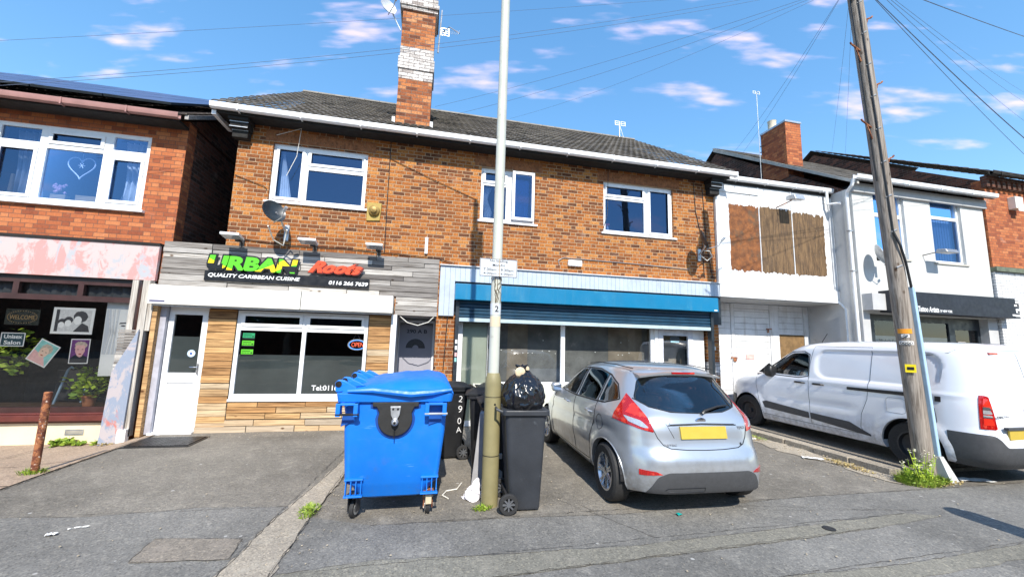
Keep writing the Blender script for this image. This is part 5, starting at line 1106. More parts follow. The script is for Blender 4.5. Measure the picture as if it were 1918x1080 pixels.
# overhead wires: each its own thing
PT=(6.27,4.33,7.75)
def sag(a,c,s,n=24): a,c=Vector(a),Vector(c); return [tuple(a.lerp(c,i/n)-Vector((0,0,s*4*(i/n)*(1-i/n)))) for i in range(n+1)]
wm_=mat('overhead_cable',(.12,.15,.22),.5)
def wire(e,s,lab,r=.009,a=PT):
    b=B(); b.tube(sag(a,e,s),r*.40,5); return solo('overhead_wire',b,wm_,lab,'wire',group='overhead wires from the telegraph pole')
WL=[((-6.5, 6.6, 5.65), (6.6, 6.6, 9.5), 0.06, 0.006, 'highest of the pale wires crossing the sky left of the lamp column'), ((-6.69, 6.9, 5.18), (7.17, 6.6, 9.61), 0.25, 0.008, 'upper of two close wires running from the solar roof across the tall chimney'), ((-6.68, 6.9, 5.13), (7.24, 6.6, 9.55), 0.27, 0.008, 'lower of two close wires running from the solar roof across the tall chimney'), ((-0.06, 8.6, 6.94), (6.24, 4.33, 7.44), 0.12, 0.007, 'upper wire from the telegraph pole down to the tall chimney foot'), ((0.29, 8.0, 6.43), (6.24, 4.33, 7.44), 0.16, 0.007, 'lower wire from the telegraph pole down to the tall chimney foot'), ((2.06, 10.5, 8.07), (6.24, 4.33, 7.44), 0.2, 0.006, 'faint wire from the telegraph pole meeting the main roof right of the lamp column'), ((10.07, 11.0, 8.36), (6.24, 4.33, 7.44), 0.12, 0.008, 'left of two wires from the pole down to the dark gable beside the small chimney'), ((10.4, 11.0, 8.34), (6.24, 4.33, 7.44), 0.1, 0.008, 'right of two wires from the pole down to the dark gable beside the small chimney'), ((15.31, 11.8, 9.31), (6.29, 4.33, 7.45), 0.08, 0.006, 'left of two near vertical wires between the pole and the right hand roofs'), ((16.0, 11.8, 9.38), (6.33, 4.33, 7.46), 0.05, 0.006, 'right of two near vertical wires between the pole and the right hand roofs'), ((6.49, 4.33, 7.5), (18.22, 7.5, 6.59), 0.14, 0.011, 'lowest wire of the bundle fanning right from the telegraph pole'), ((6.49, 4.33, 7.5), (18.36, 7.5, 7.22), 0.14, 0.013, 'thick second wire of the bundle fanning right from the telegraph pole'), ((6.49, 4.33, 7.5), (19.23, 7.8, 7.39), 0.14, 0.012, 'thick wire just behind the second one fanning right from the telegraph pole'), ((6.9, 4.4, 7.57), (23.85, 10.0, 10.4), 0.2, 0.008, 'third fanning wire right of the pole, fading toward the far right roofs'), ((6.96, 4.4, 7.58), (26.46, 11.0, 12.31), 0.2, 0.008, 'fourth fanning wire right of the pole'), ((7.02, 4.4, 7.6), (28.99, 12.0, 13.85), 0.2, 0.007, 'topmost thin fanning wire right of the pole'), ((6.8, 4.0, 7.12), (14.15, 5.5, 8.79), 0.03, 0.015, 'thick black cable crossing the top right corner of the sky')]
for a_,e_,s_,r_w,lb in WL: wire(e_,s_,lb,r_w,a_)
# ---------------------------------------------------------------- rusty bollard, mat
b=B(); b.lathe([(.038,-.05),(.038,.93),(.030,.935)],(0,0,0),n=18); o=solo('bollard',b,M['rust'],'rusty thin steel post standing at the left edge of the slabs','bollard',loc=(0,0,0),smooth=40); o.location=(-4.42,6.0,0)
b=B()
for i in range(14):
    for j in range(9):
        x=-4.20+i*.058; y=7.08+j*.062; ring(b,x,x+.052,0,.056,0,.01,.012) if False else b.box(x,x+.050,y,y+.050,.012,.022)
b.box(-4.25,-3.36,7.04,7.66,.002,.012); solo('door_mat',b,M['black'],'black rubber door mat on the tarmac outside the white takeaway door','mat')
# post out of view, added so that its shadow falls across the right pavement
b=B(); b.lathe([(.15,-.05),(.15,1.08),(.11,1.16),(.02,1.19)],(0,0,0),n=20); o=solo('shadow_post',b,M['postwood'],'stout post out of view, added to cast the shadow at lower right','bollard',loc=(0,0,0)); o.location=(5.70,2.18,0)
# ---------------------------------------------------------------- blue wheeled container
BX,BY0,BY1=-.235,4.10,5.36
def ringbody(b,levels,n=10,flat=False):
    # levels: (z,x0,x1,y0,y1,rad) rounded rectangles lofted
    o=len(b.v); m=0
    for (z,x0,x1,y0,y1,r) in levels:
        pts=[]
        for cx,cy,a0 in ((x1-r,y1-r,0),(x0+r,y1-r,90),(x0+r,y0+r,180),(x1-r,y0+r,270)):
            for k in range(n//2+1): a=R(a0+90*k/(n//2)); pts.append((cx+r*math.cos(a),cy+r*math.sin(a),z))
        m=len(pts); b.v+=pts
    for i in range(len(levels)-1):
        for k in range(m): b.f.append((o+i*m+k,o+i*m+(k+1)%m,o+(i+1)*m+(k+1)%m,o+(i+1)*m+k))
    b.f.append(tuple(o+k for k in range(m))[::-1]); b.f.append(tuple(o+(len(levels)-1)*m+k for k in range(m)))
    return b
G_=thing('blue_waste_container','large bright blue wheeled waste container standing in front of the timber clad wall','waste container',(BX,4.7,0))
b=ringbody(B(),[(.165,-.50,.05,4.24,5.22,.08),(.20,-.56,.10,4.17,5.30,.09),(.30,-.60,.15,4.13,5.33,.09),(.34,-.665,.20,4.115,5.34,.06),(.80,-.70,.245,4.10,5.36,.06),(.97,-.705,.25,4.098,5.36,.06),(1.12,-.73,.27,4.09,5.37,.05)])
part('body',b,M['binblue'],G_,smooth=30)
b=ringbody(B(),[(1.085,-.77,.30,4.06,5.40,.05),(1.17,-.785,.315,4.05,5.41,.05)]); part('rim',b,M['binblue'],G_,smooth=30,bevel=.006)
# domed lid
b=B(); nx_,ny_=28,20; vs=[]
xp=[-.73,-.66,-.5,-.3,-.1,.08,.2,.27,.305]; zp=[1.185,1.21,1.25,1.285,1.305,1.312,1.298,1.265,1.19]
for j in range(ny_+1):
    v=j/ny_; s_=4.055+1.35*v; e=1-abs(2*v-1)**5
    for i in range(nx_+1):
        u=i/nx_; x=-.73+1.035*(1-(1-u)**1.25); z=np.interp(x,xp,zp); zz=1.18+(z-1.18)*(.18+.82*e**.55 if e>0 else .18)
        rib=.010*max(0,math.cos((x+.2)*24))*e if -.6<x<.2 else 0
        vs.append((x,s_,zz+rib))
b.add(vs,[(j*(nx_+1)+i,j*(nx_+1)+i+1,(j+1)*(nx_+1)+i+1,(j+1)*(nx_+1)+i) for j in range(ny_) for i in range(nx_)])
k0=len(b.v); b.v+=[(x,y,1.172) for x,y,z in vs]; nn=(nx_+1)
for i in range(nx_): b.f.append((i,i+1,k0+i+1,k0+i)); b.f.append((ny_*nn+i,k0+ny_*nn+i,k0+ny_*nn+i+1,ny_*nn+i+1))
for j in range(ny_): b.f.append((j*nn,k0+j*nn,k0+(j+1)*nn,(j+1)*nn)); b.f.append((j*nn+nx_,(j+1)*nn+nx_,k0+(j+1)*nn+nx_,k0+j*nn+nx_))
ld=part('lid',b,M['binblue'],G_,smooth=40)
b=B(); b.tube([(-.68,4.05,1.19),(-.45,4.04,1.20),(-.1,4.03,1.165),(.1,4.035,1.18),(.29,4.045,1.205)],[.016,.028,.034,.03,.016],8); part('lid_edge',b,M['binblue'],ld,smooth=True)
for yy in (4.12,4.42,5.0,5.28):
    b=B(); b.prism([(-.80,1.17),(-.81,1.26),(-.78,1.29),(-.73,1.285),(-.62,1.225),(-.60,1.19)],1,yy-.016,yy+.016); b.prism([(-.72,1.21),(-.70,1.265),(-.66,1.29),(-.60,1.265),(-.53,1.225)],1,yy+.03,yy+.06); part('hinge_lug',b,M['binblue'],G_,bevel=.01)
for yy in (4.10,4.40,4.98,5.26):
    b=B(); b.lathe([(.028,0),(.028,.018)],(-.775,yy-.006,1.25),axis=1,n=16); part('hinge_pin',b,M['inkblack'],G_)
# trunnion plate
def half(n=14,r=.16,cz=.93,cx=-.235): return [(cx+r*math.cos(math.pi+math.pi*k/n),cz+r*math.sin(math.pi+math.pi*k/n)) for k in range(n+1)]
pl=[(-.45,1.085),(-.45,1.045),(-.41,1.04),(-.385,.99)]+[(x,z) for x,z in half()][0:]+[(-.085,.99),(-.06,1.04),(-.02,1.045),(-.02,1.085)]
b=B(); b.prism(pl,1,4.06,4.12); tp=part('trunnion_plate',b,mat('black_trunnion_rubber',(.018,.018,.018),.6,.2,20,bump=.1,bs=90),G_,bevel=.006)
pl2=[(-.45-.02,1.09),(-.47,1.03),(-.42,1.02),(-.405,.98)]+half(14,.185)+[(-.065,.98),(-.05,1.02),(-.0,1.03),(-.0,1.09)]
b=B(); b.prism(pl2,1,4.088,4.1); part('plate_recess',b,mat('deep_blue_recess_shade',(.003,.05,.28),.5,.1),G_)  # flat plate in darker blue, shade of a recess put into its colour
b=B(); b.prism([(-.285,1.05),(-.185,1.05),(-.195,.97),(-.215,.93),(-.255,.93),(-.275,.97)],1,4.035,4.059); b.lathe([(.035,0),(.033,-.03),(.018,-.05)],(-.235,4.045,.905),axis=1,n=18); part('trunnion_bracket',b,M['galv'],tp,bevel=.004)
b=B()
for dx in (-.022,.022): b.lathe([(.010,0),(.010,-.004)],(-.235+dx,4.034,1.025),axis=1,n=10)
b.lathe([(.012,0),(.012,-.012)],(-.235,3.995,.905),axis=1,n=10); b.box(-.24,-.23,4.03,4.059,.76,.83)
part('bracket_bolts',b,M['inkblack'],tp)
for (x0,x1,mm) in ((-.765,-.56,'inkblack'),(.04,.255,'galv')):
    b=B(); b.tube([(x0,4.00,.985),(x1,4.00,.985)],.011,10); part('lift_handle',b,M[mm],G_)
    b=B()
    for xx in (x0+.02,x1-.03): b.box(xx-.02,xx+.02,3.992,4.10,.965,1.085)
    b.box(x0+.0,x1-.01,3.995,4.06,1.065,1.085); part('handle_bracket',b,M['binblue'],G_,bevel=.005)
    b=B(); b.prism([(x0+.05,.965),(x1-.05,.965),(x1-.05,.90),(x1-.09,.89),(x0+.06,.87),(x0+.04,.86)],1,4.085,4.0965); part('handle_recess',b,mat('deep_blue_shadow_plastic',(.003,.07,.34),.5,.1),G_,bevel=.002)  # darker blue plate paints the shade of a hollow behind the handle
b=B()
for x0 in (-.645,.045):
    for k in range(4): b.box(x0+k*.045,x0+k*.045+.010,4.08,4.125,.24,.375)
    b.box(x0-.01,x0+.155,4.075,4.125,.375,.39); b.box(x0-.01,x0+.155,4.08,4.13,.225,.24)
part('caster_housing',b,M['binblue'],G_,bevel=.003)
def caster(x,y,rz,brake):
    Mx=Matrix.Translation((x,y,0))@Matrix.Rotation(rz,4,'Z')
    b=B(); b.lathe([(.058,-.02),(.08,-.018),(.083,0),(.08,.018),(.058,.02),(.058,-.02)],(0,.03,.083),axis=0,n=28,cap=False); b.xf(Mx); c=part('caster_wheel',b,M['rubber'],G_,smooth=40)
    b=B(); b.lathe([(.056,-.022),(.056,.022)],(0,.03,.083),axis=0,n=20); b.lathe([(.02,-.03),(.02,.03)],(0,.03,.083),axis=0,n=12); b.xf(Mx); part('hub',b,M['galv'],c)
    b=B(); b.box(-.045,-.035,-.03,.05,.07,.20); b.box(.035,.045,-.03,.05,.07,.20); b.box(-.05,.05,-.04,.06,.20,.23); b.xf(Mx); part('caster_fork',b,M['rust'] if brake else M['steelwheel'],G_)
    if brake: b=B(); b.box(-.028,.028,-.075,-.02,.12,.20); b.xf(Mx); part('brake_pedal',b,mat('pale_brake_pedal',(.55,.48,.33),.6,.1),G_)
caster(-.575,4.2,R(-18),False); caster(.115,4.2,R(4),True); caster(-.58,5.2,R(30),False); caster(.13,5.2,R(-25),False)
# ---------------------------------------------------------------- two-wheeled bins
def wheelie(loc,rz,lab,m='bingrey',lid=True,open_lid=False,w=.46,d=.50,h=1.0):
    t=thing('wheelie_bin',lab,'wheelie bin',loc,rz=rz)
    # local: front +x, wheels at -x
    b=ringbody(B(),[(.02,-d*.30,d*.36,-w*.36,w*.36,.03),(.05,-d*.32,d*.37,-w*.38,w*.38,.04),(h*.55,-d*.40,d*.43,-w*.43,w*.43,.045),(h-.10,-d*.46,d*.47,-w*.46,w*.46,.05),(h-.06,-d*.46,d*.47,-w*.46,w*.46,.05),(h-.02,-d*.47,d*.475,-w*.47,w*.47,.05)])
    part('body',b,M[m],t,local=True,smooth=30)
    b=ringbody(B(),[(h-.055,-d*.52,d*.53,-w*.52,w*.52,.04),(h-.05,-d*.53,d*.54,-w*.53,w*.53,.045),(h-.012,-d*.53,d*.54,-w*.53,w*.53,.045),(h-.005,-d*.52,d*.53,-w*.52,w*.52,.04)]); part('rim',b,M[m],t,local=True,smooth=30)
    b=B(); b.tube([(-d*.50,-w*.42,h-.03),(-d*.50-.07,-w*.42,h+.0),(-d*.50-.07,w*.42,h+.0),(-d*.50,w*.42,h-.03)],.014,8); part('handle',b,M[m],t,local=True,smooth=True)
    b=B(); b.box(-d*.40,-d*.26,-w*.44,w*.44,.10,.16); b.tube([(-d*.36,-w*.54,.10),(-d*.36,w*.54,.10)],.012,8); part('axle',b,M['steelwheel'],t,local=True)
    for s in (-1,1):
        b=B(); b.lathe([(.062,-.022),(.092,-.022),(.100,-.012),(.100,.012),(.092,.022),(.062,.022),(.062,-.022)],(-d*.36,s*w*.52,.10),axis=1,n=32,cap=False); wh=part('wheel',b,M['rubber'],t,local=True,smooth=40)
        b=B()
        for k in range(8):
            a=k*math.pi/4; b.box(.012,.062,-.019,.019,-.007,.007); v=b.v[-8:]; Mr=Matrix.Translation((-d*.36,s*w*.52,.10))@Matrix.Rotation(a,4,'Y'); b.v[-8:]=[tuple(Mr@Vector(q)) for q in v]
        b.lathe([(.022,-.024),(.022,.024)],(-d*.36,s*w*.52,.10),axis=1,n=12); part('spokes',b,mat('grey_wheel_hub',(.09,.095,.105),.5,.1),wh,local=True)
    if lid:
        b=B(); n=8; vs=[]
        for j in range(n+1):
            y=(-.55+1.1*j/n)*w
            for i in range(n+1):
                x=(-.56+1.14*i/n)*d; z=h+.055*(1-abs(2*j/n-1)**3)*(1-abs(2*i/n-1)**4)+.010*math.cos(j*math.pi)
                vs.append((x,y,z+.005))
        b.add(vs,[(j*(n+1)+i,j*(n+1)+i+1,(j+1)*(n+1)+i+1,(j+1)*(n+1)+i) for j in range(n) for i in range(n)])
        b.add([(x,y,h-.004) for x,y,z in vs if 1],[]); k0=(n+1)**2
        for i in range(n): b.f+= [(i,i+1,k0+i+1,k0+i),(n*(n+1)+i,k0+n*(n+1)+i,k0+n*(n+1)+i+1,n*(n+1)+i+1),(i*(n+1),k0+i*(n+1),k0+(i+1)*(n+1),(i+1)*(n+1)),(i*(n+1)+n,(i+1)*(n+1)+n,k0+(i+1)*(n+1)+n,k0+i*(n+1)+n)]
        part('lid',b,M[m],t,local=True,smooth=50)
    if open_lid:
        b=B(); b.box(-d*.66,-d*.61,-w*.52,w*.52,.42,h-.01); part('lid',b,M[m],t,local=True,bevel=.012)
    return t
FB=wheelie((1.075,4.27,0),R(-3),'charcoal wheelie bin in front, stuffed with a tied black refuse sack, right of lamp column','bingrey',lid=False,open_lid=False,w=.44,d=.46,h=1.0)
A1=wheelie((.42,6.15,0),R(184),'black wheelie bin with white hand painted 290A on its side, behind the blue container','binblack',w=.46,d=.52,h=1.0)
b=B()
for s_,z,h_ in (('2',.80,.085),('9',.65,.095),('0',.49,.085),('A',.37,.075)):
    q=text_b(s_,.12,z,-.216+.03*(.8-z),height=h_,bold=-.012,extr=.004,rot=(.8-z)*.5-.15); b.add(q.v,q.f)
b.xf(Matrix.Rotation(math.pi,4,'Z')); b.v=[(x,y,z) for x,y,z in b.v]
part('painted_number',b,M['inkwhite'],A1,local=True)
wheelie((.92,5.62,0),R(172),'black wheelie bin with its wheel showing, right behind the one painted 290A','binblack',w=.48,d=.55,h=.97)
wheelie((.98,5.08,0),R(178),'black wheelie bin directly behind the olive lamp column base','binblack',w=.46,d=.5,h=.95)
wheelie((1.32,5.55,0),R(95),'black wheelie bin half hidden between lamp column and the sack topped bin','binblack',w=.46,d=.5,h=.95)
wheelie((1.10,6.25,0),R(90),'farthest black wheelie bin, its lid peeping out behind the refuse sack','binblack',w=.48,d=.55,h=.97)
# refuse sack on the front bin
def sack(name,c,rx,ry,rz_,lab,m,seed=0,neck=True):
    bm=bmesh.new(); bmesh.ops.create_icosphere(bm,subdivisions=6,radius=1)
    for v in bm.verts:
        p=v.co.copy(); th=math.atan2(p.y,p.x)
        up=max(0,p.z)
        sh=1-.18*up**2-(.62*max(0,up-.72)/.28 if neck else 0)*.55
        if p.z<-.3: sh*=1-.05*(-p.z-.3)
        ridge=abs(mn.noise(Vector((math.cos(th)*2.4+seed,math.sin(th)*2.4,p.z*.7))))*.13
        ridge2=abs(mn.noise(Vector((p.x*3.1+seed,p.y*3.1,p.z*3.1+5))))*.10
        ridge3=(1-abs(mn.noise(Vector((p.x*6+seed,p.y*6,p.z*4)))))**6*.035
        pleat=.05*math.sin(th*11+mn.noise(p*2)*3)*up**2
        r=sh*(1-ridge-ridge2+ridge3+pleat)
        v.co=Vector((p.x*r*rx,p.y*r*ry,(p.z*(1-.35*ridge2) + (.16*max(0,up-.82)/.18 if neck else 0))*rz_))
    b=B(); b.v=[tuple(v.co+Vector(c)) for v in bm.verts]; b.f=[tuple(v.index for v in f.verts) for f in bm.faces]; bm.free()
    if neck:
        for k in range(3):
            a=k*2.1+seed; b.tube([(c[0]-.02,c[1],c[2]+rz_*1.0),(c[0]-.02+.04*math.cos(a),c[1]+.03*math.sin(a),c[2]+rz_*1.12),(c[0]-.02+.08*math.cos(a),c[1]+.06*math.sin(a),c[2]+rz_*1.2)],[.012,.022,.008],7)
    return solo(name,b,M[m],lab,'refuse sack',smooth=60)
sack('refuse_sack',(1.075,4.27,1.12),.245,.235,.27,'shiny black tied refuse sack bulging from the top of the front wheelie bin','bag',seed=1.3)
b=B(); b.lathe([(.001,0),(.04,.006),(.055,.015),(.05,.03),(.02,.04),(.001,.042)],(1.02,4.18,1.37),axis=1,n=18); b.lathe([(.001,0),(.02,.01),(.018,.035),(.001,.05)],(1.10,4.2,1.385),axis=2,n=10)
solo('food_scrap',b,mat('pale_bread',(.62,.50,.33),.8,.2,30),'pale round crust of food lying on top of the black refuse sack','food scrap')
# leaning board panel and pale sack by the post
b=B(); b.add([(.60,4.75,0),(.66,5.05,0),(.74,5.05,.84),(.68,4.74,.86),(.80,4.70,.0),(.86,5.0,0),(.92,5.0,.84),(.86,4.69,.86)],[(0,1,2,3),(4,7,6,5),(0,3,7,4),(1,5,6,2),(3,2,6,7),(0,4,5,1)])
solo('appliance_carcass',b,mat('dirty_grey_panel',(.36,.36,.37),.5,.15,4,dirt=((.55,.45,.25),5,.6)),'dirty grey and white discarded appliance panel standing behind the olive post base','discarded panel',bevel=.006)
b=B(); b.box(.92,1.0,4.9,5.0,.06,.86); b.box(.94,.98,4.85,4.89,.30,.36); solo('discarded_panel',b,M['galv'],'light grey upright panel between the olive post base and the sack topped bin','discarded panel',bevel=.004)
b=B(); vs=[]; n=14
for j in range(n+1):
    for k in range(16):
        a=2*math.pi*k/16; q=j/n; r=.085*(1-q)**.7*(1+.25*math.sin(a*3+j)); vs.append((.60+.05*q+r*math.cos(a)*1.3,4.52+r*math.sin(a),.004+.20*q+.01*math.sin(a*5+j*2)))
b.add(vs,[(j*16+k,j*16+(k+1)%16,(j+1)*16+(k+1)%16,(j+1)*16+k) for j in range(n) for k in range(16)]); solo('carrier_bag',b,mat('white_carrier_bag',(.74,.72,.76),.4,.08,8),'crumpled white carrier bag on the ground left of the olive post base','carrier bag',smooth=60)
b=B(); b.tube([(.52,4.95,.02),(.45,4.78,.012),(.33,4.74,.012),(.28,4.62,.012),(.34,4.52,.012)],.007,6); solo('plastic_strap',b,M['whitep'],'curled white plastic strap on the ground right of the blue container','strap')
# ---------------------------------------------------------------- vehicle body tools
def pchip(xs,ys,x):
    xs=np.array(xs,float); ys=np.array(ys,float); h=np.diff(xs); d=np.diff(ys)/h; m=np.zeros(len(xs)); m[0]=d[0]; m[-1]=d[-1]
    for i in range(1,len(xs)-1):
        if d[i-1]*d[i]>0: w1=2*h[i]+h[i-1]; w2=h[i]+2*h[i-1]; m[i]=(w1+w2)/(w1/d[i-1]+w2/d[i])
    x=np.asarray(x,float); i=np.clip(np.searchsorted(xs,x)-1,0,len(xs)-2); t=(x-xs[i])/h[i]
    return (2*t**3-3*t**2+1)*ys[i]+(t**3-2*t**2+t)*h[i]*m[i]+(-2*t**3+3*t**2)*ys[i+1]+(t**3-t**2)*h[i]*m[i+1]
def outline(y0,y1,w,er,ef,n,off):
    ph=np.linspace(-math.pi/2,3*math.pi/2,1441)[:-1]; # start at rear centre
    c=np.sin(ph); s=np.cos(ph); e=np.where(c<0,er,ef)
    ym=(y0+y1)/2; hl=(y1-y0)/2
    X=(w+off)*np.sign(s)*np.abs(s)**(2/e); Y=ym+(hl+off)*np.sign(c)*np.abs(c)**(2/e)
    X=np.append(X,X[0]); Y=np.append(Y,Y[0])
    # weight so that corners keep enough points
    L=np.concatenate([[0],np.cumsum(np.hypot(np.diff(X),np.diff(Y)))]); q=np.linspace(0,L[-1],n+1)[:-1]
    return np.interp(q,L,X),np.interp(q,L,Y)
def slices(prof,zs,off=0,n=120,dent=None):
    P=np.array(prof); b=B()
    z0,z1=P[0,0],P[-1,0]
    cols=[pchip(P[:,0],P[:,k],zs) for k in range(1,6)]
    for i,z in enumerate(zs):
        X,Y=outline(cols[0][i],cols[1][i],max(cols[2][i],.02),cols[3][i],cols[4][i],n,off)
        if dent is not None: X=X+np.sign(X)*dent(np.asarray(Y),float(z))*np.clip((np.abs(X)/max(cols[2][i],.02)-.75)/.2,0,1)
        zz=z+off*(1 if z>(z0+z1)/2 else -1) if (i==0 or i==len(zs)-1 or z>z1-.06) else z
        b.v+=list(zip(X.tolist(),Y.tolist(),[float(zz)]*n))
    for i in range(len(zs)-1):
        for k in range(n): b.f.append((i*n+k,i*n+(k+1)%n,(i+1)*n+(k+1)%n,(i+1)*n+k))
    b.f.append(tuple(range(n))[::-1]); b.f.append(tuple((len(zs)-1)*n+k for k in range(n)))
    return b
def tmp(b,name='t'):
    me=bpy.data.meshes.new(name); me.from_pydata(b.v,[],b.f); bm=bmesh.new(); bm.from_mesh(me); bmesh.ops.recalc_face_normals(bm,faces=bm.faces); bm.to_mesh(me); bm.free()
    o=bpy.data.objects.new(name,me); COL.objects.link(o); return o
def boolop(a,c,op='DIFFERENCE'):
    m=a.modifiers.new('x','BOOLEAN'); m.object=c; m.operation=op; m.solver='EXACT'
    dg=bpy.context.evaluated_depsgraph_get(); dg.update(); me=bpy.data.meshes.new_from_object(a.evaluated_get(dg)); a.modifiers.clear(); old=a.data; a.data=me; bpy.data.meshes.remove(old); return a
def clone(o): c=o.copy(); c.data=o.data.copy(); COL.objects.link(c); return c
def kill(*os):
    for o in os: bpy.data.objects.remove(o,do_unlink=True)
def finish(o,name,m,parent,ang=32):
    o.name=name; o.data.name=name; o.data.materials.clear(); o.data.materials.append(m); o.data.polygons.foreach_set('use_smooth',[True]*len(o.data.polygons)); o.data.set_sharp_from_angle(angle=R(ang)); o.parent=parent; ORG[o.name]=(0,0,0); return o
def rnd(poly,r=.03,n=4):
    out=[]; N=len(poly)
    for i in range(N):
        p=Vector(poly[i]); a=(Vector(poly[i-1])-p); c=(Vector(poly[(i+1)%N])-p); rr=min(r,a.length*.4,c.length*.4); A=p+a.normalized()*rr; Cc=p+c.normalized()*rr
        for k in range(n+1): t=k/n; out.append(tuple((1-t)**2*A+2*t*(1-t)*p+t*t*Cc))
    return out
def cutpiece(src,prism_b,name,m,parent,ang=32):
    c=tmp(prism_b); g=clone(src); boolop(g,c,'INTERSECT'); kill(c)
    if len(g.data.vertices)==0: kill(g); return None
    return finish(g,name,m,parent,ang)
def wheel(parent,x,y,r,w,side,spokes,rim_m,local=True,rr=.66,name='wheel',steer=0):
    Mx=Matrix.Translation((x,y,r))@Matrix.Rotation(steer,4,'Z')
    b=B(); b.lathe([(r*rr,-w/2+.01),(r*.90,-w/2),(r*.985,-w/2+.018),(r,-w/2+.04),(r,w/2-.04),(r*.985,w/2-.018),(r*.90,w/2),(r*rr,w/2-.01),(r*rr,-w/2+.01)],(0,0,0),axis=0,n=48,cap=False)
    for q in (-.05,-.017,.017,.05): 
        pass
    b.xf(Mx); 
    wh=part('wheel',b,M['rubber'],parent,local=True,smooth=35)
    o_=side*(w/2-.025)
    b=B(); b.lathe([(r*rr+.005,o_-.02*side),(r*rr+.005,o_+.012*side),(r*rr-.02,o_+.014*side),(r*rr-.035,o_-.03*side),(r*rr-.05,o_-.12*side)],(0,0,0),axis=0,n=40,cap=False); b.xf(Mx); part('rim_ring',b,rim_m,wh,local=True,smooth=40)
    b=B(); b.lathe([(r*rr-.03,o_-.10*side),(r*rr-.03,o_-.09*side)],(0,0,0),axis=0,n=24); b.xf(Mx); part('brake_drum',b,M['steelwheel'],wh,local=True)
    b=B()
    if spokes:
        for k in range(spokes):
            a=2*math.pi*k/spokes
            for da in (-.13,.13):
                p0=(o_-.012*side,.045*math.cos(a+da*2),.045*math.sin(a+da*2)); q0=(r*rr-.012)
                pts=[p0,(o_-.01*side,q0*.6*math.cos(a+da*.9),q0*.6*math.sin(a+da*.9)),(o_-.002*side,q0*math.cos(a+da*.9),q0*math.sin(a+da*.9))]
                b.tube(pts,[.018,.014,.017],6)
        b.lathe([(.058,o_-.03*side),(.055,o_-.002*side),(.03,o_+.006*side)],(0,0,0),axis=0,n=20)
    else:
        b.lathe([(r*rr-.03,o_-.06*side),(r*rr*.8,o_-.03*side),(r*rr*.55,o_-.05*side),(.05,o_-.045*side),(.045,o_-.01*side)],(0,0,0),axis=0,n=32)
    b.xf(Mx); part('rim',b,rim_m,wh,local=True,smooth=40)
    return wh
def flat(b,poly,y,t=.004): b.prism(poly,1,y-t,y); return b
# ---------------------------------------------------------------- silver hatchback
CAR=thing('silver_hatchback','silver five door hatchback parked nose in to the blue shuttered shop','car',(2.845,3.60,0),rz=R(-2))
#        z    yr   yf    w    er  ef
CP=[(.19,.13,3.80,.74,6,3.6),(.24,.06,3.86,.80,6,3.4),(.34,.02,3.92,.835,5.5,3.2),(.47,.0,3.95,.855,5.0,3.0),(.56,.01,3.94,.861,4.8,2.9),(.62,.035,3.92,.860,4.8,2.9),(.66,.06,3.90,.857,4.9,2.9),(.74,.085,3.82,.853,5.0,2.8),(.84,.105,3.62,.845,5.0,2.8),(.91,.125,3.35,.832,4.9,2.9),(.96,.15,3.10,.815,4.6,3.0),(1.0,.185,2.95,.795,4.3,3.1),(1.1,.265,2.74,.742,4.0,3.4),(1.2,.345,2.56,.694,3.9,3.5),(1.3,.43,2.36,.640,3.8,3.5),(1.36,.455,2.22,.602,3.7,3.4),(1.395,.47,2.11,.572,3.4,3.2),(1.425,.54,1.98,.52,3.1,3.0),(1.45,.68,1.83,.45,2.9,2.8),(1.468,.86,1.68,.34,2.7,2.6),(1.481,1.15,1.45,.14,2.4,2.4)]
zs=np.unique(np.concatenate([np.linspace(.19,.66,15),np.linspace(.66,1.36,24),np.linspace(1.36,1.481,13)]))
CURP=CP
def sstep(a,b,x): t=np.clip((x-a)/(b-a),0,1); return t*t*(3-2*t)
def cdent(y,z):
    o=np.zeros_like(y)
    for yy in (.655,3.145):
        r=np.hypot(y-yy,z-.30); o=o+.016*(1-sstep(.36,.47,r))
    # scooped door side with rising swage line
    line=.80+.045*(1-(y-1.0)/2.2) if False else .845-.035*(y-.6)
    o=o-.012*np.exp(-((z-(line-.075))/.045)**2)*sstep(.35,.8,y)*(1-sstep(2.9,3.3,y))
    o=o-.012*np.exp(-((z-.42)/.07)**2)*sstep(.95,1.15,y)*(1-sstep(2.65,2.8,y))
    return o
zs=np.unique(np.concatenate([zs,np.linspace(.6,.9,16)]))
O=tmp(slices(CP,zs,n=200,dent=cdent)); 
VP=[(.30,.32,3.4,.70,6,4),(.6,.20,3.3,.78,5,4),(.90,.22,3.1,.765,5,4),(1.0,.26,2.88,.735,4.3,3.1),(1.1,.34,2.66,.68,4,3.4),(1.2,.42,2.48,.63,3.9,3.5),(1.3,.50,2.28,.575,3.8,3.5),(1.36,.55,2.1,.53,3.6,3.3),(1.40,.68,1.9,.44,3.2,3),(1.425,.9,1.7,.3,3,3)]
V=tmp(slices(VP,np.unique(np.concatenate([np.linspace(.30,1.36,16),np.linspace(1.36,1.425,5)])),n=72))
# thin outer skin used for glass and lamps
O2=tmp(slices(CP,zs,off=-.004)); I2=tmp(slices(CP,zs,off=-.012)); SK=clone(O2); boolop(SK,I2); kill(O2,I2)
OL=tmp(slices(CP,zs,off=.006)); LI=tmp(slices(CP,zs,off=-.02)); LSK=clone(OL); boolop(LSK,LI); kill(OL,LI)
boolop(O,V); kill(V)
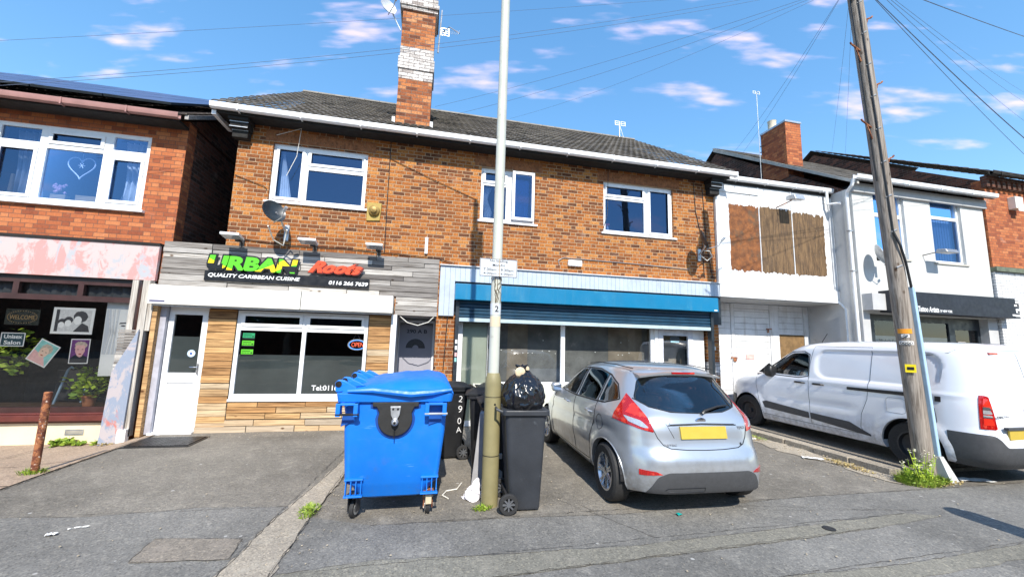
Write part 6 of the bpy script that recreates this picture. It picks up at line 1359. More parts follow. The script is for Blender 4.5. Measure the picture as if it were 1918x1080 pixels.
# wheel arches
for yy in (.655,3.145):
    b=B(); b.lathe([(.345,-1.0),(.345,-.55)],(0,yy,.30),axis=0,n=40); b.lathe([(.345,.55),(.345,1.0)],(0,yy,.30),axis=0,n=40); c=tmp(b); boolop(O,c); kill(c)
b=B(); b.prism([(-.3,.1),(.42,.1),(.36,.215),(.10,.262),(-.3,.27)],0,-1.2,1.2); c=tmp(b); boolop(O,c)
for q_ in (LSK,): boolop(q_,c)
kill(c)
def side_prism(poly,side,x0=.35): 
    b=B(); b.prism(poly,0,side*x0,side*1.2); return b
WF=rnd([(1.72,1.00),(1.72,1.345),(2.16,1.30),(2.62,1.075),(2.66,1.00)],.03)
WR=rnd([(1.02,1.02),(1.00,1.325),(1.30,1.36),(1.64,1.355),(1.64,1.00)],.03)
WQ=rnd([(.60,1.09),(.72,1.22),(.94,1.31),(.96,1.025),(.80,1.035)],.03)
BW=rnd([(-.60,1.11),(-.50,1.045),(-.3,1.005),(0,.995),(.3,1.005),(.50,1.045),(.60,1.11),(.50,1.30),(.44,1.345),(.2,1.362),(-.2,1.362),(-.44,1.345),(-.50,1.30)],.04)
WSn=rnd([(-.66,1.02),(.66,1.02),(.54,1.34),(.2,1.385),(-.2,1.385),(-.54,1.34)],.05)
wins=[]
for s in (-1,1):
    for nm,p in (('front_door_glass',WF),('rear_door_glass',WR),('quarter_glass',WQ)): wins.append((nm,side_prism(p,s)))
b=B(); b.prism(BW,1,-.2,.9); wins.append(('rear_window',b)); b=B(); b.prism(WSn,1,1.85,3.2); wins.append(('windscreen',b))
for nm,pb in wins:
    cutpiece(SK,pb,nm,M['carglass'],CAR); c=tmp(pb); boolop(O,c); kill(c)
# doors: shallow seams cut as gaps
def seam(poly,side,t=.0045):
    b=B(); n=len(poly)
    for i in range(n-1):
        p,q=Vector(poly[i]),Vector(poly[i+1]); d=(q-p).normalized(); nn=Vector((-d.y,d.x))*t; e=d*t
        b.prism([tuple(p-e+nn),tuple(q+e+nn),tuple(q+e-nn),tuple(p-e-nn)],0,side*.60,side*.95) if False else b.prism([tuple(p+nn),tuple(q+nn),tuple(q-nn),tuple(p-nn)],0,side*.80,side*.95)
    return b
BODY=O
DENT=cdent
def surf_x(y,z,off=.0):
    P=np.array(CURP); c=[float(pchip(P[:,0],P[:,k],[z])[0]) for k in range(1,6)]
    X,Y=outline(c[0],c[1],c[2],c[3],c[4],400,off); k=[i for i in range(400) if X[i]>0]; k.sort(key=lambda i:Y[i]); return float(np.interp(y,[Y[i] for i in k],[X[i] for i in k]))+(float(DENT(np.array([float(y)]),z)[0]) if DENT else 0)
def surf_y(x,z,off=.0,PP=None):
    P=np.array(PP or CURP); c=[float(pchip(P[:,0],P[:,k],[z])[0]) for k in range(1,6)]
    X,Y=outline(c[0],c[1],c[2],c[3],c[4],800,off); k=[i for i in range(800) if Y[i]<c[0]+(c[1]-c[0])*.35]; k.sort(key=lambda i:X[i]); return float(np.interp(x,[X[i] for i in k],[Y[i] for i in k]))
def line_side(pts,side,r,off=.0,seg=.05):
    out=[]
    for i in range(len(pts)-1):
        a,c=Vector(pts[i]),Vector(pts[i+1]); n=max(1,int((c-a).length/seg))
        for k in range(n): p=a.lerp(c,k/n); out.append((side*(surf_x(p.x,p.y)+off),p.x,p.y))
    p=pts[-1]; out.append((side*(surf_x(*p)+off),p[0],p[1])); b=B(); b.tube(out,r,5); return b
def line_rear(pts,r,off=.0,seg=.05):
    out=[]
    for i in range(len(pts)-1):
        a,c=Vector(pts[i]),Vector(pts[i+1]); n=max(1,int((c-a).length/seg))
        for k in range(n): p=a.lerp(c,k/n); out.append((p.x,surf_y(p.x,p.y)-off,p.y))
    p=pts[-1]; out.append((p[0],surf_y(*p)-off,p[1])); b=B(); b.tube(out,r,5); return b
# rear lamps: kite shaped, wrapping the corner (cut along a diagonal)
def diag_prism(poly,side,ang):
    # poly in (u,z), u measured across the view direction set by ang from the rear
    b=B(); ca,sa=math.cos(ang),math.sin(ang); n=len(poly)
    def P(u,z,d): x=-(u*ca)-d*sa; y=-u*-sa*1.0-d*ca; return (side*-1*x if side>0 else x,y,z)
    return b
LAMP=[(-.66,1.20),(-.78,.98),(-.80,.88),(-.74,.83),(-.60,.775),(-.49,.755),(-.50,.82),(-.54,.93),(-.585,1.03),(-.635,1.14)]
def lampcut(side,poly,ymax=.62,ymin=-.1):
    b=B(); p=[(side*-x,z) for x,z in poly]; 
    # slanted prism: outer edge runs forward
    n=len(p); f=[(x,ymin,z) for x,z in p]; k=[(x+side*.0,ymax,z) for x,z in p]
    b.add(f+k,[tuple(range(n))[::-1],tuple(range(n,2*n))]+[(i,(i+1)%n,n+(i+1)%n,n+i) for i in range(n)]); return b
LS=[(-.665,1.31),(-.95,1.12),(-.95,.955),(-.80,.895),(-.66,.845),(-.53,.82),(-.545,.90),(-.575,1.0),(-.61,1.10),(-.64,1.21)]
for s in (-1,1):
    pr_=lampcut(s,[(-x,z) for x,z in rnd(LS,.012,2)],ymax=.54) if s>0 else lampcut(-1,[(x*-1,z) for x,z in rnd(LS,.012,2)],ymax=.54)
    pr_.v=[(abs(x)*s,y,z) for x,y,z in pr_.v]
    lp=cutpiece(LSK,pr_,'tail_lamp',M['redlens'],CAR)
    inner=[(-.66,1.22),(-.80,1.11),(-.80,1.0),(-.62,.965),(-.60,1.03),(-.63,1.12)]
    OL=tmp(slices(CP,zs[::1],off=.0085)); LI=tmp(slices(CP,zs,off=-.0)); boolop(OL,LI); kill(LI)
    for nm,pl_,mm in (('lamp_cells',inner,'redglow'),('reverse_lens',[(-.74,.955),(-.63,.925),(-.57,.86),(-.62,.86),(-.72,.90)],'clearlens')):
        q=B(); q.prism([(abs(x)*s,z) for x,z in rnd(pl_,.015,2)],1,-.1,.40)
        g=cutpiece(OL,q,nm,M[mm],lp if lp else CAR)
    kill(OL)
kill(LSK)
# bumper lower insert, reflectors
OL=tmp(slices(CP,zs,off=.006)); LI=tmp(slices(CP,zs,off=-.03)); boolop(OL,LI); kill(LI)
q=B(); q.prism([(-.3,.1),(.42,.1),(.36,.21),(.10,.255),(-.3,.262)],0,-1.2,1.2); c=tmp(q); boolop(OL,c); kill(c); q=B(); q.prism(rnd([(-.66,.21),(.66,.21),(.54,.42),(.44,.465),(-.44,.465),(-.54,.42)],.03),1,-.2,.5); cutpiece(OL,q,'bumper_insert',M['trim'],CAR)
for s in (-1,1):
    q=B(); q.prism([(s*x,z) for x,z in rnd([(.50,.445),(.56,.47),(.80,.475),(.79,.43),(.68,.42)],.008,2)],1,-.2,.15); cutpiece(OL,q,'rear_reflector',M['redlens'],CAR)
kill(OL,SK)
finish(BODY,'body',M['silver'],CAR)
b=line_rear([(-.44,.275),(-.05,.275),(-.05,.315),(-.44,.315),(-.47,.295)],.004,.006); part('insert_line',b,M['inkblack'],CAR,local=True)
sm=M['inkblack']
b=line_rear([(-.60,1.06),(-.56,.95),(-.54,.87),(-.50,.77),(-.45,.705),(-.38,.675),(-.2,.662),(0,.658),(.2,.662),(.38,.675),(.45,.705),(.50,.77),(.54,.87),(.56,.95),(.60,1.06)],.0045,0); 
part('tailgate_seam',b,sm,CAR,local=True)
for s in (-1,1):
    b=line_side([(1.68,1.36),(1.68,1.0),(1.66,.6),(1.62,.30)],s,.0045); part('door_seam',b,sm,CAR,local=True)
    b=line_side([(.985,1.32),(.97,1.02),(.95,.85),(1.0,.72),(1.05,.60),(1.10,.40),(1.14,.31)],s,.0045); part('door_seam',b,sm,CAR,local=True)
    b=line_side([(2.70,1.0),(2.74,.8),(2.76,.5),(2.70,.30)],s,.0045); part('door_seam',b,sm,CAR,local=True)
    b=line_side([(1.14,.305),(1.62,.295),(2.70,.295)],s,.006); part('sill_seam',b,sm,CAR,local=True)
    b=line_side([(.58,1.085),(.72,1.235),(.94,1.325),(1.3,1.373),(1.72,1.362),(2.16,1.315),(2.64,1.08),(2.70,.99),(2.2,.988),(1.64,.988),(1.0,1.01),(.80,1.02),(.58,1.085)],s,.011,-.003); part('window_trim',b,M['black'],CAR,local=True,smooth=True)
    b=line_side([(1.665,1.0),(1.68,1.355)],s,.026,-.016); part('door_pillar',b,M['black'],CAR,local=True)
    b=line_side([(.985,1.02),(.985,1.33)],s,.016,-.008); part('door_pillar',b,M['black'],CAR,local=True)
    b=B()
    for y0 in (1.13,1.95):
        X_=surf_x(y0,.88); b.tube([(s*(X_-.005),y0-.10,.87),(s*(X_+.028),y0-.06,.878),(s*(X_+.030),y0+.05,.882),(s*(X_-.0),y0+.10,.885)],[.012,.014,.014,.012],8)
    part('door_handle',b,M['silver'],CAR,local=True,smooth=True)
    b=line_side([(.82+.075*math.cos(a),.80+.085*math.sin(a)) for a in np.linspace(0,2*math.pi,20)],s,.0035,seg=.1) if s<0 else line_side([(.82,.80),(.83,.80)],s,.002)
    if s<0: part('fuel_flap_seam',b,sm,CAR,local=True)
    X_=surf_x(2.48,.98)
    b=ringbody(B(),[(.93,X_+.03,X_+.15,2.50,2.60,.03),(.95,X_+.02,X_+.17,2.48,2.62,.04),(1.03,X_+.02,X_+.175,2.48,2.62,.04),(1.06,X_+.04,X_+.15,2.50,2.60,.03)]); b.box(X_-.01,X_+.05,2.52,2.58,.94,.97)
    if s<0: b.v=[(-x,y,z) for x,y,z in b.v]
    mi=part('door_mirror',b,M['silver'],CAR,local=True,smooth=50)
    b=B(); b.box(s*(X_+.04),s*(X_+.165),2.470,2.478,.955,1.035); part('mirror_glass',b,M['chrome'],mi,local=True)
    for yy in (.655,3.145): wheel(CAR,s*.755,yy,.300,.195,s,7,M['alloy'],steer=(R(6) if yy>2 else 0))
# arch lips and inner liners
for s in (-1,1):
    for yy in (.655,3.145):
        b=B(); pts=[]
        for k in range(25):
            a=R(-12+204*k/24); y_,z_=yy+.352*math.cos(a),.30+.352*math.sin(a)
            if z_<.21: continue
            pts.append((s*(surf_x(y_,z_)-.002),y_,z_))
        b.tube(pts,.007,8); part('arch_lip',b,M['silver'],CAR,local=True,smooth=True)
        b=arch(yy,.30,.346,.352,-.40,-.83) if False else B()
        n=16; vs=[]
        for k in range(n+1):
            a=math.pi*k/n
            for xx in (.50,.81): vs.append((s*xx,yy+.343*math.cos(a),.30+.343*math.sin(a)))
        b.add(vs,[(2*k,2*k+1,2*k+3,2*k+2) for k in range(n)]); b.add([(s*.5,yy+.343*math.cos(math.pi*k/n),.30+.343*math.sin(math.pi*k/n)) for k in range(n+1)],[tuple(range(n+1))])
        part('arch_liner',b,M['black'],CAR,local=True)
# under tray, tailgate furniture
b=B(); b.box(-.7,.7,.35,3.7,.185,.20); part('underbody',b,M['black'],CAR,local=True)
y0=surf_y(0,.80)
b=B(); 
n=14
for (z0,z1) in ((.735,.845),):
    vs=[]
    for k in range(n+1):
        x=-.26+.52*k/n
        for z in (z0,z1): vs.append((x,surf_y(0,z)-.016,z))
    b.add(vs,[(2*k,2*k+2,2*k+3,2*k+1) for k in range(n)])
pb=B(); pb.add([(-.26,surf_y(0,.765)-.018,.765),(.26,surf_y(0,.765)-.018,.765),(.26,surf_y(0,.88)-.018,.88),(-.26,surf_y(0,.88)-.018,.88),(-.26,surf_y(0,.765)+.02,.765),(.26,surf_y(0,.765)+.02,.765),(.26,surf_y(0,.88)+.02,.88),(-.26,surf_y(0,.88)+.02,.88)],[(0,1,2,3),(4,7,6,5),(0,4,5,1),(1,5,6,2),(2,6,7,3),(3,7,4,0)])
part('number_plate',pb,M['plate'],CAR,local=True)
b=line_rear([(-.36,.905),(0,.915),(.38,.905)],.012,.002); part('tailgate_moulding',b,M['silver'],CAR,local=True,smooth=True)
b=line_rear([(-.38,.890),(0,.90),(.40,.89)],.005,.006); part('moulding_shadow_gap',b,sm,CAR,local=True)
b=line_rear([(-.42,.955),(-.40,.91),(-.33,.77)],.003,0); part('plate_recess_line',b,sm,CAR,local=True)
b=B(); b.lathe([(.001,-.012),(.045,-.010),(.055,0)],(0,surf_y(0,.935)-.004,.935),axis=1,n=24); b.v=[(x*1.15,y,.935+(z-.935)*.5) for x,y,z in b.v]; part('tailgate_badge',b,M['chrome'],CAR,local=True,smooth=True)
def car_text(s,x,z,h,w,m='chrome'):
    q=text_b(s,x,z,surf_y(x,z)-.002,width=w,height=h,extr=.003,bold=.01); q.v=[(X_,surf_y(X_,Z_)-.004+(Y_-surf_y(x,z)),Z_) for X_,Y_,Z_ in q.v]; return q
part('trim_lettering',car_text('ZETEC',-.38,.70,.018,.13),M['grey'],CAR,local=True)
part('trim_lettering',car_text('TDCi',.46,.85,.028,.10),M['grey'],CAR,local=True)
part('trim_lettering',car_text('S',.42,.70,.022,.02),M['inkblack'],CAR,local=True)
b=B(); b.tube([(.04,surf_y(0,1.0)-.03,1.0),(.06,surf_y(0,1.02)-.045,1.025),(.25,surf_y(.25,1.06)-.03,1.062),(.42,surf_y(.42,1.07)-.022,1.072)],[.018,.015,.010,.006],8); part('rear_wiper',b,M['black'],CAR,local=True,smooth=True)
b=line_rear([(-.60,1.115),(-.50,1.047),(-.3,1.005),(0,.995),(.3,1.005),(.50,1.047),(.60,1.115)],.008,-.004); part('window_seal',b,M['black'],CAR,local=True)
b=B(); vs=[]; n=20
for k in range(n+1):
    u=-1+2*k/n; x=.50*u; dip=.035*u*u; zz=1.405-dip*1.3
    vs+=[(x,.62+.05*u*u,zz+.025),(x,.415+.045*u*u,zz-.005),(x,.425+.045*u*u,zz-.028),(x,.60+.05*u*u,zz-.02)]
b.add(vs,[(4*k+j,4*k+(j+1)%4,4*k+4+(j+1)%4,4*k+4+j) for k in range(n) for j in range(4)]+[(0,1,2,3),(4*n,4*n+3,4*n+2,4*n+1)]); sp_=part('roof_spoiler',b,M['silver'],CAR,local=True,smooth=50)
b=B(); b.box(-.14,.14,.405,.43,1.382,1.404); part('high_brake_lamp',b,M['redlens'],sp_,local=True,bevel=.004)
for s in (-1,1):
    b=B(); b.tube([(s*.50,.62,1.425),(s*.525,1.0,1.447),(s*.53,1.5,1.447),(s*.50,1.95,1.41)],.006,5); part('roof_channel',b,M['black'],CAR,local=True)
# interior: seats, parcel shelf, dash
def seat(x,y):
    b=ringbody(B(),[(.35,x-.24,x+.24,y-.05,y+.48,.06),(.50,x-.25,x+.25,y-.05,y+.50,.07),(.52,x-.22,x+.22,y,y+.45,.05)]); b2=ringbody(B(),[(.5,x-.24,x+.24,y-.10,y+.04,.05),(.8,x-.25,x+.25,y-.14,y,.05),(1.02,x-.20,x+.20,y-.20,y-.09,.04)]); b.add(b2.v,b2.f)
    b3=ringbody(B(),[(1.06,x-.12,x+.12,y-.22,y-.12,.03),(1.2,x-.13,x+.13,y-.24,y-.13,.04)]); b.add(b3.v,b3.f); part('front_seat',b,M['seat'],CAR,local=True,smooth=40)
seat(-.36,1.75); seat(.36,1.75)
b=ringbody(B(),[(.4,-.6,.6,.75,1.2,.06),(.55,-.62,.62,.75,1.2,.06)]); b2=ringbody(B(),[(.55,-.6,.6,.62,.78,.05),(.98,-.58,.58,.55,.66,.05)]); b.add(b2.v,b2.f)
for x in (-.35,.35): b3=ringbody(B(),[(1.0,x-.12,x+.12,.54,.63,.03),(1.12,x-.12,x+.12,.53,.62,.04)]); b.add(b3.v,b3.f)
part('rear_seat',b,M['seat'],CAR,local=True,smooth=40)
b=B(); b.box(-.66,.66,2.35,2.75,.7,.96); b.box(-.62,.62,.27,.62,.90,.915); b.box(-.7,.7,.4,2.6,.25,.35); part('cabin_trim',b,M['seat'],CAR,local=True)
b=B(); b.lathe([(.17,0),(.19,.02),(.17,.03)],(.36,2.22,.92),axis=1,n=24); part('steering_wheel',b,M['black'],CAR,local=True)
# ---------------------------------------------------------------- white panel van
VAN=thing('white_panel_van','white panel van with black side strips parked beside the telegraph pole','van',(7.90,3.72,.03),rz=R(.5))
VPf=[(.22,.12,4.58,.84,8,4),(.30,.04,4.66,.885,8,3.8),(.45,.0,4.72,.915,7.5,3.6),(.62,.01,4.74,.924,7.5,3.5),(.70,.045,4.73,.925,7.5,3.5),(.9,.06,4.66,.922,7.5,3.4),(1.0,.065,4.52,.916,7.5,3.3),(1.07,.07,4.30,.910,7.2,3.3),(1.12,.075,4.05,.902,7.0,3.3),(1.17,.08,3.84,.893,6.8,3.4),(1.25,.09,3.70,.880,6.6,3.6),(1.4,.11,3.46,.852,6.5,3.8),(1.55,.135,3.22,.822,6.3,4),(1.66,.155,3.03,.794,6,4),(1.72,.175,2.90,.765,5.6,3.9),(1.77,.21,2.74,.72,5,3.7),(1.80,.28,2.56,.65,4.4,3.4),(1.825,.5,2.25,.5,3.6,3),(1.84,1.0,1.8,.22,2.6,2.6)]
vz=np.unique(np.concatenate([np.linspace(.22,1.66,44),np.linspace(1.66,1.84,14)]))
CURP=VPf
def vdent(y,z):
    o=np.zeros_like(y)
    for yy in (.88,3.855):
        r=np.hypot(y-yy,z-.33); o=o+.022*(1-sstep(.40,.52,r))
    # pressed side panel: rounded box distance
    cx_,cz_,hx,hz,rr_=1.40,1.415,.90,.255,.20
    qx=np.abs(y-cx_)-hx+rr_; qz=abs(z-cz_)-hz+rr_
    d=np.hypot(np.maximum(qx,0),max(qz,0))+np.minimum(np.maximum(qx,qz),0)-rr_
    o=o-.030*(1-sstep(-.035,.015,d))
    o=o+.010*np.exp(-((z-1.10)/.03)**2)
    o=o-.012*np.exp(-((z-.72)/.06)**2)*sstep(1.5,1.8,y)*(1-sstep(3.0,3.4,y))
    return o
DENT=vdent
vz=np.unique(np.concatenate([vz,np.linspace(1.1,1.72,32)]))
O=tmp(slices(VPf,vz,n=280,dent=vdent)); V=tmp(slices([(.4,2.2,3.9,.80,6,4),(1.1,2.2,3.85,.82,6,4),(1.25,2.2,3.55,.80,6,4),(1.5,2.2,3.15,.76,6,4),(1.68,2.2,2.85,.70,5,4)],np.linspace(.4,1.68,14),n=60)); boolop(O,V); kill(V)
a_=tmp(slices(VPf,vz,off=.02)); i_=tmp(slices(VPf,vz,off=-.024)); SH=clone(a_); boolop(SH,i_); kill(a_)
a_=tmp(slices(VPf,vz,off=-.005)); GS=clone(a_); boolop(GS,i_); kill(a_,i_)
for yy in (.88,3.855):
    b=B(); b.lathe([(.375,-1.0),(.375,-.60)],(0,yy,.33),axis=0,n=44); b.lathe([(.375,.60),(.375,1.0)],(0,yy,.33),axis=0,n=44); c=tmp(b); boolop(O,c); kill(c)
def sp(poly,s,x0=.5): b=B(); b.prism([p for p in poly],0,s*x0,s*1.2); return b
for s in (-1,1):
    g=rnd([(2.42,1.20),(2.44,1.56),(2.52,1.60),(2.84,1.585),(3.50,1.21),(3.30,1.17),(2.6,1.16)],.05)
    cutpiece(GS,sp(g,s),'door_window',M['carglass'],VAN); c=tmp(sp(g,s)); boolop(O,c); kill(c)
g=rnd([(-.80,1.20),(.80,1.20),(.68,1.62),(-.68,1.62)],.06); q=B(); q.prism(g,1,2.6,4.6); cutpiece(GS,q,'windscreen',M['carglass'],VAN); c=tmp(q); boolop(O,c); kill(c)
for x0,x1 in ((-.74,-.03),(.03,.74)):
    g=rnd([(x0,1.12),(x1,1.12),(x1*.93 if x1>.1 else x1,1.60),(x0*.93 if x0<-.1 else x0,1.60)],.07,6); q=B(); q.prism(g,1,-.2,.4); r_=cutpiece(SH,q,'r',M['vanwhite'],VAN); boolop(O,r_); kill(r_)
kill(GS)
finish(O,'body',M['vanwhite'],VAN)
kill(SH); a_=tmp(slices(VPf,vz,off=.010)); i_=tmp(slices(VPf,vz,off=-.02)); boolop(a_,i_); kill(i_); SH=a_
for s in (-1,1):
    for poly,nm,mm in ((rnd([(2.43,.42),(2.43,.53),(3.35,.60),(3.50,.56),(3.54,.50),(3.42,.46)],.02),'side_moulding','trim'),(rnd([(1.42,.36),(1.72,.50),(2.40,.53),(2.40,.42),(1.42,.33)],.02),'side_moulding','trim'),([(.62,1.03),(.62,1.085),(1.72,1.065),(1.72,1.02)],'slide_rail','black'),([(.50,1.0),(.50,1.07),(.56,1.07),(.56,1.0)],'rail_stop','black')):
        cutpiece(SH,sp(poly,s),nm,M[mm],VAN)
    q=B(); q.prism([(s*a,z) for a,z in rnd([(.70,1.13),(.885,1.14),(.905,.71),(.68,.71)],.03,3)],1,-.1,.17); tl=cutpiece(SH,q,'tail_lamp',M['redlens'],VAN)
    kk=tmp(slices(VPf,vz,off=.0135)); k2=tmp(slices(VPf,vz,off=0)); boolop(kk,k2); kill(k2)
    for z0,z1,mm,nm in ((1.0,1.09,'redglow','lamp_cells'),(.90,.945,'clearlens','indicator_lens'),(.76,.84,'redglow','lamp_cells'),(.865,.885,'clearlens','reverse_lens'),(.95,.985,'darkprint','smoked_band'),(.85,.863,'darkprint','smoked_band')):
        q=B(); q.prism([(s*a,z) for a,z in rnd([(.715,z1),(.875,z1+.01),(.885,z0),(.705,z0)],.012,2)],1,-.1,.14); cutpiece(kk,q,nm,M[mm],tl)
    kill(kk)
q=B(); q.prism(rnd([(-1.1,.2),(1.1,.2),(1.1,.64),(.74,.64),(.64,.50),(-.64,.50),(-.74,.64),(-1.1,.64)],.03),1,-.2,.46); cutpiece(SH,q,'rear_bumper',M['trim'],VAN)
q=B(); q.prism([(-1.1,.2),(1.1,.2),(1.1,.62),(-1.1,.62)],1,4.32,5.0); cutpiece(SH,q,'front_bumper',M['trim'],VAN)
kill(SH)
def vl(pts,s,r,off=0.,m='grey',nm='panel_seam'): part(nm,line_side(pts,s,r,off),M[m],VAN,local=True)
for s in (-1,1):
    vl([(2.36,1.72),(2.40,1.4),(2.41,.9),(2.40,.32)],s,.0035,m='rail'); vl([(1.38,1.72),(1.40,1.1),(1.42,.9),(1.52,.66),(1.55,.45),(1.50,.35)],s,.0035,m='rail'); vl([(1.50,.345),(2.4,.33),(3.45,.335)],s,.0035,m='rail')
    vl([(3.66,1.15),(3.62,.9),(3.50,.5),(3.44,.335)],s,.0035,m='rail'); vl([(1.38,1.725),(2.36,1.725)],s,.0035,m='rail')
    if s<0: vl([(.90,.78),(.90,.95),(.94,.98),(1.12,.98),(1.15,.95),(1.15,.78),(1.12,.76),(.94,.76),(.90,.78)],s,.003,nm='fuel_flap_seam')
    vl([(3.62,1.168),(3.30,1.14),(2.6,1.135),(2.42,1.18),(2.42,1.57),(2.55,1.625),(2.86,1.61),(3.54,1.22),(3.66,1.165)],s,.012,-.005,'black','window_seal')
    X_=surf_x(3.4,1.2); b=B(); b.prism([(3.28,1.15),(3.68,1.155),(3.40,1.36),(3.28,1.26)],0,s*(X_-.01),s*(X_+.004)); part('quarter_trim',b,M['black'],VAN,local=True)
    b=ringbody(B(),[(1.10,X_+.05,X_+.20,3.18,3.30,.04),(1.13,X_+.03,X_+.23,3.16,3.33,.05),(1.27,X_+.03,X_+.23,3.16,3.33,.05),(1.31,X_+.06,X_+.20,3.18,3.30,.04)]); b.box(X_-.01,X_+.06,3.2,3.28,1.14,1.18)
    if s<0: b.v=[(-x,y,z) for x,y,z in b.v]
    mi=part('door_mirror',b,M['black'],VAN,local=True,smooth=50)
    b=B()
    for y0 in (2.58,2.22): X2=surf_x(y0,1.05); b.tube([(s*(X2-.005),y0-.10,1.045),(s*(X2+.03),y0-.07,1.05),(s*(X2+.032),y0+.07,1.05),(s*(X2-.003),y0+.11,1.045)],[.012,.016,.018,.014],8)
    part('door_handle',b,M['black'],VAN,local=True,smooth=True)
    for yy in (.88,3.855): wheel(VAN,s*.80,yy,.325,.20,s,0,M['steelwheel'],rr=.62,steer=0 if yy<2 else R(4))
    n=16
    for yy in (.88,3.855):
        b=B(); o=len(b.v)
        for k in range(n+1):
            a=math.pi*k/n
            for xx in (.5,.895): b.v.append((s*xx,yy+.372*math.cos(a),.33+.372*math.sin(a)))
        b.f+=[(o+2*k,o+2*k+1,o+2*k+3,o+2*k+2) for k in range(n)]
        o=len(b.v); b.v+=[(s*.5,yy+.372*math.cos(math.pi*k/n),.33+.372*math.sin(math.pi*k/n)) for k in range(n+1)]; b.f.append(tuple(range(o,o+n+1)))
        part('arch_liner',b,M['black'],VAN,local=True)
b=B(); b.box(-.78,.78,.3,4.5,.20,.235); part('underbody',b,M['black'],VAN,local=True)
def vr(pts,r,off=0.,m='inkblack',nm='panel_seam'): part(nm,line_rear(pts,r,off),M[m],VAN,local=True)
vr([(-.905,.64),(-.90,1.1),(-.80,1.62),(-.70,1.72),(.70,1.72),(.80,1.62),(.90,1.1),(.905,.64)],.004,m='rail'); vr([(0,1.70),(0,.52)],.004,m='rail')
yb=surf_y(-.3,.68); b=B(); b.box(-.60,-.08,yb-.03,yb-.012,.60,.715); part('number_plate',b,M['plate'],VAN,local=True)
b=B(); b.box(-.64,-.04,yb-.045,yb+.0,.72,.75); part('plate_lamp_housing',b,M['trim'],VAN,local=True)
b=B(); b.box(-.18,.0,surf_y(-.1,.95)-.03,surf_y(-.1,.95)-.002,.93,.97); part('door_handle',b,M['black'],VAN,local=True,bevel=.006)
q=text_b('ELECTRIC',-.56,.86,surf_y(-.56,.87)-.003,width=.24,height=.026,bold=.01,extr=.003); part('rear_lettering',q,M['grey'],VAN,local=True)
b=B(); b.box(-.50,-.34,surf_y(-.42,1.68)-.012,surf_y(-.42,1.68)+.01,1.665,1.69); part('high_brake_lamp',b,M['redlens'],VAN,local=True)
b=B(); b.tube([(-.35,2.55,1.81),(-.37,2.42,1.97)],.006,6); part('aerial',b,M['black'],VAN,local=True)
CAR_,VAN_=CAR,VAN
def vseat(x):
    b=ringbody(B(),[(.5,x-.24,x+.24,2.5,3.0,.06),(.72,x-.25,x+.25,2.5,3.0,.06)]); b2=ringbody(B(),[(.7,x-.24,x+.24,2.38,2.54,.05),(1.25,x-.22,x+.22,2.28,2.40,.05)]); b3=ringbody(B(),[(1.29,x-.12,x+.12,2.28,2.38,.03),(1.45,x-.12,x+.12,2.26,2.36,.03)]); b.add(b2.v,b2.f); b.add(b3.v,b3.f); part('cab_seat',b,M['seat'],VAN,local=True,smooth=40)
vseat(-.42); vseat(.42)
b=B(); b.box(-.76,.76,3.25,3.7,.8,1.13); part('dashboard',b,M['seat'],VAN,local=True)
# ---------------------------------------------------------------- plants
def leaves(b,c,rad,n,s,seed=0,up=.3,flat=1.0,shape='leaf'):
    r=random.Random(seed)
    for _ in range(n):
        while True:
            p=Vector((r.uniform(-1,1),r.uniform(-1,1),r.uniform(-1,1)))
            if p.length<1: break
        q=p.length**.4 if r.random()<.5 else 1; p=Vector((c[0]+p.x*rad[0]*q,c[1]+p.y*rad[1]*q,c[2]+p.z*rad[2]*q))
        d=Vector((r.uniform(-1,1),r.uniform(-1,1),r.uniform(-.6,1)*up+.1)).normalized(); n_=Vector((r.uniform(-1,1),r.uniform(-1,1),r.uniform(.2,1))); t=d.cross(n_).normalized(); l=s*r.uniform(.6,1.3); w_=l*.33
        o=len(b.v); m_=p+d*l*.5+n_.normalized()*l*.06
        b.v+=[tuple(p),tuple(m_+t*w_),tuple(p+d*l),tuple(m_-t*w_)]; b.f+=[(o,o+1,o+2,o+3)]
def blades(b,c,rad,n,h,seed=0,w=.006,lean=.5):
    r=random.Random(seed)
    for _ in range(n):
        a=r.uniform(0,6.283); q=r.random()**.6; p=Vector((c[0]+math.cos(a)*rad[0]*q,c[1]+math.sin(a)*rad[1]*q,c[2]))
        d=Vector((math.cos(a)*lean*q+r.uniform(-.25,.25),math.sin(a)*lean*q+r.uniform(-.25,.25),1)).normalized(); l=h*r.uniform(.5,1.15); t=Vector((-math.sin(a),math.cos(a),0))*w
        o=len(b.v); b.v+=[tuple(p-t),tuple(p+t),tuple(p+d*l*.6+t*.8),tuple(p+d*l+Vector((d.x,d.y,-.2))*l*.2),tuple(p+d*l*.6-t*.8)]; b.f.append((o,o+1,o+2,o+3,o+4))
def weed(name,c,rad,n,h,lab,seed,flowers=0,leafn=0,ls=.03):
    t=thing(name,lab,'weed',c); b=B(); blades(b,c,rad,n,h,seed,.004)
    if leafn: leaves(b,(c[0],c[1],c[2]+h*.3),(rad[0]*1.05,rad[1]*1.05,h*.4),leafn,ls,seed+1)
    part('foliage',b,M['grassw'],t)
    if flowers:
        r=random.Random(seed+5); b=B(); s=B()
        for k in range(flowers):
            x=c[0]+r.uniform(-rad[0],rad[0])*.7-.05; y=c[1]+r.uniform(-.5,.5)*rad[1]; z=h*r.uniform(1.4,3.6); s.tube([(x*.4+c[0]*.6,y,.02),(x,y,z)],.0035,4); leaves(b,(x,y,z),(.03,.03,.03),9,.022,k)
            leaves(s,((x+c[0])/2,y,z*.6),(.03,.03,z*.3),10,.035,k+70)
        part('stalk',s,M['leafy'],t); part('seed_head',b,mat('pale_seed_head',(.62,.60,.45),.8,.2,40),t)
    return t
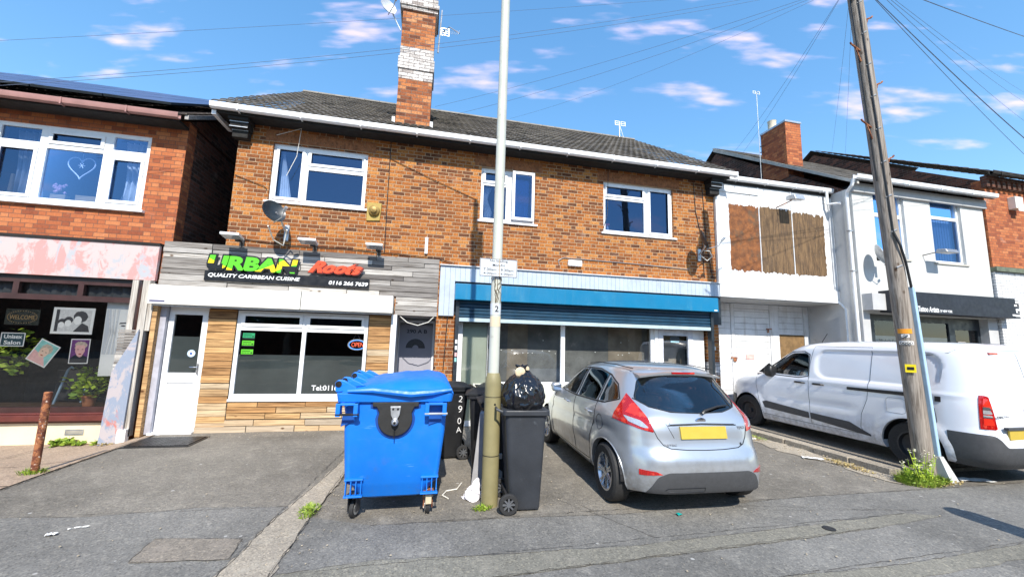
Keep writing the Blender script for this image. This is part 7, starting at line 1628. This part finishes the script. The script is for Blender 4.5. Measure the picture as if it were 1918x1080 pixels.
weed('grass_clump',(6.50,4.20,0),(.36,.19,0),1300,.12,'bright green weeds with tall seed stalks growing round the telegraph pole foot',3,16,900,.035)
weed('grass_clump',(-1.0,4.38,.01),(.085,.16,0),180,.05,'small grass tuft growing along the concrete strip in the foreground',4,0,140,.02)
weed('grass_clump',(-4.42,5.98,0),(.13,.09,0),170,.07,'dry grass tuft round the base of the rusty steel post',5,0,60,.03)
weed('dandelion_plant',(-5.50,7.86,-.12),(.12,.07,0),60,.10,'leafy weed at the foot of the cream plinth, tallest and leftmost of three',6,0,160,.09)
weed('dandelion_plant',(-5.27,7.84,-.12),(.08,.06,0),40,.05,'low leafy weed at the foot of the cream plinth, middle of three',7,0,70,.06)
weed('dandelion_plant',(-5.02,7.86,-.12),(.05,.05,0),30,.08,'small weed at the foot of the cream plinth, nearest the painted panel',8,0,60,.06)
weed('grass_clump',(.66,4.22,0),(.10,.06,0),120,.05,'yellowish weeds at the foot of the olive lamp column base',9,0,90,.025)
weed('grass_clump',(6.25,6.6,0),(.10,.2,0),90,.05,'thin grass at the broken concrete edge between car and van',10,0,60,.03)
# salon plants
def potplant(c,rad,n,lab,seed,s=.07,pot=True):
    t=thing('potted_plant',lab,'plant',c); 
    if pot: b=B(); b.lathe([(.07,0),(.095,.16),(.105,.16),(.105,.19),(.09,.19)],c,n=20); part('plant_pot',b,M['terracotta'],t,smooth=40)
    b=B(); r=random.Random(seed)
    for k in range(14):
        a=r.uniform(0,6.28); q=r.uniform(.3,.95); b.tube([(c[0],c[1],c[2]+.17),(c[0]+math.cos(a)*rad[0]*q*.5,c[1]+math.sin(a)*rad[1]*.4,c[2]+.17+rad[2]*.7),(c[0]+math.cos(a)*rad[0]*q,c[1]+math.sin(a)*rad[1]*.6,c[2]+.17+rad[2]*r.uniform(.5,1.6))],.004,5)
    part('stem',b,M['leafd'],t); b=B(); leaves(b,(c[0],c[1],c[2]+.15+rad[2]*.8),(rad[0],rad[1],rad[2]),n,s,seed,.2); part('foliage',b,M['leafy'],t)
potplant((-5.50,8.26,.40),(.36,.16,.30),260,'yellow green leafy plant in terracotta pot, centre of salon window',12,.11)
potplant((-6.62,8.30,.80),(.25,.16,.42),120,'spiky plant behind the unisex sign at the left edge of the salon window',13,.12,pot=False)
b=B(); b.tube([(-6.13,8.45,.42),(-6.0,8.45,1.0),(-5.96,8.45,1.04),(-5.92,8.45,1.02)],.018,8); b.tube([(-5.85,8.6,.42),(-5.78,8.6,.85)],.014,8); solo('chair_frame',b,M['paleb'],'pale blue tubular frame standing inside the salon window','chair frame')
b=ringbody(B(),[(.42,-6.5,-5.9,8.9,9.4,.05),(.95,-6.5,-5.9,8.9,9.4,.06)]); b2=ringbody(B(),[(.95,-6.5,-5.9,9.3,9.42,.04),(1.5,-6.46,-5.94,9.34,9.44,.04)]); b.add(b2.v,b2.f); solo('salon_chair',b,M['seat'],'dark salon chair deep inside the salon window','chair',smooth=40)
# inside stickers and neon of the takeaway window
for i,(z,m_) in enumerate(((1.66,mat('dark_green_sticker',(.02,.30,.12),.4)),(1.525,M['green']),(1.37,M['green']))):
    t=thing('hygiene_sticker',('dark green rating sticker, topmost of three in the takeaway window','green rating sticker, middle of three in the takeaway window','green rating sticker, lowest of three in the takeaway window')[i],'sticker',(-3.1,8.026,z))
    b=B(); b.box(-3.20,-3.0,8.024,8.027,z-.058,z+.055); part('black_backing',b,M['inkblack'],t); b=B(); b.box(-3.195,-3.005,8.0215,8.0235,z-.035,z+.05); part('green_face',b,m_,t)
    b=B()
    for k in range(5): b.box(-3.18+k*.026,-3.165+k*.026,8.020,8.0213,z-.018,z-.003)
    b.lathe([(.014,0),(.014,.002)],(-3.03,8.0193,z-.01),axis=1,n=12); b.box(-3.18,-3.05,8.020,8.0213,z+.018,z+.028); part('rating_marks',b,M['inkblack'],t)
t=thing('open_sign','oval neon OPEN sign, red letters in a blue ring, top right of the takeaway window','sign',(-1.25,8.10,1.55))
b=B(); b.tube([(-1.26+.145*math.cos(a),8.09,1.545+.085*math.sin(a)) for a in np.linspace(0,2*math.pi,33)],.008,6); part('blue_tube',b,emit('blue_neon',(.12,.35,.9),1.0),t)
b=B(); b.tube([(-1.26+.165*math.cos(a),8.10,1.545+.10*math.sin(a)) for a in np.linspace(0,2*math.pi,33)],.006,6); part('rim',b,M['whitep'],t)
b=text_b('OPEN',-1.25,1.505,8.09,width=.215,height=.085,bold=-.01,extr=.004); part('lettering',b,emit('red_neon',(.95,.16,.08),1.2),t)
b=B(); b.tube([(-1.34,8.1,1.63),(-1.28,8.1,1.78),(-1.2,8.1,1.62)],.002,4); part('hanging_wire',b,M['whitep'],t)
# orange spray bottle in the third upstairs window
t=thing('spray_bottle','white spray bottle with orange red trigger on the sill of the third upstairs window','bottle',(3.98,8.2,4.26))
b=B(); b.lathe([(.03,0),(.035,.05),(.025,.10),(.012,.12),(.012,.14)],(3.98,8.2,4.26),n=12); part('bottle_body',b,mat('pale_bottle',(.6,.65,.7),.3,.05,5),t,smooth=40)
b=B(); b.box(3.94,4.02,8.18,8.22,4.40,4.44); b.box(3.93,3.95,8.18,8.22,4.36,4.40); part('trigger_head',b,M['red'],t)
b=B(); n=30; vs=[]
for j in range(9):
    z=4.27+1.0*j/8
    for i in range(n+1): vs.append((-2.92+.22*(1-.9*j/8)*i/n,8.2+.02*math.sin(i*.9),z))
b.add(vs,[(j*(n+1)+i,j*(n+1)+i+1,(j+1)*(n+1)+i+1,(j+1)*(n+1)+i) for j in range(8) for i in range(n)]); solo('curtain',b,M['curtain'],'narrow white curtain in the left light of the first upstairs window','curtain')
b=B(); vs=[]
for j in range(9):
    z=4.27+.72*j/8
    for i in range(n+1): vs.append((1.06+.16*i/n+.05*math.sin(j*.9),8.2+.02*math.sin(i*.9),z))
b.add(vs,[(j*(n+1)+i,j*(n+1)+i+1,(j+1)*(n+1)+i+1,(j+1)*(n+1)+i) for j in range(8) for i in range(n)]); solo('curtain',b,M['curtain'],'white curtain strip at the left of the second upstairs window','curtain')
# ---------------------------------------------------------------- across the road (seen in reflections)
for i,(x,y,h) in enumerate(((-9,-13,6.5),(-3.2,-14,5.2),(3.5,-13,6.0),(11,-14,7),(19,-13,6))):
    t=thing('street_tree',f'{("first","second","third","fourth","fifth")[i]} leafy tree from the left across the road, seen only in window reflections','tree',(x,y,0),'trees across the road')
    b=B(); b.tube([(x,y,-.1),(x+.1,y,h*.35),(x-.1,y,h*.7)],[.22,.16,.08],10); part('trunk',b,M['polewood'],t)
    b=B(); leaves(b,(x,y,h*.62),(h*.38,h*.36,h*.36),2600,.34,i+40); part('crown',b,M['leafd'],t)
T_=thing('terrace_opposite','long two storey brick terrace across the road behind the camera','building',(4,-19,0))
b=B(); b.box(-30,40,-27,-19,0,5.2); b.prism([(-27.3,5.2),(-18.7,5.2),(-23,7.6)],0,-30,40); part('wall',b,M['brickside'],T_)

M['dryleaf']=leaf('dry_weed_leaf',(.30,.22,.09),(.45,.36,.16))
for i,(x,y,rx,ry,n) in enumerate(((6.62,4.1,.42,.10,260),(6.2,4.9,.12,.4,240),(6.12,6.8,.12,.5,200),(-4.75,7.75,.25,.06,160))):
    b=B(); blades(b,(x,y,.005 if x>0 else -.12),(rx,ry,0),n//2,.05,i+60,.004,1.2); leaves(b,(x,y,.02 if x>0 else -.10),(rx,ry,.02),n,.03,i+90)
    solo('dry_weeds',b,M['dryleaf'],('straw coloured dead weeds round the telegraph pole foot','dead weeds and leaf litter along the near end of the broken kerb edge','dead weeds and leaf litter along the far end of the broken kerb edge','dry leaf litter heaped against the cream plinth by the painted board')[i],'dry weeds')
